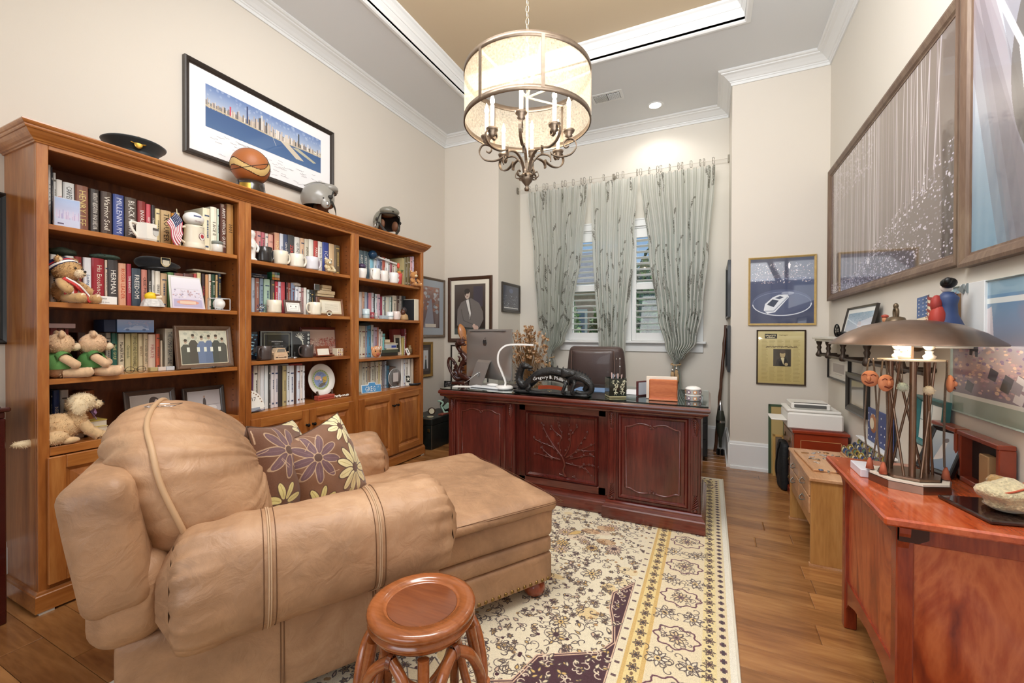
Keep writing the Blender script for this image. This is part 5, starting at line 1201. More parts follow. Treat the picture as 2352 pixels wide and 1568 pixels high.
t=thing('striped_vase','little brown ringed vase at the right end of the third shelf','vase',(-2.9,3.622,1.07),RZ)
MB().lathe([(0,0),(.018,0),(.026,.03),(.024,.06),(.012,.085),(.014,.1),(.01,.1),(0,.09)],M_('#8a7450',.3),n=18).build('vase_body',t)
for z in(.02,.035,.05): MB().lathe([(.0265,z),(.028,z+.003),(.0265,z+.006)],M_('#4c3c2c'),n=18).build('ring',t)
t=thing('leaning_card','white card with a dark figure leaning beside the ringed vase','card',(-2.86,3.56,1.072),rot=(R(-18),R(-14),RZ));MB().box(-.022,.022,0,.002,0,.075,M_('#ece8e0')).build('card',t);MB().box(-.005,.006,-.001,0,.02,.055,BLK).build('figure',t)
t=thing('street_sign','small blue street sign lettered GREG ST at the left of the right bay','sign',(-2.805,2.965,.753),rot=(R(-8),R(3),RZ))
BL=M_('#5a9cd0');WHT=M_('#f2f4f4')
m=MB();m.cbox(-.125,.125,0,.004,0,.075,WHT,.001);m.prism([(.074,-.045),(.074,.06),(.096,.048),(.096,-.035)],'y',0,.004,WHT);m.build('sign_plate',t)
m=MB();m.box(-.119,.119,-.0012,0,.006,.069,BL);m.prism([(.066,-.04),(.066,.054),(.091,.043),(.091,-.03)],'y',-.0012,0,BL);m.build('blue_field',t)
MB().text('GREG',(-.02,-.002,.036),(1,0,0),(0,0,1),.045,WHT,w=.13).text('ST',(.085,-.002,.05),(1,0,0),(0,0,1),.014,WHT).build('lettering',t)
t=thing('glass_award','round clear glass award on the bottom shelf of the right bay','award',(-2.87,3.35,.752),RZ)
MB().lathe([(0,-.006),(.088,-.006),(.092,0),(.088,.006),(0,.006)],mat('award_glass','#e8e6e4',.04,trans=.85,ior=1.2),n=40,axis='y',c=(0,0,.1)).build('disc',t)
m=MB();m.tube([(.09*math.cos(a),0,.1+.09*math.sin(a))for a in[2*PI*k/40 for k in range(40)]],.003,AC,6,closed=True);m.build('rim',t);MB().box(-.03,.045,-.0075,-.0065,.06,.15,M_('#d0c8c4',.3)).build('etched_panel',t);MB().cbox(-.05,.05,-.02,.02,0,.012,AC,.003).build('award_base',t)
t=thing('army_star_card','black and white star card leaning before the white binders','card',(-2.84,3.53,.753),rot=(R(-12),R(6),RZ));MB().box(-.038,.038,0,.002,0,.115,M_('#f0eee6')).build('card',t)
MB().box(-.03,.03,-.001,0,.035,.105,M_('#1c1c18')).build('dark_field',t)
sp=[(.07+(.03 if k%2==0 else .012)*math.cos(2*PI*k/10),(.03 if k%2==0 else .012)*math.sin(2*PI*k/10))for k in range(10)]
MB().prism(sp,'y',-.0022,-.001,M_('#f4f2e4')).build('star',t)
t=thing('black_dish','flat black oval dish at the right end of the bottom shelf','dish',(-2.845,3.612,.752),RZ);MB().lathe([(0,0),(.06,0),(.075,.008),(.078,.024),(.072,.024),(.066,.012),(0,.01)],M_('#262c34',.3),n=28).build('dish_body',t)
ZTB=2.245
t=thing('officer_cap','dark peaked military dress cap with a gold eagle badge on the bookcase','hat',(-2.94,1.26,ZTB),R(75))
CAPM=mat('cap_wool','#171b1c',.85,sheen=.3);pat=mat('patent_black','#0e0e10',.12,coat=.8)
MB().lathe([(.1,.0),(.1,.035),(.103,.052),(.11,.07),(.138,.098),(.142,.106),(.13,.114),(.07,.122),(0,.124)],CAPM,n=40).build('crown',t)
MB().lathe([(.101,.012),(.1035,.014),(.1035,.05),(.101,.052)],mat('cap_band','#1f2628',.6),n=40).build('band',t)
m=MB();m.T=Matrix.Translation((0,0,.014))@Matrix.Rotation(R(18),4,'X')
m.grid(lambda a,b: (math.sin((a-.5)*2.3)*(.1+.055*b*math.cos((a-.5)*2.6)),-math.cos((a-.5)*2.3)*(.1+.06*b*math.cos((a-.5)*2.6)),-.02*b-.012*(1-math.cos((a-.5)*2.4))),20,4,pat);m.build('visor',t)
rr=random.Random(3);m=MB()
for k in range(26):
 a=(rr.random()-.5)*1.9;b=rr.uniform(.35,.95);r_=.1+.058*b*math.cos(a*1.1);m.ell((math.sin(a)*r_,-math.cos(a)*r_*1.0,.004-.045*b*.9),(.009,.005,.0025),GOLD,6)
m.build('visor_leaves',t)
MB().tube([(math.sin(a)*.106,-math.cos(a)*.106,.018)for a in[R(-75+k*10)for k in range(16)]],.005,GOLD,6).build('chin_strap',t)
m=MB();m.ell((0,-.118,.08),(.02,.004,.026),GOLD,12)
for sx in(-1,1): m.ell((sx*.02,-.118,.088),(.016,.003,.012),GOLD,8)
m.ell((0,-.119,.112),(.008,.003,.008),GOLD,8);m.build('eagle_badge',t)
def bball_mat():
 m,nt,p,out=newmat('basketball_skin')
 g=nt.nodes.new('ShaderNodeNewGeometry');n=nt.nodes.new('ShaderNodeTexVoronoi');n.inputs['Scale'].default_value=260
 nt.links.new(g.outputs['Position'],n.inputs['Vector']);b=nt.nodes.new('ShaderNodeBump');b.inputs['Strength'].default_value=.3;b.inputs['Distance'].default_value=.002
 nt.links.new(n.outputs['Distance'],b.inputs['Height']);nt.links.new(b.outputs[0],p.inputs['Normal']);_set(p,Base_Color=(*rgb('#a5602f'),1),Roughness=.45)
 return m
BB=bball_mat();BT=mat('ball_tan','#d8b878',.5);t=thing('basketball','orange and tan basketball resting on a black display stand','ball',(-2.95,1.93,ZTB+.225),rot=(R(20),R(-15),R(40)))
rb=.123
def pt(u,v,rr_=rb): return Vector((math.cos(v)*math.cos(u),math.cos(v)*math.sin(u),math.sin(v)))*rr_
m=MB();NU,NV=72,36
V=[tuple(pt(2*PI*i/NU,-PI/2+PI*j/NV))for j in range(NV+1)for i in range(NU)]
Fo,Ft=[],[]
for j in range(NV):
 for i in range(NU):
  f=(j*NU+i,j*NU+(i+1)%NU,(j+1)*NU+(i+1)%NU,(j+1)*NU+i)
  c_=pt(2*PI*(i+.5)/NU,-PI/2+PI*(j+.5)/NV,1.)
  d_=abs(c_.z-.42*math.sin(2*math.atan2(c_.y,c_.x)))
  (Ft if d_<.17 else Fo).append(f)
m.add(V,Fo,BB,True);m.build('leather_panels',t)
m=MB();m.add(V,Ft,BT,True);m.build('tan_stripe',t)
m=MB();SM=mat('seam_black','#1c1612',.6)
for off in(-.19,.19):
 P=[]
 for k in range(90):
  u=2*PI*k/90;z=.42*math.sin(2*u)+off;z=max(-.98,min(.98,z));q=math.sqrt(1-z*z);P.append(tuple(Vector((q*math.cos(u),q*math.sin(u),z))*(rb+.0002)))
 m.tube(P,.0022,SM,5,closed=True)
m.tube([tuple(Vector((math.cos(a),0,math.sin(a)))*(rb+.0002))for a in[2*PI*k/60 for k in range(60)]],.0022,SM,5,closed=True)
m.tube([tuple(Vector((math.cos(a),math.sin(a),0))*(rb+.0002))for a in[2*PI*k/60 for k in range(60)]],.0022,SM,5,closed=True)
m.build('seams',t)
t=thing('ball_stand','round dark display stand with a brass plate under the basketball','stand',(-2.95,1.93,ZTB),R(35))
MB().lathe([(0,0),(.105,0),(.107,.012),(.098,.018),(.09,.08),(.086,.113),(.07,.115),(.06,.108),(0,.1)],mat('stand_black','#2a221e',.25,coat=.5),n=40).build('stand_body',t)
m=MB();m.grid(lambda a,b: (math.sin((a-.5)*.8)*(.0975-.006*b),-math.cos((a-.5)*.8)*(.0975-.006*b),.03+.055*b),6,1,GOLD);m.build('name_plate',t)
def helmet(label,loc,rz,col,dark=False,pitch=0.):
 t=thing('flight_helmet',label,'helmet',loc,rot=(pitch,0,rz),group='flight helmets')
 sh=mat('helmet_'+col,col,.35,coat=.3,var=.06);ins=mat('helmet_lining','#241a14',.8);st=mat('helmet_strap','#2c2a26',.7);lea=mat('helmet_leather','#6a4630',.6)
 def P(u,v):
  a=PI/2+u*R(128);th=v*R(118 if abs(u)<.8 else 118-(abs(u)-.8)*60)
  return Vector((math.sin(th)*math.cos(a)*.125,math.sin(th)*math.sin(a)*.145-.005,.155+math.cos(th)*.135))
 for nm,k,mm in(('shell',1.,sh),('lining',.93,ins)):
  m=MB();m.grid(lambda a,b: (P(a*2-1,b)-Vector((0,0,.155)))*k+Vector((0,0,.155)),36,16,mm)
  a0=R(26)
  m.grid(lambda a,b: Vector((math.sin(b*R(62))*math.cos(-PI/2+(a*2-1)*R(54))*.125*k,math.sin(b*R(62))*math.sin(-PI/2+(a*2-1)*R(54))*.145*k-.005,.155+math.cos(b*R(62))*.135*k)),14,8,mm)
  m.build(nm,t)
 m=MB();m.tube(spline([(-.1,-.085,.215),(0,-.135,.222),(.1,-.085,.215)],6),.006,st,6)
 for sx in(-1,1): m.tube(spline([(sx*.1,-.085,.215),(sx*.118,-.06,.15),(sx*.118,-.045,.09),(sx*.1,-.02,.06)],5),.006,st,6)
 m.build('edge_roll',t)
 MB().ell((0,-.075,.25),(.1,.075,.045),sh,20).build('visor_housing',t)
 MB().ribbon(spline([(0,-.15,.235),(0,-.1,.292),(0,.02,.297),(0,.11,.25)],5),(1,0,0),.016,.006,st if dark else sh).build('visor_track',t)
 for sx in(-1,1):
  MB().ell((sx*.112,-.02,.11),(.02,.04,.05),sh,14).build('ear_bulge',t)
  m=MB();m.ell((sx*.125,-.055,.16),(.01,.02,.016),st,8);m.ell((sx*.128,-.03,.1),(.008,.014,.02),STEEL,8);m.ell((sx*.126,.0,.14),(.005,.006,.006),st,6);m.build('buckle',t)
  MB().ribbon(spline([(sx*.112,-.06,.14),(sx*.09,-.1,.08),(sx*.05,-.12,.03),(sx*.02,-.12,.012)],5),(0,0,1),.02,.004,st).build('chin_strap',t)
  MB().ell((sx*.07,-.05,.12),(.026,.05,.05),lea,12).build('ear_pad',t)
 MB().ell((0,-.02,.235),(.075,.08,.03),lea,14).build('forehead_pad',t)
 return t
helmet('grey pilot helmet turned to the right on the bookcase',(-2.94,2.5,ZTB),R(155),'#8c8880')
helmet('olive-grey pilot helmet facing the camera near the right end of the bookcase',(-2.94,3.3,ZTB),R(68),'#78766a',True)
# === rug
def rug_img():
 W_,H_=1280,2300;c=Cv(W_,H_,'#ece0c2');rr=random.Random(21)
 DK,DP,GD,TN,PK,GR_='#4a3c3c','#4c2c34','#dcb872','#d8c294','#dcc0a4','#8c8c7c'
 RX0,RX1,RY0,RY1=-2.0,.107,.25,4.2
 ux=lambda x: (x-RX0)/(RX1-RX0);uy=lambda y: (y-RY0)/(RY1-RY0)
 px=1/(RY1-RY0)
 def curl(x,y,r,a,s,col,wd=.006):
  pts=[]
  for k in range(11):
   t=k/10;rr_=r*(1-.8*t);an=a+s*t*4.6;pts.append((ux(x+rr_*math.cos(an)-r*math.cos(a)),uy(y+rr_*math.sin(an)-r*math.sin(a))))
  c.line(pts,wd*px,col,.85)
 def leaf(x,y,l,a,col,w=.35,out=DK):
  dx,dy=math.cos(a),math.sin(a);P=[]
  for t,o in((0,0),(.3,w*.5),(.6,w*.42),(1,0),(.6,-w*.42),(.3,-w*.5)): P.append((ux(x+dx*l*t-dy*l*o),uy(y+dy*l*t+dx*l*o)))
  c.poly(P,col);c.line(P+[P[0]],.004*px,out,.8)
 def flower(x,y,r,n,col,mid,out=DK):
  for k in range(n): a=2*PI*k/n+rr.random()*.2;leaf(x+r*.25*math.cos(a),y+r*.25*math.sin(a),r*.8,a,col,.5,out)
  c.ell(ux(x),uy(y),r*.3/(RX1-RX0),r*.3*px,mid);c.ell(ux(x),uy(y),r*.14/(RX1-RX0),r*.14*px,out)
 fx0,fx1,fy0,fy1=RX0+.45,-.345,RY0+.45,RY1-.45
 def scatter(x0,x1,y0,y1,n,big=.06,cols=(GD,TN,PK,'#e8d2a0')):
  for _ in range(n):
   x,y=rr.uniform(x0,x1),rr.uniform(y0,y1);k=rr.random()
   if k<.42: curl(x,y,rr.uniform(.012,.04),rr.uniform(0,6.3),rr.choice((-1,1)),DK,rr.uniform(.0025,.0045))
   elif k<.72: leaf(x,y,rr.uniform(.015,.035),rr.uniform(0,6.3),rr.choice(cols),rr.uniform(.3,.6))
   elif k<.86: flower(x,y,rr.uniform(.012,.022),rr.choice((5,6)),rr.choice(cols),rr.choice((GD,DP)))
   else: c.ell(ux(x),uy(y),.008/(RX1-RX0),.008*px,rr.choice((DK,DP,'#b89060')))
 for _ in range(60):
  x,y=rr.uniform(fx0,fx1),rr.uniform(fy0,fy1);c.ell(ux(x),uy(y),rr.uniform(.03,.07)/(RX1-RX0),rr.uniform(.02,.05)*px,rr.choice((GD,'#e6cc94',PK)),.55)
 scatter(fx0,fx1,fy0,fy1,3600)
 for _ in range(34): flower(rr.uniform(fx0+.1,fx1-.1),rr.uniform(fy0+.1,fy1-.1),rr.uniform(.035,.055),rr.choice((8,10,12)),rr.choice((GD,'#e2cfa4',PK)),rr.choice((DP,GD)))
 def scallop(pts,fill):
  c.poly([(ux(x),uy(y))for x,y in pts],fill);L=[(ux(x),uy(y))for x,y in pts];c.line(L+[L[0]],.016*px,'#e0bfa0');c.line(L+[L[0]],.005*px,DP)
 sp=[(-.345,2.25),(-.43,2.12),(-.42,2.0),(-.38,1.88),(-.36,1.78),(-.4,1.7),(-.49,1.65),(-.62,1.575),(-.66,1.42),(-.8,1.35),(-.95,1.3),(-1.1,1.1),(-1.1,.8),(-.345,.7)]
 scallop(sp,DP)
 for _ in range(1900):
  x,y=rr.uniform(-1.2,-.36),rr.uniform(.75,2.2)
  i0=min(W_-1,int(ux(x)*W_));j0=min(H_-1,int(uy(y)*H_))
  if c.a[j0,i0].mean()<.3:
   if rr.random()<.5: curl(x,y,rr.uniform(.012,.025),rr.uniform(0,6.3),rr.choice((-1,1)),'#e8d8bc',.005)
   else: leaf(x,y,rr.uniform(.018,.035),rr.uniform(0,6.3),rr.choice(('#ead9b4',GD)),.45)
 flower(-.9,1.25,.16,12,'#ead9b4',GD);flower(-.62,1.3,.1,10,'#e8d8b0',GD)
 for x,y in((-.95,2.0),(-1.05,2.45),(-.75,2.7)): leaf(x,y,.12,rr.uniform(0,6),GD,.4)
 c.ell(ux(-.78),uy(2.1),.035/(RX1-RX0),.02*px,DP);c.ell(ux(-.785),uy(2.1),.02/(RX1-RX0),.01*px,GD)
 for x,y in((-.62,2.8),(-.58,2.62),(-.7,2.72)): c.ell(ux(x),uy(y),.06/(RX1-RX0),.035*px,'#b8804c',.5)
 def band(o0,o1,col):
  c.rect(ux(RX1-o1),ux(RX1-o0),uy(RY0+o0),uy(RY1-o0),col);c.rect(ux(RX0+o0),ux(RX0+o1),uy(RY0+o0),uy(RY1-o0),col)
  c.rect(ux(RX0+o0),ux(RX1-o0),uy(RY1-o1),uy(RY1-o0),col);c.rect(ux(RX0+o0),ux(RX1-o0),uy(RY0+o0),uy(RY0+o1),col)
 band(0,.03,'#f0ead8');band(.03,.075,'#ead9b0');band(.075,.13,'#ecd9a0');band(.13,.33,'#ecdcb8');band(.33,.345,GD);band(.345,.40,'#ecd596');band(.40,.415,GD);band(.415,.452,'#ecdfbe')
 for side in range(4):
  L_=(RY1-RY0)if side<2 else(RX1-RX0)
  def P(o,s): return(RX1-o,RY0+s)if side==0 else(RX0+o,RY0+s)if side==1 else(RX0+s,RY1-o)if side==2 else(RX0+s,RY0+o)
  s=.06
  while s<L_-.06:
   x,y=P(.052,s);c.rect(ux(x-.012),ux(x+.012),uy(y-.008),uy(y+.008),'#6c4c50');c.rect(ux(x-.006),ux(x+.006),uy(y-.014),uy(y+.014),'#4c3c44');s+=.05
  s=.1
  while s<L_-.1:
   x,y=P(.103,s);flower(x,y,.022,6,'#e8c890',DP);x,y=P(.103,s+.035);c.ell(ux(x),uy(y),.007/(RX1-RX0),.007*px,DK)
   x,y=P(.372,s);flower(x,y,.022,6,'#e8c078',DK);x,y=P(.372,s+.035);c.ell(ux(x),uy(y),.006/(RX1-RX0),.01*px,'#8a6c4c')
   x,y=P(.433,s);c.rect(ux(x-.01),ux(x+.01),uy(y-.006),uy(y+.006),'#6c5454');s+=.07
  n=int(L_/.3)
  for k in range(n):
   s=(k+.5)*L_/n;x,y=P(.23,s)
   for _ in range(26): a=rr.uniform(0,6.3);q=rr.uniform(.0,.075);curl(x+q*math.cos(a),y+q*math.sin(a),rr.uniform(.01,.025),rr.uniform(0,6),rr.choice((-1,1)),'#5c4c4c',.0035)
   for o,col,al in((.085,'#6c4450',.9),(.076,'#ecdcb8',.8)): pass
   L2=[(ux(x+(.085+.01*math.cos(8*a))*math.cos(a)),uy(y+(.085+.01*math.cos(8*a))*math.sin(a)*.8))for a in[2*PI*q/40 for q in range(41)]];c.line(L2,.007*px,'#6c4450');flower(x,y,.04,8,'#e8d0a4','#8c6c6c')
   for s2,o in((-.5,.17),(-.5,.29)):
    x,y=P(o,s+s2*L_/n);flower(x,y,.045,7,'#f0e4c8','#e8cc90');
    for _ in range(9): curl(x+rr.uniform(-.05,.05),y+rr.uniform(-.05,.05),rr.uniform(.012,.03),rr.uniform(0,6),1,DK,.0035)
 c.noise(.035,5)
 return c.image('rug_design'),(RX0,RX1,RY0,RY1)
_im,(RX0,RX1,RY0,RY1)=rug_img()
t=thing('persian_rug','cream and gold patterned oriental rug under the desk and footstool','rug',(0,0,0))
RM=imgmat('rug_pile',_im,.95,bump=.35,bscale=500,sheen=.2)
EDG=mat('rug_edge','#ebe3cf',.95,bump=.5,bscale=300)
MB().box(RX0,RX1,RY0,RY1,.0008,.0075,EDG).build('backing',t)
MB().quad((RX0,RY0,.0078),(RX1,RY0,.0078),(RX1,RY1,.0078),(RX0,RY1,.0078),RM).build('pile',t)
m=MB();rr=random.Random(1)
for k in range(620):
 x=RX0+(RX1-RX0)*(k+rr.random()*.7)/620;dx=rr.uniform(-.008,.008);m.add([(x,RY1,.006),(x+.0025,RY1,.006),(x+dx+.001,RY1+rr.uniform(.022,.034),.0015)],[(0,1,2)],EDG)
tag(m.build('fringe',t),kind='stuff')
m=MB();m.tube([(RX1,RY0,.006),(RX1,RY1,.006)],.006,EDG,6).build('bound_edge',t)
# === leather chaise
def leather():
 m,nt,p,out=newmat('tan_leather');N=nt.nodes;L=nt.links
 g=N.new('ShaderNodeNewGeometry')
 a=N.new('ShaderNodeTexNoise');a.inputs['Scale'].default_value=3.2;a.inputs['Detail'].default_value=8;a.inputs['Roughness'].default_value=.62;a.inputs['Distortion'].default_value=.6
 b=N.new('ShaderNodeTexNoise');b.inputs['Scale'].default_value=240;b.inputs['Detail'].default_value=2
 w=N.new('ShaderNodeTexVoronoi');w.inputs['Scale'].default_value=420;w.feature='DISTANCE_TO_EDGE'
 c3=N.new('ShaderNodeTexNoise');c3.inputs['Scale'].default_value=14;c3.inputs['Detail'].default_value=6;c3.inputs['Distortion'].default_value=1.2
 for q in(a,b,w,c3): L.new(g.outputs['Position'],q.inputs['Vector'])
 r=N.new('ShaderNodeValToRGB');r.color_ramp.elements[0].position=.28;r.color_ramp.elements[1].position=.74
 r.color_ramp.elements[0].color=(*rgb('#8f6c50'),1);r.color_ramp.elements[1].color=(*rgb('#cfa884'),1);e=r.color_ramp.elements.new(.52);e.color=(*rgb('#b58c69'),1)
 L.new(a.outputs[0],r.inputs[0]);L.new(r.outputs[0],p.inputs['Base Color'])
 rr_=N.new('ShaderNodeMapRange');rr_.inputs[3].default_value=.38;rr_.inputs[4].default_value=.58;L.new(a.outputs[0],rr_.inputs[0]);L.new(rr_.outputs[0],p.inputs['Roughness'])
 b1=N.new('ShaderNodeBump');b1.inputs['Strength'].default_value=.25;b1.inputs['Distance'].default_value=.03;L.new(c3.outputs[0],b1.inputs['Height'])
 b2=N.new('ShaderNodeBump');b2.inputs['Strength'].default_value=.25;b2.inputs['Distance'].default_value=.0015;L.new(w.outputs[0],b2.inputs['Height']);L.new(b1.outputs[0],b2.inputs['Normal'])
 L.new(b2.outputs[0],p.inputs['Normal'])
 return m
LTH=leather();PIP=mat('leather_piping','#c7a27c',.5);STI=mat('seam_thread','#6e4a30',.7);STL=mat('seam_light','#c8a684',.6)
NAIL=mat('nailhead','#8e7040',.35,.9)
ch=thing('leather_chaise','tan leather chaise lounge with rolled arms and brass nailheads','chaise',(-.70,1.98,0),R(58))
WD_=.88
def wr(amp,fx,fy,fz,seed=0.):
 return lambda q: q+Vector((0,0,1))*amp*noise.noise(Vector((q.x*fx+seed,q.y*fy,q.z*fz)))+Vector((0,1,0))*amp*.6*noise.noise(Vector((q.x*fx,q.y*fy+seed+9,q.z*fz)))
MB().rbox((-.80,WD_/2,.15),(1.6,WD_,.145),.02,LTH,12).build('base_rail',ch)
MB().rbox((-.80,WD_/2,.262),(1.6,WD_+.006,.088),.03,LTH,12).build('welt_band',ch)
MB().rbox((-.80,WD_/2,.374),(1.61,WD_+.012,.15),.035,LTH,14,(0.005,.006,.0),wr(.006,5,5,5)).build('seat_box',ch)
MB().rbox((-.72,WD_/2,.462),(1.48,WD_+.05,.075),.036,LTH,22,(.012,.01,.018),wr(.012,4,5,3,2)).build('seat_cushion',ch)
for o in(.0,.006):
 m=MB();m.tube(spline([(-.6,-.026-o*.2,.472+o*1.4),(-.3,-.03-o*.2,.474+o*1.4),(0.0,-.027,.47+o*1.4),(.03,.0,.47+o*1.4),(.04,.44,.474+o*1.4),(.03,.88,.47+o*1.4)],6),.0014,STI,4).build('stitching',ch)
def arm_prof(y0,ry=.158,rz=.18,zc=.53,p=.86):
 def f(a):
  c_,s_=math.cos(a),math.sin(a);return(y0+math.copysign(abs(c_)**p,c_)*ry,zc+math.copysign(abs(s_)**p,s_)*rz)
 return f
for y0,sx in((-.012,-1),(WD_+.035,1)):
 pf=arm_prof(y0);a=thing('arm',None,None);a.parent=ch
 XA,XB=-1.475,-.6
 def S(u,v,k=1.):
  an=2*PI*v;x=XA+(XB-XA)*u
  e=min(u,1-u)*(XB-XA)/.075;s=math.sqrt(max(0,1-max(0,1-e)**2))if e<1 else 1.
  s=.72+.28*s
  y,z=pf(an);y=y0+(y-y0)*s;z=.53+(z-.53)*s
  pl=.010*max(0,1-e*.45)*math.sin(an*17+2*noise.noise(Vector((an*2,u,0))))
  wv=.012*noise.noise(Vector((x*3,math.cos(an)*1.5,math.sin(an)*1.5+y0)))+.006*noise.noise(Vector((x*16,math.cos(an)*1.2,math.sin(an)*1.2)))
  d=Vector((0,y-y0,z-.53)).normalized()*(pl+wv)*(1 if k==1 else 1)
  return Vector((x,y+d.y,z+d.z-.012*(1-u)))
 m=MB();m.grid(lambda u,v: S(u,v),64,56,LTH)
 for u_ in(0,1):
  cc=Vector((XA-.03 if u_==0 else XB+.035,y0,.52));ring=[S(u_,j/28)for j in range(28)];V=[tuple(q)for q in ring];V2=[tuple(q.lerp(cc,.45)+Vector(((-.022 if u_==0 else .024),0,0))*(1))for q in ring]
  V+=V2+[tuple(cc)];F=[]
  for j in range(28):
   j2=(j+1)%28;F.append((j,j2,28+j2,28+j)if u_ else(j,28+j,28+j2,j2));F.append((28+j,28+j2,56)if u_ else(28+j,56,28+j2))
  m.add(V,F,LTH,True)
 m.build('arm_roll',a)
 for xs in(-1.23,-.895):
  u=(xs-XA)/(XB-XA)
  for o,mm,rr_ in((-.014,STI,.0013),(0,STL,.003),(.006,STL,.003),(.02,STI,.0013)):
   P=[S(u+o/(XB-XA),j/56)for j in range(57)];P=[tuple(q+Vector((0,q.y-y0,q.z-.53)).normalized()*.0012)for q in P]
   MB().tube(P[:-1],rr_,mm,5,closed=True).build('seam',a)
 yo=0 if sx<0 else WD_
 MB().rbox((-1.11,yo,.24),(1.0,.05,.33),.02,LTH,10,(0,.008,0),wr(.004,4,4,4)).build('side_panel',a)
 for xs in(-1.19,-.885):
  for o,mm in((0,STI),(.01,STI)): MB().tube([(xs+o,yo+sx*.034,.085),(xs+o,yo+sx*.0345,.24),(xs+o,yo+sx*.03,.39)],.0016,mm,4).build('seam',a)
MB().rbox((-1.575,WD_/2,.52),(.2,WD_+.12,.28),.085,LTH,16,(0,.01,0),wr(.012,6,3,6,5)).build('rear_roll',ch)
MB().rbox((-1.55,WD_/2,.24),(.12,WD_+.04,.33),.03,LTH,8,(.01,0,0)).build('rear_panel',ch)
b=MB();b.T=Matrix.Translation((-1.62,WD_/2,.70))@Matrix.Rotation(R(-9),4,'Y')
b.rbox((0,0,.0),(.16,WD_+.16,.38),.045,LTH,16,(.01,.012,.01),wr(.012,5,3,5,1));b.build('back_frame',ch)
def PIL(u,v,w=1.):
 """u around 0..1 in the y-z outline, v -1..1 across the thickness"""
 an=2*PI*u;cy,cz=math.cos(an),math.sin(an);p=.78
 yy=math.copysign(abs(cy)**p,cy)*.435;zz=math.copysign(abs(cz)**p,cz)*.262
 k=math.cos(v*PI/2)**.62 if abs(v)<1 else 0.
 dx=(.25 if v>0 else .19)*math.sin(v*PI/2)
 edge=abs(v)
 wv=.016*(1-edge)*math.sin(an*23+4*noise.noise(Vector((an,3,0))))*(edge**.6)+.03*noise.noise(Vector((cy*1.6,cz*1.6,v*1.8+3)))*(1-edge*.3)
 wv+=.018*noise.noise(Vector((an*6.5,v*1.2,1.7)))*min(1,edge*3)
 q=Vector((dx,yy*k,zz*k));q+=Vector((math.copysign(1,v)*.5,cy*.6,cz*.6))*wv
 sag=-.03*(zz/.262)**2
 return Vector((-1.475-.09*(q.z/.26)+q.x*(1+.12*-(q.z/.26)),.42+q.y,.765+q.z))
m=MB();m.grid(lambda a,b: PIL(a,b*1.998-.999),150,44,LTH);m.build('back_pillow',ch)
pp=[PIL(k/90,0)for k in range(90)];cc=Vector((-1.475,.42,.765))
MB().tube([tuple(q+(q-cc).normalized()*.004)for q in pp],.0085,PIP,8,closed=True).build('pillow_piping',ch)
m0=None
for k in range(22):
 x=-.03-k*.028*1.25
 o=MB().lathe([(.0095,0),(.0085,.003),(.005,.0055),(0,.0065)],NAIL,n=10,axis='y')if m0 is None else None
 if m0 is None: ob=o.build('nailhead',ch);m0=ob.data
 else: ob=bpy.data.objects.new('nailhead',m0);COL.objects.link(ob);ob.parent=ch
 ob.location=(x,-.0005,.098);ob.rotation_euler=(0,0,PI)
for k in range(24):
 ob=bpy.data.objects.new('nailhead',m0);COL.objects.link(ob);ob.parent=ch;ob.location=(.0005,.02+k*.0365,.098);ob.rotation_euler=(0,0,R(-90))
FT=wood('bun_foot_wood',['#6c2c18','#8a3c20','#a04c2a'],'z',6,4,rough=.25,coat=.6)
for x,y in((-.07,.06),(-.07,WD_-.06),(-1.52,.08),(-1.52,WD_-.08)):
 MB().lathe([(0,0),(.035,0),(.05,.012),(.056,.035),(.05,.058),(.034,.07),(.03,.082),(0,.082)],FT,c=(x,y,.0085),n=24).build('bun_foot',ch)
def floral(name,base,seed):
 c=Cv(512,512,base);rr=random.Random(seed)
 def fl(x,y,r,n,col,out,mid):
  for k in range(n):
   a=2*PI*k/n+.2;q=r*.62
   for s_,cc in((1.12,out),(1.,col)):
    c.ell(x+q*math.cos(a),y+q*math.sin(a),r*.42*s_,r*.15*s_+(.006 if cc==out else 0),cc,rot=a)
   c.line([(x+r*.3*math.cos(a),y+r*.3*math.sin(a)),(x+r*.95*math.cos(a),y+r*.95*math.sin(a))],.006,'#a8904c' if col!='#6c4c50' else '#8a6868',.7)
  c.ell(x,y,r*.2,r*.2,out);c.ell(x,y,r*.17,r*.17,mid)
 fl(.28,.7,.27,9,'#6c4c50','#b89878','#5a3a2c');fl(.74,.35,.3,11,'#e4d6a0','#4a2c1c','#5a3014');fl(.12,.2,.2,8,'#d9cb86','#5a3a24','#5a3014');fl(.85,.88,.22,9,'#e8dcae','#5a3a24','#5a3014');fl(.5,.02,.15,8,'#d9cb86','#5a3a24','#5a3014')
 for _ in range(9):
  x,y,a=rr.random(),rr.random(),rr.uniform(0,6);c.line([(x,y),(x+.12*math.cos(a),y+.12*math.sin(a))],.006,'#c8a888')
 c.noise(.02,seed);return imgmat('fabric_'+name,c.image(name),.55,bump=.2,bscale=700,sheen=.3)
FA,FB=floral('floral_a','#6b4126',3),floral('floral_b','#7c5236',8)
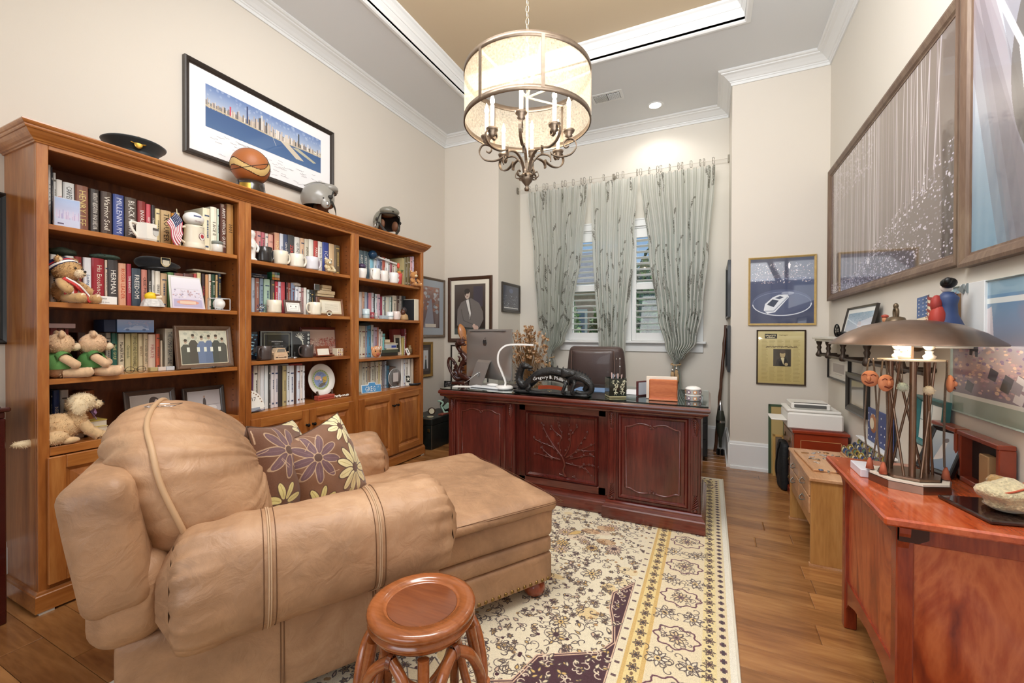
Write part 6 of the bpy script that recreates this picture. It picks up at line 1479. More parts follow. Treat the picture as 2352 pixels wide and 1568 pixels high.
def throw_pillow(label,loc,rot,s,fm,bm):
 t=thing('throw_pillow',label,'pillow',loc,rot=rot,group='flowered throw pillows')
 def P(a,b,sg):
  x,y=a*2-1,b*2-1;e=(1-x**2)*(1-y**2);k=1-.1*(1-abs(x))*0;pin=1-.07*(abs(x)*(1-y*y)+abs(y)*(1-x*x))*1.2
  d=.105*(max(e,0)**.42)*s/.44
  cr=.006*noise.noise(Vector((x*4,y*4,sg*3)))
  return Vector((x*s/2*pin,sg*(d+cr*min(1,e*4)),y*s/2*pin))
 m=MB();m.grid(lambda a,b: P(a,b,-1),28,28,fm);m.build('front',t)
 m=MB();m.grid(lambda a,b: P(1-a,b,1),28,28,bm,uvfn=lambda a,b: (1-a,b));m.build('back',t)
 E_=[P(k/20,0,0)for k in range(20)]+[P(1,k/20,0)for k in range(20)]+[P(1-k/20,1,0)for k in range(20)]+[P(0,1-k/20,0)for k in range(20)]
 MB().tube([tuple(q)for q in E_],.003,mat('pillow_seam','#4c3220',.7),5,closed=True).build('edge_seam',t)
cz,sz=math.cos(R(58)),math.sin(R(58))
def loc2w(x,y,z): return(-.70+x*cz-y*sz,1.98+x*sz+y*cz,z)
throw_pillow('brown flowered pillow leaning on the big back cushion, purple bloom at its top',loc2w(-1.15,.48,.69),(R(-14),R(8),R(58+62)),.43,FA,FB)
throw_pillow('flowered pillow nearer the footrest, large cream daisy with dark centre',loc2w(-.97,.50,.665),(R(-18),R(-10),R(58+40)),.41,FB,FA)
t=thing('wire_spectacles','thin wire glasses lying on the peak of the leather back cushion','glasses',loc2w(-1.55,.36,1.025),R(40));m=MB()
for sx in(-1,1): m.tube([(sx*.026+.021*math.cos(a),.014*math.sin(a),.004)for a in[2*PI*k/18 for k in range(18)]],.0013,STEEL,5,closed=True)
m.tube([(-.006,.0,.005),(.006,0,.005)],.0013,STEEL,5);m.build('rims',t)
for sx in(-1,1): MB().tube([(sx*.047,0,.005),(sx*.05,.05,.006),(-sx*.0,.07,.002)],.0013,STEEL,5).build('temple',t)
# === round stool
SW=wood('rosewood_stool',['#80421c','#9c5628','#b2683a'],'x',5,7,rough=.2,coat=.7,swirl=.8)
SWD=wood('rosewood_inlay',['#6c3418','#804220','#8f4e28'],'x',5,9,rough=.18,coat=.8,swirl=.6)
t=thing('round_stool','glossy round reddish wooden stool with bent bamboo-style legs in front of the chaise','stool',(-.806,1.069,.0085))
MB().lathe([(.107,.452),(.112,.4555),(.116,.4545),(.118,.461),(.152,.461),(.163,.456),(.166,.447),(.163,.437),(.157,.433),(.158,.428),(.163,.424),(.163,.418),(.157,.413),(.15,.411),(.152,.404),(.148,.398),(.12,.396),(0,.396)],SW,n=64).build('seat_ring',t)
MB().lathe([(0,.4525),(.1065,.4525)],SWD,n=64).build('seat_panel',t)
NLg=5
for k in range(NLg):
 a=2*PI*(k+.28)/NLg
 def pt_(r,an,z): return(r*math.cos(an),r*math.sin(an),z)
 MB().tube(spline([pt_(.196,a,.0),pt_(.196,a,.06),pt_(.19,a,.2),pt_(.17,a,.29),pt_(.15,a,.39)],6),.0165,SW,12).build('leg',t)
 for s_ in(-1,1):
  MB().tube(spline([pt_(.19,a+s_*.05,.2),pt_(.187,a+s_*.14,.27),pt_(.17,a+s_*.33,.345),pt_(.15,a+s_*.6,.378)],6),[.0155]*19,SW,12).build('branch',t)
  MB().tube(spline([pt_(.197,a+s_*.04,.22),pt_(.2,a+s_*.15,.13),pt_(.19,a+s_*.4,.055),pt_(.182,a+s_*.63,.035)],6),.015,SW,12).build('lower_branch',t)
 m=MB()
 for z in(.185,.192,.199,.206): m.tube([(.1925*math.cos(a)+.021*math.cos(q),.1925*math.sin(a)+.021*math.sin(q),z)for q in[2*PI*j/14 for j in range(14)]],.0032,SWD,5,closed=True)
 b_=a+PI/NLg
 for o in(-.03,-.015,0,.015,.03):
  an=b_+o;cx_,cy_=.15*math.cos(an),.15*math.sin(an);m.tube([(cx_+.018*math.cos(q)*math.cos(an),cy_+.018*math.cos(q)*math.sin(an),.376+.02*math.sin(q))for q in[2*PI*j/12 for j in range(12)]],.0028,SWD,5,closed=True)
 m.build('carved_binding',t)
RW=wood('rosewood',['#3f1410','#58201a','#702d22'],'z',4,10,rough=.2,coat=.6,swirl=1.2)
RWH=wood('rosewood_across',['#45160f','#5f2419','#783224'],'x',4,10,rough=.18,coat=.7,swirl=1.2)
RWC=mat('rosewood_carving','#5c261c',.25,coat=.5,var=.2,vscale=40)
dk=thing('executive_desk','large dark red-brown desk with a plum tree carved on its front panel','desk',(0,0,0))
DX0,DX1,DY0,DY1=-1.985,-.05,2.985,3.72
PR=(-.655,-1.38)
def desk_block(name,x0,x1,y0):
 MB().cbox(x0,x1,y0,DY1,.1,.775,RW,.004).build(name,dk)
desk_block('pedestal',DX0,PR[1],DY0+.012);desk_block('pedestal',PR[0],DX1,DY0+.012);desk_block('modesty_panel',PR[1],PR[0],DY0+.062)if 0 else MB().cbox(PR[1],PR[0],DY0+.062,DY0+.1,.1,.775,RW,.004).build('modesty_panel',dk)
pth=[(DX1,DY1),(DX1,DY0),(PR[0],DY0),(PR[0],DY0+.055),(PR[1],DY0+.055),(PR[1],DY0),(DX0,DY0),(DX0,DY1)]
m=sweep(pth,[(0,.135),(-.006,.134),(-.009,.124),(-.01,.116),(-.018,.11),(-.024,.1),(-.024,.096),(-.03,.088),(-.031,.02),(-.027,.012),(-.026,.009),(0,.009)],RWH);m.build('plinth',dk)
m=sweep([(DX1,DY1),(DX1,DY0),(DX0,DY0),(DX0,DY1)],[(.0,.752),(-.006,.756),(-.012,.766),(-.026,.775),(-.038,.777),(-.04,.781)],RWH);m.build('under_moulding',dk)
TX=(-2.05,.005,2.925,3.79)
m=MB();m.box(TX[0]+.03,TX[1]-.03,TX[2]+.03,TX[3]-.03,.775,.83,RWH);m.build('top_slab',dk)
m=sweep([(TX[1],TX[3]),(TX[1],TX[2]),(TX[0],TX[2]),(TX[0],TX[3])],[(.03,.778),(.018,.778),(.012,.784),(.011,.79),(.014,.796),(.008,.799),(.002,.804),(0,.812),(.001,.822),(.008,.83),(.03,.833)],RWH,closed=True);m.build('top_edge',dk)
def dglass():
 m,nt,p,out=newmat('desk_glass');_set(p,Base_Color=(.72,.9,.86,1),Roughness=.02,Transmission_Weight=1,IOR=1.5);return m
MB().cbox(TX[0]+.012,TX[1]-.012,TX[2]+.012,TX[3]-.012,.8335,.8415,dglass(),.0015).build('glass_top',dk)
def frame_bevel(mb,x0,x1,z0,z1,y,w,d,mm,inward=True):
 """sloped moulding running inside a rectangle"""
 V=[]
 for i,(o,dy)in enumerate(((0,0),(w*.3,-d),(w*.6,-d*.9),(w,d*.8))): V+=[(x0+o,y+dy,z0+o),(x1-o,y+dy,z0+o),(x1-o,y+dy,z1-o),(x0+o,y+dy,z1-o)]
 F=[]
 for n in range(3):
  for j in range(4): F.append((n*4+j,n*4+(j+1)%4,n*4+4+(j+1)%4,n*4+4+j))
 mb.add(V,F,mm)
def carved_bracket(x,z0,z1,y,up):
 m=MB();L_=z1-z0
 for k in range(6):
  z=z0+L_*(k+.3)/6 if up else z1-L_*(k+.3)/6
  w=.02*(1-k/8);m.tube(spline([(x-w,y,z),(x-w*.2,y-.006,z+.012),(x+w,y-.002,z+.03*(1 if up else-1))],3),.005*(1-k/12),RWC,6)
 zc=z0 if up else z1;m.ell((x,y-.002,zc),(.014,.006,.012),RWC,10);return m.build('carved_leaf',dk)
for x0,x1 in((DX0,PR[1]),(PR[0],DX1)):
 y=DY0+.012
 for xa in(x0+.002,x1-.062):
  m=MB();m.cbox(xa,xa+.06,y-.012,y,.135,.755,RW,.003);m.cbox(xa+.014,xa+.046,y-.018,y-.012,.25,.64,RW,.005);m.build('pilaster',dk)
  carved_bracket(xa+.03,.65,.74,y-.014,False);carved_bracket(xa+.03,.15,.24,y-.014,True)
 xa,xb=x0+.075,x1-.075
 m=MB();frame_bevel(m,xa,xb,.155,.745,y-.004,.03,.01,RW);m.build('panel_moulding',dk)
 ia,ib,iz0,iz1=xa+.052,xb-.052,.235,.66;cx_=(ia+ib)/2;hw=(ib-ia)/2
 def ogee(sg,base_):
  P=[]
  for k in range(25):
   t_=-1+2*k/24;a_=abs(t_);z=.0 if a_>.93 else .026*(math.cos((a_-.45)*PI/.48)*.5+.5)if a_>.45 else .026-.018*(1-a_/.45)**2*(1 if a_>.08 else 1.1)
   P.append((cx_+t_*hw,base_+sg*z))
  return P
 top=ogee(1,iz1);bot=ogee(-1,iz0)
 loop=[(x,z)for x,z in top]+[(x,z)for x,z in reversed(bot)]
 MB().tube([(x,y-.002,z)for x,z in loop],.0075,RWC,8,closed=True).build('ogee_moulding',dk)
 MB().prism([(z,x)for x,z in loop],'y',y-.004,y+.002,RW).build('inner_panel',dk)
 m=MB()
 for zc,sg in((iz1+.008,1),(iz0-.008,-1)):
  for sx in(-1,1): m.tube([(cx_+sx*(.012+.009*math.cos(a)),y-.007,zc+sg*.009*math.sin(a))for a in[PI*1.6*k/10-.3 for k in range(11)]],.0045,RWC,6)
  m.ell((cx_,y-.008,zc-sg*.004),(.006,.005,.006),RWC,8)
 m.build('scroll',dk)
y=DY0+.062
m=MB();m.cbox(PR[1]-.002,PR[1]+.075,y-.01,y,.135,.755,RW,.003);m.cbox(PR[0]-.075,PR[0]+.002,y-.01,y,.135,.755,RW,.003);m.cbox(PR[1]+.02,PR[0]-.02,y-.01,y,.7,.755,RWH,.003);m.cbox(PR[1]+.02,PR[0]-.02,y-.01,y,.135,.19,RWH,.003);m.build('centre_frame',dk)
m=MB();frame_bevel(m,PR[1]+.075,PR[0]-.075,.19,.7,y-.006,.035,.012,RW);m.build('panel_moulding',dk)
tr=thing('carved_plum_tree',None,None);tr.parent=dk
cx_=(PR[0]+PR[1])/2;yy=y-.004
S_=[(0,.21),(.005,.26),(-.01,.31),(.0,.36)]
def br(pts,r0,r1,name='branch'):
 P=spline([(cx_+.02+a,yy,b)for a,b in pts],4);n=len(P)
 MB().tube(P,[r0+(r1-r0)*i/(n-1)for i in range(n)],RWC,7).build(name,tr);return P
tips=[]
for pts,r0,r1 in(([(.02,.225),(.0,.27),(.012,.32),(-.01,.375)],.011,.009),([(-.03,.24),(-.005,.235),(.03,.228)],.006,.003),([(-.01,.375),(-.06,.43),(-.1,.48),(-.15,.56),(-.17,.61)],.009,.004),([(-.06,.43),(-.13,.45),(-.2,.47),(-.245,.49)],.005,.002),([(-.02,.35),(-.09,.36),(-.15,.4),(-.175,.43)],.006,.003),([(-.05,.35),(-.13,.36),(-.22,.375)],.004,.002),([(-.02,.395),(-.03,.47),(-.01,.54),(-.04,.6),(-.05,.65)],.007,.003),([(-.01,.52),(-.07,.56),(-.1,.6)],.004,.002),([(.01,.38),(.05,.46),(.055,.55),(.04,.62),(.05,.66)],.007,.003),([(.055,.54),(.1,.6),(.11,.63)],.004,.002),([(.02,.37),(.09,.42),(.13,.49),(.19,.57)],.006,.002),([(.09,.42),(.17,.46),(.24,.5)],.005,.002),([(.11,.44),(.2,.44),(.27,.46)],.004,.002),([(.04,.36),(.13,.39),(.2,.41),(.25,.4)],.004,.002),([(.02,.33),(.12,.32),(.2,.34),(.26,.33)],.004,.002),([(.12,.32),(.18,.3),(.21,.27)],.003,.002),([(.07,.235),(.11,.22),(.14,.18+.02)],.003,.002)):
 tips.append(br(pts,r0,r1))
rr=random.Random(4);m=MB()
for P in tips[2:]:
 for q in P[2::2]:
  if rr.random()<.85:
   x,z=q[0]+rr.uniform(-.012,.012),q[2]+rr.uniform(-.012,.012)
   for k in range(5): a=2*PI*k/5;m.ell((x+.005*math.cos(a),yy-.003,z+.005*math.sin(a)),(.0042,.003,.0042),RWC,6)
tag(m.build('blossoms',tr),kind='stuff')
# === things on the desk
ZD=.842
MET=mat('brushed_aluminium','#b9b6b2',.35,.75,coat=.1);WPL=mat('white_plastic','#eceae6',.3,coat=.3);
t=thing('desktop_computer','silver all-in-one desktop computer seen from behind on the desk','computer',(-1.80,3.335,ZD),R(-24))
def scr(mb,d):
 m_=[]
m=MB();hw,z0,z1=.325,.055,.495;PR_=[]
for k in range(9):
 u=-1+2*k/8;PR_.append(u)
m.grid(lambda a,b: Vector(((a*2-1)*hw,-.004-.034*max(0,(1-(a*2-1)**2))**.7*max(0,1-(b*2-1)**2)**.6,z0+(z1-z0)*b)),24,16,MET)
m.box(-hw,hw,-.004,.006,z0,z1,MET);m.build('rear_shell',t)
MB().cbox(-hw,hw,.006,.0085,z0,z1,mat('screen_glass','#0c0c0e',.05,coat=1),.001).build('screen',t)
m=MB()
for k in range(1): m.box(-.26,.26,-.022,-.004,z1-.018,z1-.012,mat('vent_slot','#6c6a68',.6))
m.build('vent_slot',t)
ap=[(0,-.5),(.14,-.46),(.3,-.5),(.44,-.2),(.48,.02),(.34,.12),(.33,.32),(.42,.4),(.28,.5),(.1,.42),(0,.42),(-.12,.46),(-.3,.5),(-.46,.3),(-.46,0),(-.38,-.28),(-.22,-.5),(-.1,-.46)]
LG=mat('logo_black','#17171a',.12,coat=.8)
MB().prism([(.375+.055*b,.052*a)for a,b in ap],'y',-.0385,-.037,LG).prism([(.375+.055*b,.052*a)for a,b in((.02,.56),(.18,.66),(.24,.88),(.08,.8))],'y',-.0385,-.037,LG).build('fruit_logo',t)
MB().ribbon([(0,-.012,.24),(0,-.055,.2),(0,-.135,.02),(0,-.14,.004),(0,-.12,.003),(0,.08,.003)],(1,0,0),.185,.006,MET).build('stand',t)
MB().lathe([(0,0),(.022,0)],mat('cable_hole','#8c8c8c',.5),n=18,axis='y',c=(.0,-.116,.1)).build('cable_ring',t)
MB().tube(spline([(.0,-.05,.13),(0,-.13,.1),(-.1,-.14,.04),(-.22,-.1,.004),(-.27,-.06,.004)],6),.0028,WPL,6).build('cable',t)
t=thing('led_desk_lamp','white curved reading lamp with a round base beside the computer','lamp',(-1.535,3.13,ZD),R(20))
MB().lathe([(0,0),(.07,0),(.074,.008),(.07,.022),(.055,.03),(0,.03)],WPL,n=36).build('lamp_base',t)
MB().ribbon(spline([(.0,0,.015),(.01,0,.06),(-.02,0,.14),(-.05,0,.22),(-.045,0,.3),(.0,0,.352),(.07,0,.368),(.24,0,.366)],6),(0,1,0),.04,.014,WPL).build('lamp_arm',t)
fl_=lambda nm,lb,ct,x,y,z,w,d,h,rz,col,rough=.4,grp=None: (lambda t: (MB().cbox(-w/2,w/2,-d/2,d/2,0,h,M_(col,rough),min(.003,h*.4)).build('sheet' if h<.004 else 'slab',t),t)[1])(thing(nm,lb,ct,(x,y,z),R(rz),grp))
fl_('keyboard','flat white keyboard lying under the computer','keyboard',-1.70,3.14,ZD,.3,.11,.012,-10,'#e6e8ea')
t=thing('computer_mouse','small white mouse on the dark pad in front of the computer','mouse',(-1.66,3.16,ZD+.0125),R(-5));MB().ell((0,0,.012),(.055,.028,.014),WPL,16).build('mouse_shell',t)
fl_('notepad','dark slim pad on the desk right of the keyboard','notepad',-1.56,3.33,ZD,.24,.2,.008,-8,'#3c3838')
fl_('paper_sheet','white paper sheet lying left of the computer foot','paper',-1.93,3.12,ZD,.16,.11,.0012,20,'#eceae4',.7,'papers on the desk')
fl_('paper_sheet','white paper sheets on the glass behind the brush pot','paper',-.5,3.43,ZD,.22,.3,.002,3,'#eef0f4',.7,'papers on the desk')
fl_('blue_folder','pale blue folder lying on the glass right of the dragon','folder',-.86,3.42,ZD,.3,.24,.003,0,'#7a9cc8',.3)
t=thing('dragon_nameplate','black carved dragon nameplate lettered Gregory B. Phillips','nameplate',(-1.085,3.03,ZD),R(-3))
DG=mat('black_resin','#191a1b',.32,coat=.35,bump=.6,bscale=140);DGs=mat('black_resin_smooth','#111112',.25,coat=.5)
rr=random.Random(6)
m=MB();m.rbox((0,.0,.012),(.6,.13,.026),.012,DG,10,(0,.01,.006),lambda q: q+Vector((0,0,.008*noise.noise(q*30))));m.build('rock_base',t)
bd=spline([(.26,0,.045),(.285,-.01,.1),(.25,-.005,.135),(.19,0,.15),(.12,0,.155),(0,0,.17),(-.1,0,.145),(-.17,0,.09),(-.225,0,.05),(-.27,0,.075),(-.275,0,.13),(-.25,-.01,.185),(-.23,-.015,.2)],6)
nb=len(bd);rad=[.02+.018*math.sin(PI*min(1,max(0,i/nb)))for i in range(nb)]
MB().tube(bd,rad,DG,12).build('dragon_body',t)
m=MB()
for i in range(4,nb-4,2): p=Vector(bd[i]);d=(Vector(bd[i+1])-Vector(bd[i-1])).normalized();up=Vector((-d.z,0,d.x));up=up if up.z>0 or p.x<-.2 else-up;m.add([tuple(p+up*rad[i]*.8-d*.01),tuple(p+up*(rad[i]+.018)),tuple(p+up*rad[i]*.8+d*.01)],[(0,1,2)],DG)
m.build('back_spikes',t)
tail=spline([(.15,.0,.12),(.21,-.02,.14),(.27,-.03,.125),(.315,-.03,.085),(.31,-.03,.04),(.26,-.03,.025),(.2,-.03,.035)],6);MB().tube(tail,[.034-.02*i/(len(tail)-1)for i in range(len(tail))],DG,10).build('tail',t)
m=MB();m.ell((-.215,-.02,.205),(.042,.028,.024),DG,14);m.ell((-.178,-.022,.197),(.03,.018,.014),DG,10);m.ell((-.172,-.022,.176),(.024,.014,.008),DG,8)
for a in range(7): q=R(110+a*22);m.tube([(-.235,-.015,.2),(-.235+.045*math.cos(q),-.01,.2+.035*math.sin(q))],[.009,.002],DG,6)
for s_ in(-1,1): m.tube([(-.22,-.02+s_*.012,.222),(-.245,-.02+s_*.02,.245)],[.006,.002],DG,6)
m.build('dragon_head',t)
for x,z in((-.19,.07),(.1,.11),(.17,.12)): MB().tube(spline([(x,-.02,z),(x+.03,-.055,z-.02),(x+.01,-.06,.03),(x+.035,-.075,.026)],4),.013,DG,8).build('claw_leg',t)
m=MB();m.rbox((.14,-.02,.165),(.12,.05,.07),.03,DG,8,(0,0,0),lambda q: q+Vector((0,0,.02*noise.noise(q*22))));m.build('flame_mane',t)
m=MB();NB=24
def ban(u,v): x=-.155+.31*u;zc=.128-.55*(x+.005)**2*2.2;return Vector((x,-.043,zc-.022+.044*v))
m.grid(ban,NB,1,DGs);m.grid(lambda u,v: ban(1-u,v)+Vector((0,.03,0)),NB,1,DGs);m.build('name_banner',t)
st='Gregory B. Phillips';vs,fs,x0,x1,y0,y1=text_geo(st);V=[]
for v in vs: u=(v[0]-x0)/(x1-x0)*.9+.05;q=ban(u,.12+.76*(v[1]-y0)/(y1-y0));V.append((q.x,q.y-.0012,q.z))
MB().add(V,fs,M_('#f0f0ee')).build('lettering',t)
m=MB();m.grid(lambda u,v: Vector((-.09+.2*u,-.05,.045+.028*v-.3*(u-.5)**2*.12)),12,1,M_('#8a3a20',.3));m.build('red_band',t)
MB().text('* x *',(.01,-.068,.032),(1,0,0),(0,0,1),.012,M_('#c8b070')).build('small_symbols',t)
t=thing('pen_pot','square black lacquer pen pot inlaid with white branches on the desk','pen pot',(-.625,3.115,ZD),R(28))
m=MB();w=.062;LQ=mat('black_lacquer','#14231c',.15,coat=.8)
for a,b,c_,d in((-w,w,-w,-w+.004),(-w,w,w-.004,w),(-w,-w+.004,-w,w),(w-.004,w,-w,w)): m.box(a,b,c_,d,.012,.138,LQ)
m.box(-w,w,-w,w,.012,.016,LQ);m.build('pot_walls',t);MB().cbox(-w,w,-w,w,0,.013,M_('#c9bd90'),.003).build('pot_foot',t)
rr=random.Random(8);m=MB();INL=M_('#d8d4b8',.3)
for fx in range(2):
 for _ in range(4):
  x=rr.uniform(-.045,.045);P=[(x,.02)]
  for k in range(5): P.append((P[-1][0]+rr.uniform(-.014,.014),P[-1][1]+.02))
  Q=[((p,-w-.0004,q)if fx==0 else(w+.0004,p,q))for p,q in[(max(-.056,min(.056,a)),b)for a,b in P]]
  m.tube(Q,.0016,INL,4)
  for q in Q[1:]:
   for _ in range(3): m.ell((q[0]+(rr.uniform(-.009,.009)if fx==0 else 0),q[1]+(0 if fx==0 else rr.uniform(-.009,.009)),q[2]+rr.uniform(-.008,.008)),(.005,.0008,.003)if fx==0 else(.0008,.005,.003),INL,6)
tag(m.build('inlay',t),kind='stuff')
for k in range(9):
 x,y_=rr.uniform(-.04,.04),rr.uniform(-.04,.04);o=thing('pen','silver and dark pen standing in the square lacquer pot','pen',(-.625+x*.8,3.115+y_*.8,ZD+.017),rot=(rr.uniform(-.1,.1),rr.uniform(-.12,.12),0),group='pens in the lacquer pot')
 MB().tube([(0,0,0),(0,0,.13+rr.uniform(0,.03))],.0045,M_(rr.choice(['#c8ccd0','#3c3c40','#d8b8b0','#8c9098']),.25),8).build('pen_barrel',o);MB().tube([(.005,0,.125),(.005,0,.15)],.0015,STEEL,5).build('clip',o)
t=thing('pen_holder_wand','tall thin chrome wand topped with beads rising from the pen pot','wand',(-.60,3.15,ZD+.017));m=MB();m.tube([(0,0,0),(0,0,.27)],.0018,STEEL,6);m.build('rod',t)
for z in(.2,.255): MB().ell((0,0,z),.007,STEEL,8).build('bead',t)
t=thing('wooden_card_holder','upright square orange-brown wooden block near the right end of the desk','desk organiser',(-.292,3.085,ZD),R(4))
OW=wood('orange_wood',['#a4522a','#bc6636','#cc7a48'],'x',8,7,rough=.3,coat=.4)
MB().cbox(-.092,.092,-.012,.012,0,.145,OW,.006).build('block',t);MB().cbox(-.094,.094,-.03,.04,0,.012,OW,.003).build('foot',t)
t=thing('white_photo_back','cream-edged card standing just behind the orange wooden block','card',(-.305,3.135,ZD),rot=(R(-4),0,R(6)));MB().cbox(-.105,.1,0,.01,0,.16,M_('#e9dccb'),.003).build('card',t)
t=thing('maroon_frame','narrow maroon frame edge standing behind the wooden block','photo frame',(-.452,3.24,ZD),R(55));MB().cbox(-.05,.05,0,.016,0,.11,M_('#5c2c2c',.3),.003).build('frame_back',t);MB().box(-.04,.04,-.001,0,.01,.1,M_('#c8ccd4')).build('picture',t)
for k in range(2):
 t=thing('tea_tin',('lower round white and orange patterned tin at the right end of the desk','upper round patterned tin with a domed lid at the right end of the desk')[k],'tin',(-.105,3.18,ZD+.042*k),R(15),'patterned round tins')
 MB().lathe([(0,0),(.047,0),(.05,.003),(.05,.033),(.052,.035),(.052,.04),(0,.04)]if k==0 else[(0,0),(.047,0),(.05,.003),(.05,.033),(.052,.035),(.051,.041),(.04,.05),(.02,.056),(0,.057)],mat('tin_white','#ece8e2',.3,coat=.4),n=32).build('tin_body',t)
 m=MB()
 for j in range(8): ondisc(m,.0502,j*45,.018,.013,M_(['#d89868','#8a6c84'][j%2]));ondisc(m,.0502,j*45,.018,.007,M_('#f4efe6'),off=.0007)
 m.build('roundels',t)
t=thing('office_chair','brown leather executive chair behind the desk','office chair',(-1.0,4.2,0),R(180))
CL=mat('chair_leather','#4e3e3a',.35,coat=.2,bump=.15,bscale=200,var=.1);CLP=mat('chair_leather_piping','#7a6258',.4)
def tilt(q): return q+Vector((0,.16*(q.z)**1*.35,0))
MB().rbox((0,.2,.84),(.57,.11,.68),.05,CL,12,(.0,.02,0),lambda q: Vector((q.x*(1-.1*max(0,q.z/.34)**2),q.y+.05*(q.x/.28)**2*-1,q.z))).build('backrest',t)
MB().rbox((0,.268,.97),(.4,.05,.36),.024,CL,10,(0,.02,0),lambda q: Vector((q.x*(1-.3*max(0,-q.z/.18)**2),q.y,q.z-.05*(1-(q.x/.2)**2)*max(0,-q.z/.18)))).build('rear_head_panel',t)
P=[(-.2,.29,1.14),(-.2,.292,.9),(-.13,.29,.81),(0,.29,.76),(.13,.29,.81),(.2,.292,.9),(.2,.29,1.14)];MB().tube(spline(P,5),.004,CLP,6).build('panel_piping',t)
MB().rbox((0,-.06,.47),(.54,.52,.13),.05,CL,10,(0,0,.02)).build('seat',t)
for s_ in(-1,1):
 MB().tube(spline([(s_*.29,.16,.5),(s_*.32,.12,.66),(s_*.31,-.05,.7),(s_*.31,-.2,.68),(s_*.28,-.22,.5)],5),.018,BLK,8).build('armrest_frame',t)
 MB().rbox((s_*.31,-.05,.715),(.07,.28,.035),.016,CL,6).build('armrest_pad',t)
MB().lathe([(.03,.09),(.03,.28),(.022,.28),(.022,.42)],STEEL,n=16).build('gas_column',t)
for k in range(5):
 a=2*PI*k/5;MB().tube([(0,0,.11),(.3*math.cos(a),.3*math.sin(a),.075)],[.024,.014],BLK,8).build('base_leg',t)
 MB().lathe([(0,-.012),(.028,-.012),(.028,.012),(0,.012)],BLK,n=14,axis='x',c=(.3*math.cos(a),.3*math.sin(a),.029)).build('caster',t)
def curtain_mat():
 c=Cv(512,1024,'#efece6');rr=random.Random(31)
 for _ in range(34):
  x,y=rr.random(),rr.random();a=rr.uniform(1.1,2.0);P=[(x,y)]
  for k in range(14): a+=rr.uniform(-.35,.35);P.append((P[-1][0]+.014*math.cos(a),P[-1][1]+.011*math.sin(a)))
  c.line(P,.0018,'#a29c92',.5)
  for q in P[1:]:
   for _ in range(2):
    r=rr.uniform(.004,.011);s=rr.choice((-1,1));b=rr.uniform(0,6.3)
    c.line([(q[0]+1.6*r*(1-t/12)*math.cos(b+s*t*.6),q[1]+r*(1-t/12)*math.sin(b+s*t*.6))for t in range(11)],.002,rr.choice(('#8a857c','#9a948b','#78746c')),.7)
 m,nt,p,out=newmat('curtain_fabric');nt.nodes.remove(p);N=nt.nodes;L=nt.links
 t=N.new('ShaderNodeTexImage');t.image=c.image('curtain_scrolls')
 d=N.new('ShaderNodeBsdfDiffuse');tl=N.new('ShaderNodeBsdfTranslucent');tp=N.new('ShaderNodeBsdfTransparent')
 L.new(t.outputs[0],d.inputs[0])
 hs=N.new('ShaderNodeMix');hs.data_type='RGBA';hs.blend_type='MULTIPLY';hs.inputs[0].default_value=1;hs.inputs[7].default_value=(.86,.97,.96,1);L.new(t.outputs[0],hs.inputs[6]);L.new(hs.outputs[2],tl.inputs[0])
 a=N.new('ShaderNodeMixShader');a.inputs[0].default_value=.5;L.new(d.outputs[0],a.inputs[1]);L.new(tl.outputs[0],a.inputs[2])
 b=N.new('ShaderNodeMixShader');b.inputs[0].default_value=.1;L.new(a.outputs[0],b.inputs[1]);L.new(tp.outputs[0],b.inputs[2]);L.new(b.outputs[0],out.inputs[0])
 return m
CF=curtain_mat()
YR=5.2
def itp(tab,z):
 for(z0,a0),(z1,a1)in zip(tab[:-1],tab[1:]):
  if z<=z0 and z>=z1: t=(z0-z)/(z0-z1);t=t*t*(3-2*t);return a0+(a1-a0)*t
 return tab[-1][1]
def curtain(label,left,right,nf,seed,ztop=3.155,zbot=.05,sx=0):
 t=thing('curtain_panel',label,'curtain',(0,YR,0),group='sheer scroll-patterned curtains')
 w0=right[0][1]-left[0][1]
 def P(u,v):
  z=ztop+(zbot-ztop)*v;l,r=itp(left,z),itp(right,z);w=r-l
  amp=.018+.045*(1-w/w0)+.008*v
  ph=2*PI*nf*u+1.6*noise.noise(Vector((u*5,v*1.6,seed)))*(1+v)
  y=-.03+amp*math.sin(ph)+.3*amp*math.sin(2*ph+seed)
  if v<.03: z+=.012*math.cos(2*PI*nf*u)*(1-v/.03)
  x=l+w*u+.01*math.sin(3*ph)*(w/w0)+.03*sx*math.sin(PI*min(1,v*1.4))*0
  k=max(0,1-w/.16);y=y*(1-.3*k)+k*.03*math.cos(2*PI*u)
  return Vector((x,y,z))
 m=MB();m.grid(P,110,70,CF,uvfn=lambda a,b: (a*1.9*w0,1-b*1.5));m.build('fabric',t)
 return t
cl=curtain('left curtain panel, gathered by a tassel tieback beside the dried flowers',[(3.16,-2.2),(2.3,-2.12),(1.5,-2.06),(1.03,-1.90),(.9,-1.93),(.05,-2.05)],[(3.16,-1.39),(2.42,-1.45),(1.5,-1.58),(1.22,-1.68),(1.03,-1.84),(.9,-1.81),(.05,-1.72)],11,1)
curtain('middle curtain panel hanging straight behind the office chair',[(3.16,-1.35),(2.4,-1.32),(1.2,-1.25),(.05,-1.2)],[(3.16,-.785),(2.4,-.83),(1.2,-.92),(.05,-.95)],7,2)
cr_=curtain('right curtain panel, widest, gathered low by a tassel tieback',[(3.16,-.765),(2.25,-.66),(1.5,-.56),(1.15,-.47),(.97,-.385),(.85,-.41),(.05,-.5)],[(3.16,.04),(2.2,-.02),(1.6,-.07),(1.2,-.14),(1.05,-.25),(.97,-.325),(.85,-.30),(.05,-.2)],12,3)
TS=M_('#c9a87c',.7);CHR=mat('tassel_bead','#d8d4cc',.15,.8)
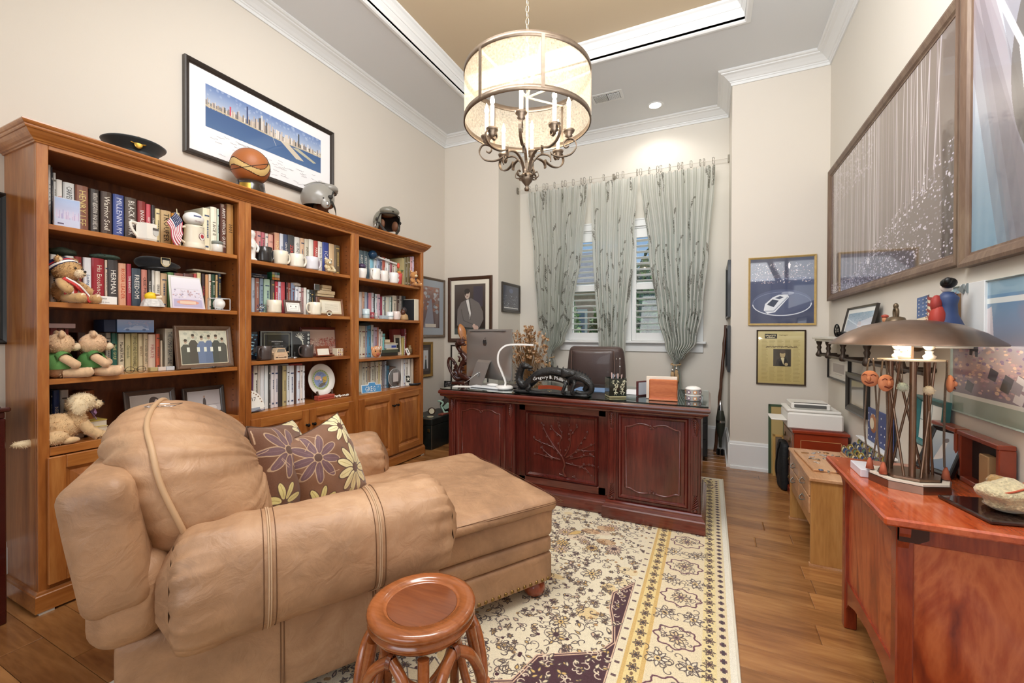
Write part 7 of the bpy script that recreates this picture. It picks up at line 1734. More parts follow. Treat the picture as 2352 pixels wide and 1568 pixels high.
for par,x,z in((cl,-1.87,1.0),(cr_,-.355,.955)):
 g='left curtain' if par is cl else 'right curtain'
 t=thing('tassel_tieback','cord tieback with tassels round the '+g,'tieback',(x,YR-.035,z),group='curtain tiebacks')
 MB().tube([(.05*math.cos(a),.05*math.sin(a),.006*math.sin(a))for a in[2*PI*k/20 for k in range(20)]],.008,TS,6,closed=True).build('cord',t)
 for dx,dz in((-.03,-.05),(.012,-.03),(.02,-.075)):
  m=MB();m.tube([(dx*.4,-.055,0),(dx,-.062,dz)],.0025,TS,5);m.ell((dx,-.062,dz-.015),(.015,.015,.018),CHR,10);m.lathe([(.012,dz-.03),(.019,dz-.05),(.02,dz-.12),(0,dz-.12)],TS,c=(dx,-.062,0),n=12);m.build('tassel',t)
t=thing('curtain_rod','thin clear curtain rod with metal brackets above the window','curtain rod',(0,YR,3.225))
NK=mat('nickel','#8c867a',.3,.9)
MB().tube([(NL+.001,0,0),(NR-.001,0,0)],.005,mat('clear_rod','#e6dfd2',.1,coat=.6),8).build('rod',t)
for x in(NL+.01,NR-.01): MB().cbox(x-.008,x+.008,-.02,.02,-.05,.03,NK,.002).build('bracket',t)
MB().cbox(-1.09,-1.065,-.01,.099,-.03,.02,NK,.002).build('bracket',t)
k_=0
for x0,x1,n in((-2.17,-1.42,10),(-1.33,-.8,5),(-.74,.02,11)):
 for i in range(n):
  x=x0+(x1-x0)*(i+.5*((i*7)%3-1)*.5)/(n-1)
  o=thing('curtain_clip','small metal clip holding a curtain on the thin rod','clip',(x,YR,3.225),R(20+(i*37)%50),'curtain clips')
  MB().tube([(0,0,.034),(.012,0,.03),(.013,0,-.03),(.008,0,-.042),(-.008,0,-.042),(-.013,0,-.03),(-.012,0,.03)],.003,NK,5,closed=True).build('clip_loop',o)
def sheer():
 m,nt,p,out=newmat('organza_shade');N=nt.nodes;L=nt.links;nt.nodes.remove(p)
 g=N.new('ShaderNodeNewGeometry');n=N.new('ShaderNodeTexNoise');n.inputs['Scale'].default_value=90;n.inputs['Detail'].default_value=6;L.new(g.outputs['Position'],n.inputs['Vector'])
 mr=N.new('ShaderNodeMapRange');mr.inputs[1].default_value=.3;mr.inputs[2].default_value=.7;mr.inputs[3].default_value=.3;mr.inputs[4].default_value=.55;L.new(n.outputs[0],mr.inputs[0])
 tp=N.new('ShaderNodeBsdfTransparent');d=N.new('ShaderNodeBsdfDiffuse');d.inputs[0].default_value=(*rgb('#e6d9c2'),1);tl=N.new('ShaderNodeBsdfTranslucent');tl.inputs[0].default_value=(*rgb('#efe2cb'),1)
 a=N.new('ShaderNodeMixShader');a.inputs[0].default_value=.55;L.new(d.outputs[0],a.inputs[1]);L.new(tl.outputs[0],a.inputs[2])
 b=N.new('ShaderNodeMixShader');L.new(mr.outputs[0],b.inputs[0]);L.new(tp.outputs[0],b.inputs[1]);L.new(a.outputs[0],b.inputs[2]);L.new(b.outputs[0],out.inputs[0]);return m
CX,CY=-.95,2.22
BRZ=mat('aged_pewter','#7a6a5a',.38,.75,var=.15,vscale=40);CND=mat('candle_sleeve','#efe3cc',.6);BULB=mat('bulb_glow','#fff4e0',.4,emit='#ffe6c0',estr=26)
t=thing('chandelier','drum-shaded chandelier with eight candle lights and scrolled metal arms','chandelier',(CX,CY,0))
rs,za,zb=.355,2.495,2.755
MB().lathe([(rs,za),(rs,zb)],sheer(),n=72).build('drum_shade',t)
for z in(za,zb): MB().lathe([(rs-.004,z-.014),(rs+.004,z-.014),(rs+.004,z+.014),(rs-.004,z+.014),(rs-.004,z-.014)],BRZ,n=72).build('shade_ring',t)
for a in(-1.9,-.95,.2,1.3,2.6):
 m=MB();c_,s_=math.cos(a),math.sin(a);m.ribbon([(rs*c_*1.006,rs*s_*1.006,za),(rs*c_*1.006,rs*s_*1.006,zb)],(-s_,c_,0),.018,.005,BRZ);m.build('upright_strip',t)
for a in(-1.9,-.95,0.2,1.3):
 MB().ribbon([(rs*math.cos(a),rs*math.sin(a),zb-.02),(0,0,2.64)],(-math.sin(a),math.cos(a),0),.014,.004,CND).build('spider_arm',t)
MB().lathe([(0,2.108),(.012,2.112),(.015,2.125),(.008,2.134),(.01,2.14),(.03,2.165),(.038,2.19),(.03,2.205),(.02,2.21),(.024,2.222),(.01,2.23),(0,2.23)],BRZ,n=24).build('finial',t)
MB().tube([(0,0,2.22),(0,0,2.66)],.008,CND,10).build('centre_rod',t)
flat=lambda a,pts: [(r*math.cos(a),r*math.sin(a),z)for r,z in pts]
for k in range(8):
 a=2*PI*(k+.35)/8;rc=.235;z0=2.44 if k%2==0 else 2.40
 ar=thing('arm',None,None);ar.parent=t;tg=(-math.sin(a),math.cos(a),0)
 P=spline(flat(a,[(.02,2.215),(.035,2.27),(.075,2.31),(.12,2.305),(.135,2.285)]),5);MB().ribbon(P,tg,.016,.0055,BRZ).build('lower_strap',ar)
 MB().box(-.003,.003,-.008,.008,0,.05,BRZ).build('link',ar,(.135*math.cos(a),.135*math.sin(a),2.27),(0,0,a))
 s2=spline(flat(a,[(.135,2.315),(.16,2.3),(.2,2.292),(.25,2.305),(.278,2.345),(.262,2.385),(.225,2.388),(.205,2.362),(.218,2.342),(.236,2.35)]),4);MB().ribbon(s2,tg,.016,.0055,BRZ).build('scroll',ar)
 MB().ribbon(spline(flat(a,[(.015,2.21),(.04,2.185),(.065,2.19),(.06,2.215),(.045,2.21)]),4),tg,.012,.004,BRZ).build('small_scroll',ar)
 c_=(rc*math.cos(a),rc*math.sin(a),0)
 MB().lathe([(0,z0-.055),(.008,z0-.055),(.01,z0-.045),(.022,z0-.036),(.018,z0-.026),(.03,z0-.014),(.034,z0-.004),(.022,z0),(0,z0)],BRZ,c=c_,n=18).build('candle_cup',ar)
 MB().lathe([(.011,z0),(.011,z0+.12),(0,z0+.122)],CND,c=c_,n=14).build('candle_sleeve',ar)
 MB().lathe([(.005,z0+.122),(.012,z0+.138),(.0125,z0+.15),(.007,z0+.168),(.0015,z0+.186),(0,z0+.188)],BULB,c=c_,n=14).build('flame_bulb',ar)
 lamp('candle_glow','POINT',(CX+c_[0],CY+c_[1],z0+.15),2.2,(1,.87,.68),radius=.02)
ch_=thing('chandelier_chain','link chain hanging from the tray ceiling above the drum shade','chain',(CX,CY,2.66))
n=36
for k in range(n):
 z=.018+k*.0355;MB().tube([((.009*math.cos(q)if k%2 else 0),(0 if k%2 else .009*math.cos(q)),z+.021*math.sin(q))for q in[2*PI*j/10 for j in range(10)]],.0022,mat('chain_metal','#b0a48f',.35,.7),5,closed=True).build('chain_link',ch_)
MB().lathe([(0,1.27),(.055,1.275),(.065,1.3),(.065,1.309),(0,1.309)],BRZ,n=28).build('ceiling_rose',ch_)
# === dried flowers, chest, carvings in the left corner
t=thing('dried_flower_arrangement','brown dried flowers and seed stalks in a vase by the left curtain','dried flowers',(-2.02,4.78,0))
MB().lathe([(0,0),(.08,0),(.11,.15),(.12,.35),(.09,.55),(.06,.66),(.07,.7),(.06,.7),(.05,.62),(0,.6)],M_('#c8b084',.3),n=24).build('vase',t)
rr=random.Random(17);m=MB();m2=MB();sc_=[M_('#a07848',.8),M_('#b08a5c',.8),M_('#8c6438',.8)];hc=[M_('#c8a47c',.9),M_('#a87c54',.9),M_('#d8b896',.9),M_('#94643c',.9)]
for _ in range(210):
 a,r=rr.uniform(0,6.28),rr.uniform(.02,.25)**1;z=1.34-.5*abs(r)+rr.uniform(-.3,.08);tip=(r*math.cos(a)*1.05,r*math.sin(a)*.55,z)
 m.tube([(rr.uniform(-.03,.03),rr.uniform(-.03,.03),.62),(tip[0]*.55,tip[1]*.55,.62+(z-.62)*.55),tip],.0016,rr.choice(sc_),3,cap=False)
 k=rr.random();s=rr.uniform(.012,.024)
 if k<.6:
  for j in range(6): b=rr.uniform(0,6.28);q=Vector(tip);d=Vector((math.cos(b),rr.uniform(-.5,.5),math.sin(b)))*s;w_=d.orthogonal()*.5;m2.add([tuple(q),tuple(q+d*.6+w_),tuple(q+d*1.3),tuple(q+d*.6-w_)],[(0,1,2,3)],rr.choice(hc))
 else: m2.ell(tip,(.006,.006,.016),rr.choice(hc),5)
tag(m.build('stems',t),kind='stuff');tag(m2.build('seed_heads',t),kind='stuff')
t=thing('old_trunk','worn black wooden trunk standing on the floor behind the bookcase','trunk',(-3.145,3.87,0))
BKW=mat('worn_black_paint','#1c211e',.45,var=.5,vscale=14,coat=.2);EDW=M_('#6c5e4c',.7)
MB().cbox(0,.35,0,.62,0,.27,BKW,.006).build('trunk_body',t);MB().cbox(-.002,.355,-.004,.624,.272,.345,BKW,.006).build('lid',t)
m=MB();m.box(.349,.3525,-.001,.003,.0,.34,EDW);m.box(0,.352,-.005,-.002,.338,.3455,EDW);m.build('worn_edge',t);MB().cbox(.3,.33,-.012,-.003,.2,.235,BRASSD,.002).build('latch',t)
t=thing('carved_oval_box','dark round carved box standing on the trunk','box',(-2.93,4.36,.346),R(25));MB().lathe([(0,-.03),(.075,-.03),(.08,0),(.075,.03),(0,.03)],mat('carved_ebony','#352820',.5,var=.6,vscale=70,bump=1,bscale=90),n=28,axis='y',c=(0,0,.08)).build('disc',t)
t=thing('oval_frame','small oval frame with a pale picture standing on the trunk','photo frame',(-2.91,4.03,.346),R(30));MB().lathe([(0,-.01),(.04,-.01),(.044,0),(.04,.01),(0,.01)],M_('#4c382c',.3),n=24,axis='y',c=(0,0,.055)).build('picture_frame',t);MB().lathe([(0,-.0112),(.03,-.0112)],M_('#e4dcc0',.3),n=24,axis='y',c=(0,0,.055)).build('picture',t)
t=thing('green_dragon_figurine','pale green winged dragon figurine on the trunk','figurine',(-2.87,4.2,.346),R(20));GRD=M_('#a4c4b0',.35)
m=MB();m.tube(spline([(.06,0,.02),(.02,0,.015),(0,0,.05),(-.02,0,.09),(0,0,.125),(-.03,0,.15)],5),[.012]*26,GRD,8);m.ell((-.045,0,.148),(.025,.012,.012),GRD,8);m.build('dragon',t)
for s_ in(-1,1): MB().add([(0,s_*.008,.08),(.05,s_*.03,.13),(.085,s_*.04,.11),(.07,s_*.03,.07),(.03,s_*.01,.05)],[(0,1,2,3,4)],GRD).build('wing',t)
for nm,lb,x,y,r,h,cl_ in(('pocket_dish','round pale dish lying near the front edge of the trunk',-2.88,3.96,.035,.008,'#c8c0a4'),('green_glass_dish','little green glass dish at the front of the trunk',-2.97,3.91,.03,.012,'#7ca48c'),('white_candle','tiny white candle on the trunk beside the bookcase',-3.03,3.95,.012,.035,'#f0ece4')):
 o=thing(nm,lb,'dish' if 'dish' in nm else 'candle',(x,y,.346));MB().lathe([(0,0),(r,0),(r*1.1,h),(r*.9,h),(0,h*.6)],M_(cl_,.2),n=20).build('dish',o)
fbox('red_patterned_tray','small red and white tray lying behind the green dragon on the trunk','tray',4.1,4.28,.346,.36,-2.81,.06,'#8c4a3c')
CW=mat('carved_dark_wood','#4a241a',.3,coat=.4,var=.35,vscale=30,bump=.5,bscale=70)
t=thing('carved_pedestal','dark carved wooden pedestal behind the left end of the desk','pedestal',(-2.55,4.33,0));MB().cbox(-.17,.17,-.14,.14,0,.7,CW,.01).build('column',t);MB().cbox(-.19,.19,-.16,.16,.7,.735,CW,.008).build('top',t)
rr=random.Random(2);m=MB()
for _ in range(60): x,z=rr.uniform(-.15,.15),rr.uniform(.4,.68);m.ell((x,-.142,z),(.014,.008,.01),CW,6)
tag(m.build('carved_relief',t),kind='stuff')
t=thing('carved_dragon_sculpture','reddish-brown carved wooden dragon with a small robed figure','sculpture',(-2.62,4.25,.735))
m=MB();m.tube(spline([(.08,0,.02),(.0,.0,.03),(-.1,0,.02),(-.17,0,.1),(-.21,0,.2),(-.19,0,.27),(-.12,0,.22),(-.08,0,.14)],5),.017,CW,8).build('tail_loop',t)
MB().tube(spline([(.14,0,.04),(.06,-.02,.05),(-.04,-.03,.1),(-.02,0,.2),(.03,.02,.26),(-.03,0,.34),(-.07,-.02,.42),(-.03,-.03,.46)],5),[.035+.012*math.sin(i*.4)for i in range(36)],CW,9).build('dragon_body',t)
m=MB();m.ell((.0,-.04,.45),(.045,.03,.03),CW,10);m.ell((.04,-.045,.435),(.03,.018,.014),CW,8)
for q in range(7): m.tube([(-.02,-.02,.46),(-.06+q*.02,0,.53-abs(q-3)*.012)],[.01,.003],CW,5)
m.build('dragon_head',t)
m=MB();rr=random.Random(4)
for _ in range(26): x,z=rr.uniform(-.12,.14),rr.uniform(.03,.36);m.tube([(x,-.03,z),(x+rr.uniform(-.05,.05),-.05,z+rr.uniform(-.02,.06))],[.016,.005],CW,6)
m.build('flame_carving',t)
m=MB();m.lathe([(0,.08),(.05,.08),(.045,.2),(.03,.28),(.012,.3),(0,.3)],CW,c=(.14,-.02,0),n=14);m.ell((.14,-.025,.325),(.022,.022,.03),CW,10)
for s_ in(-1,0,1): m.tube([(.14,-.02,.35),(.14+s_*.015,-.02,.4)],[.006,.003],M_('#b07040'),5)
m.build('robed_figure',t)
t=thing('carved_wood_blade','tall honey-coloured carved wooden blade rising behind the dragon sculpture','sculpture',(-2.76,4.46,.735));MB().tube(spline([(.04,0,.0),(.04,0,.25),(.02,0,.45),(-.01,0,.58),(-.04,0,.68)],5),[.036,.038,.04,.042,.044,.045,.046,.046,.045,.044,.043,.042,.042,.045,.05,.055,.052,.045,.035,.022,.006],wood('carved_honey_wood',['#9a5c2c','#b8763e','#cc8c50'],'z',10,5,rough=.35),10,flat=.35).build('blade',t)
t=thing('rosewood_side_table','tall dark rosewood side table at the left edge with a black top','table',(-2.985,.585,0));RK=mat('rosewood_dark','#3f100e',.2,coat=.6,var=.15)
MB().cbox(-.165,.165,-.175,.175,.945,.965,RK,.005).build('table_top',t);MB().box(-.14,.14,-.15,.15,.9655,.968,mat('black_stone','#17181a',.08)).build('stone_inset',t);MB().cbox(-.15,.15,-.16,.16,.915,.945,RK,.004).build('apron_moulding',t)
for sx in(-1,1):
 for sy in(-1,1): MB().cbox(sx*.135-.017,sx*.135+.017,sy*.145-.017,sy*.145+.017,.0,.915,RK,.004).build('leg',t)
 MB().cbox(sx*.135-.006,sx*.135+.006,-.13,.13,.83,.905,RK,.003).build('apron',t);MB().cbox(-.12,.12,sx*.145-.006,sx*.145+.006,.83,.905,RK,.003).build('apron',t);MB().cbox(-.13,.13,sx*.145-.008,sx*.145+.008,.13,.155,RK,.003).build('stretcher',t)
RL,RB,RR=R(90),0.,R(-90)
WP=lambda nm,lb,loc,rz,w,h,c,fr,fc,mt=0.,mc='#f0ece4',gloss=1.,fd=.02,grp=None,lip=None,tilt=0.,metal=0.: picture(nm,lb,'framed picture',loc,rz,w,h,c.image(nm+'_art'),fr,fd,fc,mt,mc,tilt,grp,gloss,lip,metal=metal,key=nm+lb[:9])
c=Cv(900,200,'#7f9cc8');rr=random.Random(41);c.grad('#b8c4d8','#6884b8',.55,1);c.grad('#4c6c98','#3c5c8c',0,.5);c.speck(rr,60,0,1,.75,.98,.02,.06,['#c4ccdc','#a8b8d4'],.4)
c.rect(0,1,.46,.58,'#7c8474');x=0
while x<1:
 w=rr.uniform(.004,.012);h=.5+rr.uniform(.03,.14)+.16*math.exp(-((x-.42)/.16)**2)*rr.random()+.06*rr.random();c.rect(x,x+w,.46,h,rr.choice(['#e4dcd4','#d8ccc0','#8c8484','#b8a898','#5c5858','#c8b8ac']));x+=w*1.05
for x,h,q in((.3,.93,'#3c4c74'),(.42,.88,'#d8d4d0'),(.76,.86,'#3c4044'),(.17,.72,'#c8586c')): c.rect(x,x+.012,.5,h,q)
c.line([(0,.5),(.3,.47),(.6,.44),(1,.5)],.03,'#c8bca0');c.poly([(.58,.46),(.74,.12),(.82,.14),(.66,.46)],'#d0c4b0');c.poly([(.7,.4),(.92,.2),(.95,.24),(.76,.44)],'#b8b49c');c.line([(.52,.44),(.55,.25)],.012,'#d8d4cc')
pn=WP('skyline_panorama','wide framed city skyline photo with signatures on its white border',(XL+.002,2.215,2.49),RL,1.215,.635,c,.034,'#2c241f',(.1,.1,.19,.085),'#f1eff0',.8,.03)
m=MB();SG_=M_('#8c8c94')
for k in range(64):
 x=rr.uniform(-.48,.46);z=rr.uniform(.06,.2);P=[(x,-.0145,z)]
 for j in range(6): P.append((P[-1][0]+rr.uniform(.004,.012),-.0145,z+rr.uniform(-.005,.005)))
 m.tube(P,.0007,SG_,3,cap=False)
tag(m.build('signatures',pn),kind='stuff')
c=Cv(320,430,'#3c3430');c.grad('#241e1c','#5c524c',0,1);c.rect(.62,.92,.55,.95,'#4a4650');c.rect(0,1,.0,.12,'#4c5450')
c.poly([(.08,.18),(.1,.5),(.22,.64),(.4,.7),(.55,.72),(.8,.62),(.92,.45),(.94,.3),(.8,.12),(.4,.14)],'#76706c');c.poly([(.38,.68),(.46,.7),(.54,.42),(.5,.3)],'#e8e4de');c.line([(.36,.68),(.52,.3)],.012,'#54504c');c.line([(.5,.7),(.56,.4)],.012,'#54504c');c.line([(.22,.5),(.3,.28),(.6,.2)],.014,'#5c5854')
c.ell(.42,.8,.085,.095,'#c8b4a4');c.ell(.415,.865,.09,.05,'#3c3430');c.ell(.355,.82,.02,.05,'#3c3430');c.rect(.37,.4,.808,.818,'#2c2624');c.rect(.43,.46,.808,.818,'#2c2624');c.ell(.42,.76,.02,.008,'#8c5c54');c.ell(.7,.13,.08,.05,'#d0b0a0');c.ell(.64,.17,.05,.04,'#d8b8a8')
WP('portrait_picture','large brown-framed photo portrait of a man in a grey jacket',(-2.765,YB-.002,1.19),RB,.645,.83,c,.044,'#4c3324',.052,'#e6dfce',1.)
c=Cv(300,300,'#ece8d8');c.grad('#d8d0a4','#f0ece0',0,1);c.rect(.25,.75,.85,.89,'#6c6c64');c.rect(.35,.65,.8,.825,'#8c8c84');c.poly([(.3,.62),(.36,.5),(.34,.44),(.42,.38),(.38,.52)],'#3c4c44');c.grad('#a89cac','#b8acb8',.02,.38)
WP('small_certificate','dark-framed pale certificate below the portrait behind the computer',(-2.77,YB-.002,.65),RB,.55,.5,c,.018,'#2c2420',.03,'#f0eadb')
c=Cv(260,400,'#6c5a5c');rr=random.Random(42);c.grad('#5c4c50','#9c7c70',0,1);c.speck(rr,60,0,1,.4,1,.02,.06,['#8c5444','#a86c54','#9cb0c0','#c8d4dc'],.7);c.poly([(.1,.0),(.45,.7),(.55,.7),(.7,0)],'#8c8c98');c.rect(.2,.8,.02,.1,'#d8d0c4')
WP('figure_painting','blue-grey matted picture in a thin bronze frame on the left wall corner',(XL+.002,4.33,1.25),RL,.6,.74,c,.03,'#6c5c4c',.085,'#a8b0b8',1.)
c=Cv(160,240,'#5c5450');c.rect(.12,.88,.1,.9,'#d8dce0');c.poly([(.3,.1),(.4,.5),(.6,.5),(.7,.1)],'#3c4448');c.ell(.5,.6,.1,.08,'#b8a090')
WP('gilt_picture','small gilt-framed dark picture low on the left wall by the bookcase',(XL+.002,4.23,.765),RL,.27,.43,c,.03,'#a8864a',.045,'#4c4440',1.,lip='#c9a24c',metal=.6)
c=Cv(260,300,'#14161a');rr=random.Random(43);c.speck(rr,320,0,1,0,1,.008,.022,['#c8c0c4','#a89ca4','#e0d8d8','#7c6c78'])
WP('blossom_panel','dark picture of white blossoms behind the trunk',(-3.0,YB-.012,.32),RB,.27,.36,c,.01,'#161618',0,'#fff',1.)
c=Cv(100,200,'#6c8098');WP('edge_picture','dark-framed picture at the very left edge of the view',(XL+.002,.5,1.24),RL,.68,.74,c,.03,'#171515',.05,'#2c2c30')
c=Cv(300,210,'#2c3448');rr=random.Random(44);c.grad('#3c404c','#2c3854',0,1);c.speck(rr,120,.05,.95,.1,.6,.008,.02,['#8c94a8','#c8ccd8','#5c6478']);c.rect(.05,.95,.06,.1,'#e0e0e0');c.ell(.5,.8,.12,.1,'#6c7ca8',.6)
WP('night_city_picture','small black-framed night photo on the left side of the window alcove',(NL+.002,4.995,1.572),RL,.54,.376,c,.034,'#3a3530',0,'#fff',1.)
for z0,z1,y,w,lb in((1.47,2.03,4.98,.62,'upper dark frame seen edge-on on the right side of the alcove'),(.93,1.385,4.95,.66,'lower dark frame seen edge-on beside the walking stick')):
 c=Cv(60,60,'#3c4048');WP('alcove_side_picture',lb,(NR-.002,y,z0),RR,w,z1-z0,c,.03,'#24262a',0,'#fff',1.,.024,'edge-on frames in the alcove')
c=Cv(420,500,'#2c3a58');rr=random.Random(45);c.grad('#3c4460','#303c64',0,.8);c.grad('#343850','#3c4054',.7,1);c.speck(rr,260,.02,.98,.62,.92,.003,.009,['#e8d8d4','#c8a8a8','#b8b8cc','#8c8098','#f0e8e4']);c.rect(0,1,.7,.74,'#5c5468',.5);c.ell(.62,.88,.018,.05,'#f0ecf0')
c.ell(.5,.32,.47,.2,'#8490b4',.25);L_=[(.5+.46*math.cos(a),.3+.18*math.sin(a))for a in[PI*1.02+k*(PI*.98)/40 for k in range(41)]];c.line(L_,.014,'#dfe4ec');c.line([(.5+.46*math.cos(a),.3+.18*math.sin(a))for a in[k*PI/30 for k in range(31)]],.004,'#a8b4cc',.7)
c.poly([(.22,.2),(.24,.3),(.36,.4),(.46,.44),(.6,.44),(.62,.4),(.5,.27),(.4,.17),(.28,.15)],'#e6eaf0');c.poly([(.27,.29),(.36,.37),(.46,.35),(.38,.25)],'#28344c');c.poly([(.4,.39),(.48,.42),(.54,.4),(.47,.37)],'#3c4864');c.line([(.24,.19),(.38,.19),(.6,.4)],.008,'#5c6c88');c.ell(.6,.46,.1,.025,'#d8dce8',.5)
WP('car_poster','gold-framed night poster of a white sports car in a ring of light',(.597,YB-.002,1.385),RB,.54,.642,c,.018,'#c2a468',0,'#fff',1.3,.018)
c=Cv(400,520,'#c9b878');rr=random.Random(46);c.grad('#bca768','#d4c690',0,1)
for col in range(5):
 for r_ in range(34):
  x0,y0=.08+col*.172,.05+r_*.025
  if .33<x0+.08<.72 and .3<y0<.66: continue
  if y0>.84: continue
  c.rect(x0,x0+.145*rr.uniform(.7,1),y0,y0+.007,'#97864f',.7)
c.rect(.15,.42,.86,.95,'#2c2820');c.scrib(rr,.17,.4,.92,.012,'#e8dcb0',.01);c.scrib(rr,.2,.38,.885,.01,'#e8dcb0',.01);c.scrib(rr,.18,.86,.7,.012,'#6c5c3c',.012);c.scrib(rr,.46,.66,.92,.01,'#8c7c50',.008)
c.rect(.34,.72,.33,.66,'#3c3428');c.poly([(.38,.33),(.42,.45),(.5,.5),(.62,.48),(.7,.33)],'#1c1814');c.poly([(.5,.49),(.58,.49),(.56,.36)],'#d8cca0');c.ell(.54,.56,.06,.07,'#b8a478');c.ell(.54,.61,.065,.035,'#4c4030');c.ell(.62,.37,.04,.03,'#b8a478')
WP('newspaper_page','framed yellowed newspaper page with a photo of a man in a suit',(.5955,YB-.002,.829),RB,.392,.512,c,.012,'#3c2c20',0,'#fff',1.2,.016)
WF=wood('grey_oak_frame',['#5c4638','#6f5848','#84705c'],'z',6,10,rough=.5,coat=.05)
c=Cv(1024,640,'#5a463f');rr=random.Random(47);c.grad('#4c3a38','#6e5a50',0,1)
for k in range(110):
 x=rr.random()**1.25*.93+.01;wv=rr.uniform(.002,.008);yb=max(.04,.05+(x-.3)*.55+rr.uniform(-.04,.05))if x>.3 else rr.uniform(.0,.08);lean=rr.uniform(-.015,.02)*(1+3*max(0,x-.6));q=rr.choice(['#c8bcc8','#e0d8e0','#a498a4','#8c7c84','#f0eaf0']);c.line([(x,yb),(x+lean*.5,(1+yb)/2),(x+lean,1.)],wv,q,rr.uniform(.5,1))
for _ in range(1500):
 x=rr.random();top=.08+max(0,x-.28)*.62;y=rr.random()**1.2*top
 c.ell(x,y,rr.uniform(.002,.006),rr.uniform(.002,.006),rr.choice(['#e4dce8','#b8acc0','#8c808c','#d0c8dc','#6c606c']))
c.speck(rr,420,.08,.5,.72,1,.003,.01,['#b8acc0','#d4c8d8','#8c7c88'],.7);c.speck(rr,160,.0,.1,.6,.9,.003,.008,['#c8bcc8','#a89ca8'],.6)
big=WP('bamboo_grove_print','huge framed pale bamboo grove photograph on the right wall',(XR-.002,3.47,1.592),RR,2.16,1.13,c,.055,WF,0,'#fff',1.3,.035)
c=Cv(700,640,'#8c7c84');c.grad('#7ca0b8','#e8dce4',0,1);rr=random.Random(48)
for k in range(26):
 x=rr.uniform(-.1,.6);c.poly([(x,1),(x+.05,1),(x+.34+.1*rr.random(),-.1),(x+.2,-.1)],rr.choice(['#f0e8f0','#b8a8b4','#6c6068','#5c4c48','#a8c0d0']),.35)
c.ell(.34,.55,.17,.36,'#5c5450',.8);c.ell(.34,.6,.1,.3,'#b8a8ac',.8,ring=.3);c.poly([(.2,.62),(.3,.74),(.28,.4),(.24,.3)],'#f0e8ec',.9);c.line([(.28,.4),(.33,.36),(.38,.46),(.36,.78)],.03,'#d8ccd4');c.line([(.1,.9),(.5,-.1)],.02,'#f4f0f4')
WP('silver_abstract_print','large framed silvery abstract print at the upper right edge',(XR-.002,1.62,1.575),RR,1.51,1.16,c,.055,WF,0,'#fff',1.3,.035)
c=Cv(600,640,'#8fb0c4');rr=random.Random(49);c.grad('#c89c98','#7098b8',.2,.9);c.grad('#4c4460','#a88c98',.0,.34);c.speck(rr,500,0,1,.18,.52,.004,.014,['#d8b0a4','#f0d0b8','#a07c94','#786894','#c8a0a8'],.8)
c.rect(0,1,.84,.88,'#e8ece8');c.rect(0,1,.0,.12,'#9aa89c');c.rect(0,1,.12,.15,'#e8ece8')
for k in range(22): x=rr.uniform(0,.95);y=rr.uniform(.15,.32);c.poly([(x,y),(x+.05,y-.02),(x+.07,y+.05),(x+.02,y+.08)],rr.choice(['#3c3444','#d8d4dc','#8c8494','#2c2834']))
c.poly([(.05,.7),(.28,.82),(.3,.5)],'#e8d8d8',.9);c.ell(.16,.66,.02,.04,'#4c4c5c');c.poly([(.13,.63),(.2,.63),(.19,.45),(.17,.45),(.165,.56),(.15,.46),(.13,.46)],'#2c2c3c');c.line([(.17,.6),(.16,.5)],.02,'#2c2c3c')
WP('adventure_poster','blue and pink poster of a jumper above a city, right wall',(XR-.002,1.985,.972),RR,1.0,.535,c,.006,'#a8b8b4',0,'#fff',1.2,.01)
c=Cv(120,140,'#e8e4dc');c.rect(.2,.8,.25,.85,'#a89c98');c.rect(.3,.7,.12,.15,'#8c8c8c')
WP('small_wall_photo','thin black-framed grey photo just below the wall shelf',(XR-.002,4.27,.92),RR,.62,.19,c,.014,'#1f1d1c',.02,'#eceae4',.6)
c=Cv(120,140,'#8c9088');c.grad('#b8a88c','#6c747c',0,1)
WP('narrow_mirror','narrow black-framed mirror on the right wall above the oak bench',(XR-.002,3.765,.735),RR,.44,.285,c,.055,'#24211f',0,'#fff',1.4,.03)
# === wall shelf and what stands on it
t=thing('wall_shelf','white marble-topped wall shelf on turned metal brackets','shelf',(XR,2.3,1.262));TB=mat('turned_bronze','#4a3f37',.4,.6)
MB().cbox(-.165,-.001,0,2.12,-.0,.02,mat('marble','#e2e0dc',.25,var=.06,vscale=12),.003).build('shelf_slab',t);MB().cbox(-.15,-.001,.02,2.1,-.018,0,WHITE,.003).build('sub_board',t)
for y in(.35,.85,1.35,1.75,2.06): MB().lathe([(.012,-.15),(.02,-.145),(.026,-.13),(.016,-.11),(.012,-.09),(.018,-.07),(.012,-.055),(.02,-.035),(.022,-.018)],TB,c=(-.125,y,0),n=16).tube([(-.125,y,-.13),(-.002,y,-.13)],.014,TB,8).build('bracket',t)
MB().tube([(-.125,.12,-.132),(-.125,2.08,-.132)],.008,TB,10).build('rail',t)
c=Cv(200,150,'#c8d4dc');rr=random.Random(50);c.grad('#d8dce4','#a4c0cc',0,1);c.speck(rr,160,0,1,.3,1,.01,.04,['#8cacb8','#b8ccd4','#7c98a4','#d8e0e4'],.6);c.poly([(.4,0),(.6,.5),(1,.7),(1,0)],'#e8ecf0');c.ell(.55,.35,.08,.16,'#e4d4d0',.8)
picture('watercolour_picture','dark-framed pale blue watercolour leaning on the left part of the wall shelf','framed picture',(.9,3.62,1.283),RR,.62,.215,c.image('watercolour'),.014,.016,'#2c2622',.03,'#e6e8e4',R(-12),gloss=1.)
t=thing('iron_wheel_ornament','dark iron ornament with a small spoked wheel at the left of the wall shelf','ornament',(.84,3.72,1.283),R(60));m=MB();m.tube([(-.07+.042*math.cos(a),0,.045+.042*math.sin(a))for a in[2*PI*k/20 for k in range(20)]],.005,IRON,6,closed=True)
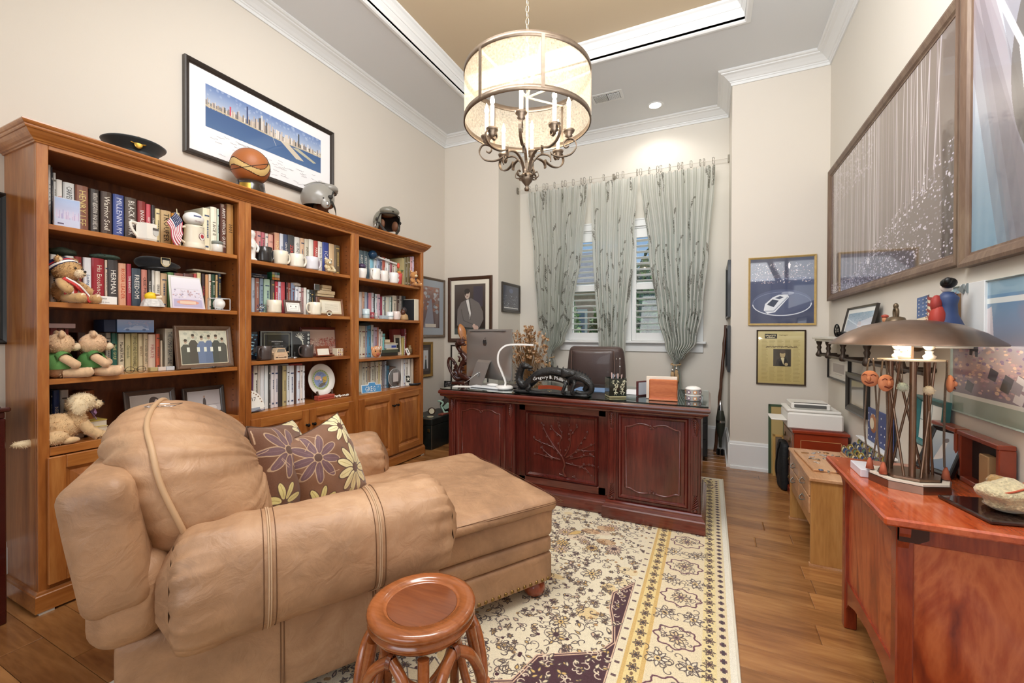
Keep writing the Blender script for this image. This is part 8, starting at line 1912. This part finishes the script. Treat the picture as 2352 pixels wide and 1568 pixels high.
for k in range(3): a=PI*k/3;m.tube([(-.07+.04*math.cos(a),0,.045+.04*math.sin(a)),(-.07-.04*math.cos(a),0,.045-.04*math.sin(a))],.003,IRON,5)
m.build('wheel',t);MB().ell((.04,0,.02),(.1,.035,.02),IRON,12).build('iron_body',t)
sh=lambda nm,lb,ct,y,x=.86,rz=-90: thing(nm,lb,ct,(x,y,1.283),R(rz))
t=sh('bronze_bell','dark bronze bell with a figured handle on the wall shelf','bell',2.83,.87);BZ=mat('bronze_patina','#6c5c48',.4,.6,var=.3,vscale=50)
MB().lathe([(.052,0),(.054,.01),(.046,.03),(.045,.08),(.036,.105),(.012,.112),(0,.112)],BZ,n=28).build('bell_body',t);m=MB();m.tube(spline([(-.015,0,.108),(-.018,0,.14),(0,0,.155),(.018,0,.14),(.015,0,.108)],4),.008,BZ,7);m.ell((0,0,.165),(.012,.012,.016),BZ,8);m.build('handle',t)
t=sh('painted_warrior_figurine','small painted warrior figurine left of the bronze bell','figurine',2.98,.87);m=MB();m.lathe([(0,0),(.024,0),(.02,.03),(.026,.06),(.012,.085),(0,.09)],M_('#8c6c3c'),n=12);m.ell((0,0,.1),(.014,.014,.018),M_('#c88860'),8);m.ell((0,0,.118),(.018,.018,.01),M_('#a84838'),8);m.build('figure',t)
t=sh('wooden_flag_carving','wavy carved stars-and-stripes panel standing on the wall shelf','flag',2.545,.925)
fz=lambda u: .02*math.sin(u*9)-.01
cols=('#a04a40','#e4d4b8')
for k in range(13):
 u0=.36 if k>5 else 0;z0=.01+k*.0142;MB().grid(lambda a,b: Vector((-.17+.34*(u0+(1-u0)*a),fz(u0+(1-u0)*a),z0+.0138*b+.012*math.sin((u0+(1-u0)*a)*7))),16,1,mat('worn_'+cols[k%2],cols[k%2],.6,var=.2,vscale=40)).build('stripe',t)
MB().grid(lambda a,b: Vector((-.17+.34*.36*a,fz(.36*a)-.001,.095+.1*b+.012*math.sin(.36*a*7))),8,2,mat('worn_blue','#5a6c90',.6,var=.25,vscale=40)).build('canton',t);m=MB()
for i in range(6):
 for j in range(5): u=.03+.055*i;m.ell((-.17+.34*u,fz(u)-.002,.108+.018*j+.012*math.sin(u*7)),(.004,.001,.004),M_('#e8e4dc'),5)
tag(m.build('stars',t),kind='stuff');MB().box(-.15,.15,.012,.03,0,.19,M_('#8c6c4c')).build('backing',t)
t=sh('ribbed_shell_ornament','ribbed dome-shaped ornament before the carved flag','ornament',2.52,.85);MB().ell((0,0,0.0),(.055,.04,.06),BZ,20).build('dome',t);m=MB()
for k in range(13): a=PI*k/12;m.tube([(.057*math.cos(a)*math.sin(q),-.042*math.sin(q)*abs(math.sin(a)),.061*math.cos(q))for q in[PI/2*j/5 for j in range(6)]],.003,M_('#cbb88c'),4)
m.build('ribs',t)
t=sh('kimono_doll','doll with black hair and a red patterned kimono on the wall shelf','doll',2.30,.87,-120)
MB().lathe([(0,0),(.055,0),(.05,.05),(.03,.1),(.028,.14),(.034,.165),(.016,.19),(0,.19)],M_('#34446c'),n=18).build('robe',t);MB().ell((.012,-.025,.07),(.045,.03,.075),M_('#a8382c',.6),14).build('obi_drape',t);MB().ell((.015,-.03,.14),(.03,.02,.04),M_('#9a342c',.6),12).build('sleeve',t)
MB().ell((-.012,-.006,.212),(.017,.02,.024),M_('#efe4dc',.4),12).build('face',t);m=MB();m.ell((.008,.003,.226),(.026,.026,.022),BLK,12);m.ell((.03,.004,.232),(.016,.014,.016),BLK,8);m.build('hair',t)
m=MB();rr=random.Random(3)
for _ in range(12): a,z=rr.uniform(-2.6,-.4),rr.uniform(.02,.13);ondisc(m,.0,0,0,0.0001,M_('#e0b8a0'))if 0 else m.tube([(.05*math.cos(a)*.9,-.056+.004*math.sin(a),z),(.05*math.cos(a)*.9+.008,-.057,z+.008)],.0015,M_('#e0b8a0'),4)
m.build('embroidery',t)
t=thing('white_wall_panel','white painted board fixed on the wall behind the doll','board',(XR-.004,2.36,1.3),RR);MB().cbox(-.05,.13,-.012,0,0,.21,WHITE,.002).build('board',t);MB().prism([(.17,.02),(.19,.0),(.17,-.01),(.185,-.04),(.19,-.06),(.195,-.04),(.21,-.01),(.19,0),(.21,.02)],'y',-.018,-.012,M_('#7c8484')).build('arrow_finial',t)
# === right-hand foreground cabinet
SC_=wood('red_plywood',['#74240f','#a4441d','#c4683a','#a8481e'],'z',2.6,3.2,rough=.28,coat=.5,swirl=4.5,fine=.15);ST_=wood('red_table_top',['#9c3a1c','#c4592e','#d8784a'],'y',3.5,6,rough=.16,coat=.8,swirl=2);SR_=wood('red_frame_wood',['#6c2010','#8c3418','#a44a26'],'z',5,8,rough=.25,coat=.5)
t=thing('red_wood_cabinet','low glossy reddish wooden cabinet with bracketed top in the right foreground','cabinet',(0,0,0));cx0,cx1,cy0,cy1=.545,.958,1.75,2.36
MB().cbox(.508,XR-.002,1.728,2.49,.69,.717,ST_,.006).build('cabinet_top',t)
for x in(cx0,cx1-.045):
 for y in(cy0,cy1-.045): MB().cbox(x,x+.045,y,y+.045,0,.69,SR_,.004).build('leg',t)
MB().box(cx0+.014,cx0+.02,cy0+.04,cy1-.04,.2,.66,SC_).build('side_panel',t);MB().box(cx0+.03,cx1-.02,cy0+.01,cy0+.02,.16,.64,SC_).build('end_panel',t);MB().box(cx0+.03,cx1-.02,cy1-.02,cy1-.01,.16,.66,SC_).build('end_panel',t)
for y in(cy0,cy1-.03): MB().cbox(cx0+.045,cx1-.045,y+.004,y+.03,.635,.69,SR_,.003).build('top_rail',t)
MB().cbox(cx0+.004,cx0+.03,cy0+.045,cy1-.045,.645,.69,SR_,.003).build('top_rail',t);MB().cbox(cx0+.045,cx1-.045,cy0+.004,cy0+.03,.11,.165,SR_,.003).build('bottom_rail',t)
ap_=[(cy0+.04,.215),(cy1-.04,.215),(cy1-.04,.08),(cy1-.07,.12),(cy1-.16,.15),(2.05,.165),(cy0+.16,.15),(cy0+.07,.12),(cy0+.04,.08)];MB().prism(ap_,'x',cx0+.006,cx0+.022,SR_).build('scalloped_apron',t)
for y,sg in((cy1,1),(cy0,-1)):
 P=[(y,.69),(y+sg*(.115 if sg>0 else .02),.69),(y+sg*(.1 if sg>0 else .018),.672),(y+sg*.04*(1 if sg>0 else .3),.655),(y,.62)];MB().prism(P,'x',cx0+.002,cx0+.03,SR_).build('bracket',t)
MB().prism([(.69,cx0+.002),(.69,cx0+.075),(.66,cx0+.075),(.645,cx0+.05),(.645,cx0+.002)],'y',cy0-.014,cy0-.001,M_('#3a1c14',.3)).build('bracket',t);MB().cbox(.83,.95,1.7265,1.732,.692,.718,M_('#a87c54',.3),.001).build('metal_strip',t)
LX,LY,LZ=.705,2.15,.7175;t=thing('mushroom_lamp','brushed bronze table lamp with a wide dome shade on slender rods','lamp',(LX,LY,LZ));BRS=mat('brushed_bronze','#8c7260',.3,.85,var=.1,vscale=25)
MB().lathe([(0,0),(.125,0),(.125,.028),(0,.028)],BRS,n=8,smooth=False).build('base_plate',t);MB().lathe([(0,.029),(.095,.029),(.095,.046),(0,.046)],BRS,n=8,smooth=False).build('upper_base',t);MB().lathe([(.098,.0295),(.122,.0295),(.121,.036),(.099,.036)],M_('#d8cfc0',.6),n=8,smooth=False).build('carved_band',t)
MB().lathe([(.256,.545),(.25,.552),(.2,.59),(.14,.62),(.07,.636),(0,.641)],BRS,n=64).lathe([(.2545,.543),(.25,.5485),(.2,.586),(.14,.616),(0,.637)],mat('shade_inner','#f2e6d0',.5),n=64).build('dome_shade',t)
for k in range(3):
 a=2*PI*k/3+.35;c_,s_=math.cos(a),math.sin(a);MB().tube([(.062*c_,.062*s_,.045),(.062*c_,.062*s_,.485)],.0105,BRS,12).build('column',t)
 for e in(-1,1): b=a+1.05;MB().tube([(.07*math.cos(b+e*.7),.07*math.sin(b+e*.7),.046),(.07*math.cos(b-e*.5),.07*math.sin(b-e*.5),.48)],.0045,BRS,8).build('crossed_rod',t)
MB().tube([(0,0,.485),(0,0,.62)],.011,BRS,10).build('stem',t);MB().lathe([(0,.482),(.098,.482),(.098,.488),(0,.488)],mat('lamp_plate','#d9cdb8',.3),n=40).build('glass_plate',t)
GLOW=mat('lamp_bulb','#fff6e6',.4,emit='#ffeccc',estr=22)
for k in range(3):
 a=2*PI*k/3-2.2;q=(.055*math.cos(a),.055*math.sin(a));MB().lathe([(0,.488),(.016,.488),(.02,.5),(.01,.51),(.013,.52),(0,.52)],WPL,c=(*q,0),n=14).build('lamp_socket',t);MB().ell((*q,.545),(.02,.02,.024),GLOW if k==0 else M_('#f4efe2',.3),12).build('bulb',t)
lamp('table_lamp_glow','POINT',(LX-.03,LY-.045,LZ+.53),5,(1,.9,.72),radius=.03)
CB=mat('braided_cord','#8a7868',.7,bump=1,bscale=500);lm_=[((-.09,-.04),'smiling carved mask hanging on the lamp'),((-.115,.02),'tongue-showing carved mask at the left of the lamp'),((.1,-.02),'carved mask hanging at the right side of the lamp')]
for k,((x,y),lb)in enumerate(lm_):
 zt=(.395,.405,.4)[k];o=thing('carved_mask','orange '+lb,'mask',(LX+x,LY+y,LZ),R((25,-30,70)[k]),'small masks hung on the lamp')
 MB().ell((0,-.008,zt),(.03,.013,.033),M_('#d8906a',.5),14).build('mask_face',o);m=MB();m.ell((0,-.021,zt),(.008,.008,.011),M_('#d8906a',.5),8);dkm=M_('#7a3424')
 for s_ in(-1,1): m.tube([(s_*.006,-.021,zt+.014),(s_*.014,-.021,zt+.019),(s_*.022,-.016,zt+.012)],.0018,dkm,5)
 m.tube([(-.014,-.018,zt-.012),(0,-.022,zt-.018),(.014,-.018,zt-.012)],.003,dkm,5);m.build('carved_features',o)
 for s_ in(-1,1): MB().tube(spline([(s_*.006,0,.487),(s_*.012,0,zt+.03),(s_*.014,.004,zt-.03),(s_*.02,.006,.2),(s_*.008,.004,.085)],5),.0035,CB,6).build('cord',o)
 MB().lathe([(.004,.085),(.009,.07),(.014,.04),(0,.04)],M_('#b8684c',.8),n=10).build('tassel',o)
for x,y,z,cl_,lb in((-.045,-.075,.385,'#b8c4b4','pale green knitted ball beside the smiling mask'),(.035,-.06,.375,'#e8dcc0','cream pompom hanging on the lamp front')):
 o=thing('hanging_pompom',lb,'ornament',(LX+x,LY+y,LZ));m=MB();m.ell((0,0,z),.017,M_(cl_,.8),10);m.fur((0,0,z),.017,M_(cl_,.8),160,.008,rr,.003);m.build('pompom',o);MB().tube([(0,0,z+.015),(0,.01,.485)],.0015,CB,5).build('string',o)
fbox('white_printed_box','white box with printed edges beneath the lamp base at its left','box',2.17,2.31,.7175,.75,.63,.07,'#dcdce4')
t=thing('lacquer_tray','dark lacquer tray at the right edge of the red cabinet','tray',(.86,1.915,.7175),R(12));MB().cbox(-.1,.09,-.1,.12,0,.014,mat('tray_lacquer','#2a1411',.12,coat=.8),.004).build('tray_body',t)
def brocade(nm,lb,c_,rad,col,seed):
 o=thing(nm,lb,'bag',c_,group='brocade pouches on the tray');bm=mat('brocade_'+col,col,.6,var=.3,vscale=120,bump=.8,bscale=110,sheen=.4)
 MB().ell((0,0,rad[2]),rad,bm,26,warp=lambda v: v*(1+.38*noise.noise(Vector((v.x/rad[0]*1.3,v.y/rad[1]*1.3,v.z/rad[2]*1.3+seed)))+.1*noise.noise(v*70))if v.z>-rad[2]*.6 else v).build('pouch',o)
 MB().tube(spline([(-rad[0]*.9,-.01,rad[2]),(-rad[0]*.3,-rad[1]*.9,rad[2]*1.5),(rad[0]*.5,-rad[1]*.6,rad[2]*1.9)],6),.003,M_('#b8583c',.8),5).build('drawstring',o)
brocade('brocade_pouch','cream patterned brocade pouch in front on the lacquer tray',(.865,1.9,.733),(.07,.06,.05),'#cdbf98',2);brocade('brocade_pouch','gold and red brocade bundle behind the cream pouch',(.9,1.985,.733),(.055,.06,.045),'#b08a50',6)
c=Cv(120,160,'#a8c4dc');c.grad('#7c9cc0','#c8dcec',0,1);c.poly([(.3,.2),(.4,.7),(.55,.75),(.6,.3)],'#e8eef4');c.ell(.5,.78,.08,.06,'#6c6c78')
t=picture('easel_photo','black easel frame with a pale blue photo right of the lamp rods','photo frame',(.86,2.37,.7175),R(-68),.16,.2,c.image('easel_photo'),.02,.014,'#1f1e20',0,'#fff',R(-22),gloss=1.2)
c=Cv(100,100,'#e8ece8');c.rect(.48,.52,0,1,'#8ca0a4');c.rect(0,1,.5,.53,'#8ca0a4')
picture('teal_frame','teal-framed picture leaning on the wall behind the lamp','framed picture',(.935,2.61,.77),RR,.28,.235,c.image('teal_art'),.03,.025,'#2f6c70',0,'#fff',R(-4),gloss=1.)
for i,(y,w,h,cl_,lb)in enumerate(((2.18,.27,.2,'#8a3a24','red wooden shadow box right of the lamp behind the easel photo'),(2.43,.2,.2,'#9a4428','reddish wooden frame directly behind the lamp columns'))):
 t=thing('shadow_box',lb,'shadow box',(.955,y,.7175),RR,'wooden shadow boxes');wm=mat('box_'+cl_,cl_,.3,coat=.4,var=.15,vscale=20)
 m=MB();m.cbox(-w/2,w/2,-.05,0,h-.018,h,wm,.003);m.cbox(-w/2,-w/2+.02,-.045,0,0,h-.018,wm,.003);m.cbox(w/2-.02,w/2,-.045,0,0,h-.018,wm,.003);m.cbox(-w/2,w/2,-.045,0,0,.02,wm,.003);m.build('box_frame',t);MB().box(-w/2+.02,w/2-.02,-.01,0,.02,h-.018,M_('#26201e',.4)).build('backing',t)
 MB().text('ARMY',(-.04,-.0115,h*.6),(1,0,0),(0,0,1),.014,M_('#b8b0a0')).build('lettering',t);MB().cbox(0,.06,-.04,-.012,.02,.14,M_('#b89468'),.003).build('wood_block',t)
OK=wood('oak_veneer',['#a8743c','#c08c4e','#d0a064'],'z',4,9,rough=.35,coat=.3);OKT=wood('oak_top',['#b07c50','#c8966a','#d8ac84'],'y',5,9,rough=.4,coat=.2);MET2=mat('pull_metal','#b8b4ac',.25,.9)
t=thing('oak_writing_bench','low light oak kneehole bench with silver drawer pulls','desk',(0,0,0));MB().cbox(.508,XR-.004,2.85,3.56,.478,.497,OKT,.003).build('bench_top',t)
MB().cbox(.517,XR-.01,2.86,2.882,.012,.478,OK,.002).build('end_panel',t);MB().cbox(.517,XR-.01,3.53,3.552,.012,.478,OK,.002).build('end_panel',t);MB().cbox(.522,.54,2.882,3.53,.21,.478,OK,.002).build('front_rail',t)
for y0,y1,z0,z1 in((3.2,3.52,.38,.47),(2.9,3.19,.38,.47),(3.2,3.52,.28,.372),(2.9,3.19,.28,.372)):
 d=MB().cbox(.514,.524,y0,y1,z0,z1,OKT,.003).build('drawer',t);yc,zc=(y0+y1)/2,(z0+z1)/2;MB().tube(spline([(.514,yc-.045,zc),(.499,yc-.03,zc-.012),(.496,yc,zc-.016),(.499,yc+.03,zc-.012),(.514,yc+.045,zc)],4),.0045,MET2,6).tube(spline([(.514,yc-.04,zc+.008),(.508,yc,zc+.014),(.514,yc+.04,zc+.008)],4),.003,MET2,5).build('pull',d)
for y in(2.86,3.53): MB().box(.512,XR-.01,y-.002,y+.024,0,.012,OKT).build('foot_strip',t)
t=thing('wooden_pin_board','pale wooden board lying on the oak bench under scattered medals','board',(.66,3.2,.4975),R(3));MB().cbox(-.12,.12,-.2,.27,0,.012,OKT,.003).build('board',t)
rr=random.Random(60);PC=['#c8c4bc','#d8dce4','#b0a898','#8c8478','#a87c4c','#5c7ca8']
SHAPES={}
for k in range(34):
 x,y=rr.uniform(.56,.76),rr.uniform(2.96,3.45);s=rr.uniform(.7,1.5);cl_=rr.choice(PC);kk=k%3
 o=thing('enamel_pin','%s metal pin lying flat on the wooden board, %s'%(cname(cl_),['towards the window','near the middle of the board','near the bench front edge'][int((3.45-y)/.17)%3]),'pin',(x,y,.51),rr.uniform(0,6),'pins scattered on the oak bench')
 mm=mat('pin_'+cl_,cl_,.25,.5)
 if kk==0: MB().lathe([(0,0),(.011*s,0),(.012*s,.002),(0,.003)],mm,n=10).build('pin_face',o)
 elif kk==1: MB().rbox((0,0,.002),(.035*s,.007,.004),.002,mm,3).build('pin_bar',o)
 else: MB().tube(spline([(-.02*s,0,.001),(-.008,.006,.002),(.008,-.006,.002),(.02*s,0,.001)],3),.003,mm,5).build('pin_wing',o)
t=thing('coin_rack','stepped wooden rack for medallions on the oak bench','rack',(.80,2.97,.4975))
for k in range(4): MB().cbox(k*.03,k*.03+.02,0,.56,0,.012+.018*k,OKT,.002).build('step',t)
CC=['#b8a878','#c8c8c8','#8c8c94','#d0b85c','#6c7c9c','#a89878']
for k in range(4):
 for j in range(15):
  cl_=CC[(k*5+j*3+(j*j)%4)%6];y=2.99+j*.037+(k%2)*.012;o=thing('medallion','%s round medallion, %s from the lamp in the %s row of the coin rack'%(cname(cl_),ORD[j],ORD[k]),'coin',(.81+k*.03,y,.4985+.013+.018*k),rot=(R(-14),0,R(-70)),group='medallions on the rack')
  r=.017+.003*((j+k)%3);MB().lathe([(0,-.002),(r*.8,-.002),(r*.85,-.003),(r,-.002),(r,.001),(0,.001)],mat('coin_'+cl_,cl_,.3,.75),n=18,axis='y',c=(0,0,r)).build('coin_face',o);MB().lathe([(0,-.0028),(r*.5,-.0028)],mat('enamel_'+CC[(k+j)%6],['#8c2c34','#34508c','#d8d0b0','#c8b040','#2c2c34','#5c7c5c'][(k+j)%6],.3),n=14,axis='y',c=(0,0,r)).build('enamel',o)
t=thing('star_presentation_box','blue starred panel with an eagle-like round seal leaning on the right wall','plaque',(.945,3.28,.62),RR);MB().cbox(-.2,.2,-.012,0,0,.21,M_('#3c4c80',.5),.002).build('panel',t);m=MB()
for k in range(26): m.ell((-.18+(k%7)*.055,-.0125,.03+(k//7)*.048),(.006,.001,.006),M_('#e8e8ec'),6)
tag(m.build('stars',t),kind='stuff');MB().lathe([(0,-.016),(.04,-.016),(.055,-.014),(.06,-.012)],M_('#a8704c',.4),n=28,axis='y',c=(-.1,0,.12)).build('seal_ring',t);MB().lathe([(0,-.0175),(.036,-.0175)],M_('#e0d4b8',.4),n=24,axis='y',c=(-.1,0,.12)).build('seal',t)
for z in(.0,-.06): MB().cbox(-.3,.3,-.05,-.012,z-.012,z,WHITE,.002).build('ledge',t)
t=thing('red_lacquer_cabinet','small red lacquer chest under the printer with brass drawer pulls','cabinet',(.60,3.93,0));RDL=mat('red_lacquer','#8f3318',.3,coat=.5,var=.12,vscale=9);RDS=mat('cabinet_side_paint','#9a6a52',.4,coat=.2,var=.1)
MB().cbox(0,.34,0,.5,.06,.53,RDL,.003).build('chest_body',t);MB().cbox(-.014,.35,-.012,.51,.53,.553,RDL,.004).build('chest_top',t);MB().cbox(-.016,.35,-.014,.51,.0,.06,RDL,.006).build('plinth',t);MB().cbox(-.004,0,.01,.49,.07,.52,RDS,.001).build('front_face',t)
m=MB();g_m=M_('#c88c5c',.4)
for a,b,c_,d in((.04,.3,.11,.114),(.04,.3,.476,.48),(.04,.044,.11,.48),(.296,.3,.11,.48)): m.box(a,b,-.003,0,c_,d,g_m)
m.build('painted_border',t)
for k in range(3):
 d=MB().cbox(-.009,-.004,.03,.47,.09+k*.145,.09+k*.145+.13,RDS,.002).build('drawer',t)
 for y in(.13,.37): MB().lathe([(0,.0),(.02,0),(.018,.003),(0,.004)],BRASSD,n=12,axis='x',c=(-.013,y,.155+k*.145)).tube([(-.014-.008*math.sin(q),y+.016*math.cos(q),.15+k*.145-.012*math.sin(q))for q in[PI*j/8 for j in range(9)]],.0025,BRASSD,5).build('pull',d)
t=thing('printer','white inkjet printer with an open side tray on the red chest','printer',(.56,3.96,.554));PWm=mat('printer_white','#e9e6df',.4,coat=.1);PG=M_('#5c5c5a')
MB().cbox(0,.36,0,.36,0,.13,PWm,.012).build('printer_body',t);MB().cbox(-.004,.35,.01,.35,.132,.152,PWm,.006).build('scanner_lid',t);MB().cbox(.03,.29,.05,.3,.153,.2,PWm,.008).build('document_feeder',t);MB().cbox(.05,.26,.042,.052,.165,.19,PG,.002).build('feeder_slot',t);MB().box(.05,.27,.06,.08,.2,.203,BLK).build('feeder_slit',t);MB().prism([(.02,.02),(.3,.02),(.3,.0),(.02,.0)],'y',0,.001,PWm)if 0 else MB().cbox(-.11,.0,.03,.28,.055,.066,PWm,.004).build('paper_tray',t)
t=thing('black_backpack','black cloth bag slumped on the floor left of the red chest','bag',(.565,4.22,.0));MB().rbox((0,0,.2),(.07,.2,.4),.033,mat('nylon_black','#1a1c1d',.7,bump=.4,bscale=60),10,(.005,.01,0),lambda q: q+Vector((.014*noise.noise(q*14),.01*noise.noise(q*11),0))).build('bag_body',t);MB().tube(spline([(-.03,-.05,.4),(-.045,-.02,.3),(-.05,.02,.15),(-.03,.06,.05)],5),.007,BLK,6).build('strap',t)
for i,(x0,x1,h,y,cl_,lb)in enumerate(((.50,.64,.645,4.61,'#3f5238','tall green-edged frame leaning on the back wall left of the printer'),(.527,.62,.38,4.54,'#c8a05c','shorter gold-edged frame leaning in front of the green one'))):
 t=thing('leaning_frame',lb,'frame',((x0+x1)/2,y,0),rot=(R(-3),0,0),group='frames leaning on the back wall');w=x1-x0;m=MB();fm_=M_(cl_,.4);m.cbox(-w/2,-w/2+.022,-.012,0,0,h,fm_,.002);m.cbox(w/2-.022,w/2,-.012,0,0,h,fm_,.002);m.cbox(-w/2,w/2,-.012,0,h-.022,h,fm_,.002);m.build('picture_frame',t);MB().box(-w/2+.02,w/2-.02,-.006,0,0,h-.02,M_(['#b8a068','#7c6c58'][i],.5)).build('picture',t)
t=thing('filing_cabinet','black wheeled filing cabinet behind the right end of the desk','filing cabinet',(-.38,4.72,0));MB().cbox(0,.36,0,.45,.05,.58,mat('cabinet_black','#1f2022',.4),.004).build('cabinet_body',t)
for k in range(3): MB().cbox(.01,.35,-.012,0,.06+k*.17,.22+k*.17,mat('cabinet_black','#1f2022',.4),.003).build('drawer',t)
for x in(.04,.32):
 for y in(.05,.4): MB().lathe([(0,-.012),(.024,-.012),(.024,.012),(0,.012)],BLK,n=12,axis='x',c=(x,y,.025)).build('caster',t)
t=thing('walking_stick','knotted brown bamboo stick leaning in the alcove corner','stick',(0,0,0));m=MB();P0_,P1_=Vector((.055,5.2,.0)),Vector((.155,5.27,1.4));Q=[P0_.lerp(P1_,k/14)+Vector((.004*(k%2),0,0))for k in range(15)];m.tube([tuple(q)for q in Q],[.016+.003*((k%3)==0)for k in range(15)],mat('bamboo_dark','#54321f',.35,coat=.4,var=.25,vscale=20),10);m.build('shaft',t)
t=thing('mortar_shell','inert dark green mortar shell with silver bands standing in the corner','mortar shell',(.105,5.08,0));MG=M_('#33352c',.4);MB().lathe([(.012,.08),(.016,.18),(.04,.27),(.046,.34),(.044,.4),(.03,.47),(.026,.48)],MG,n=24).build('shell_body',t);MB().lathe([(.026,.48),(.022,.52),(.008,.58),(0,.585)],STEEL,n=20).build('fuze',t);MB().lathe([(.0462,.35),(.0472,.355),(.0462,.375)],STEEL,n=24).build('band',t)
for k in range(8): a=2*PI*k/8;MB().box(.008,.04,-.002,.002,0,.06,BLK).build('fin',t,None,(0,0,a))
for o in list(SC.objects):
 if o.parent is None and o.get('category')and o.location.x<-2.79 and .88<o.location.y<3.75 and o.name!='bookcase': o.location.z+=.0012
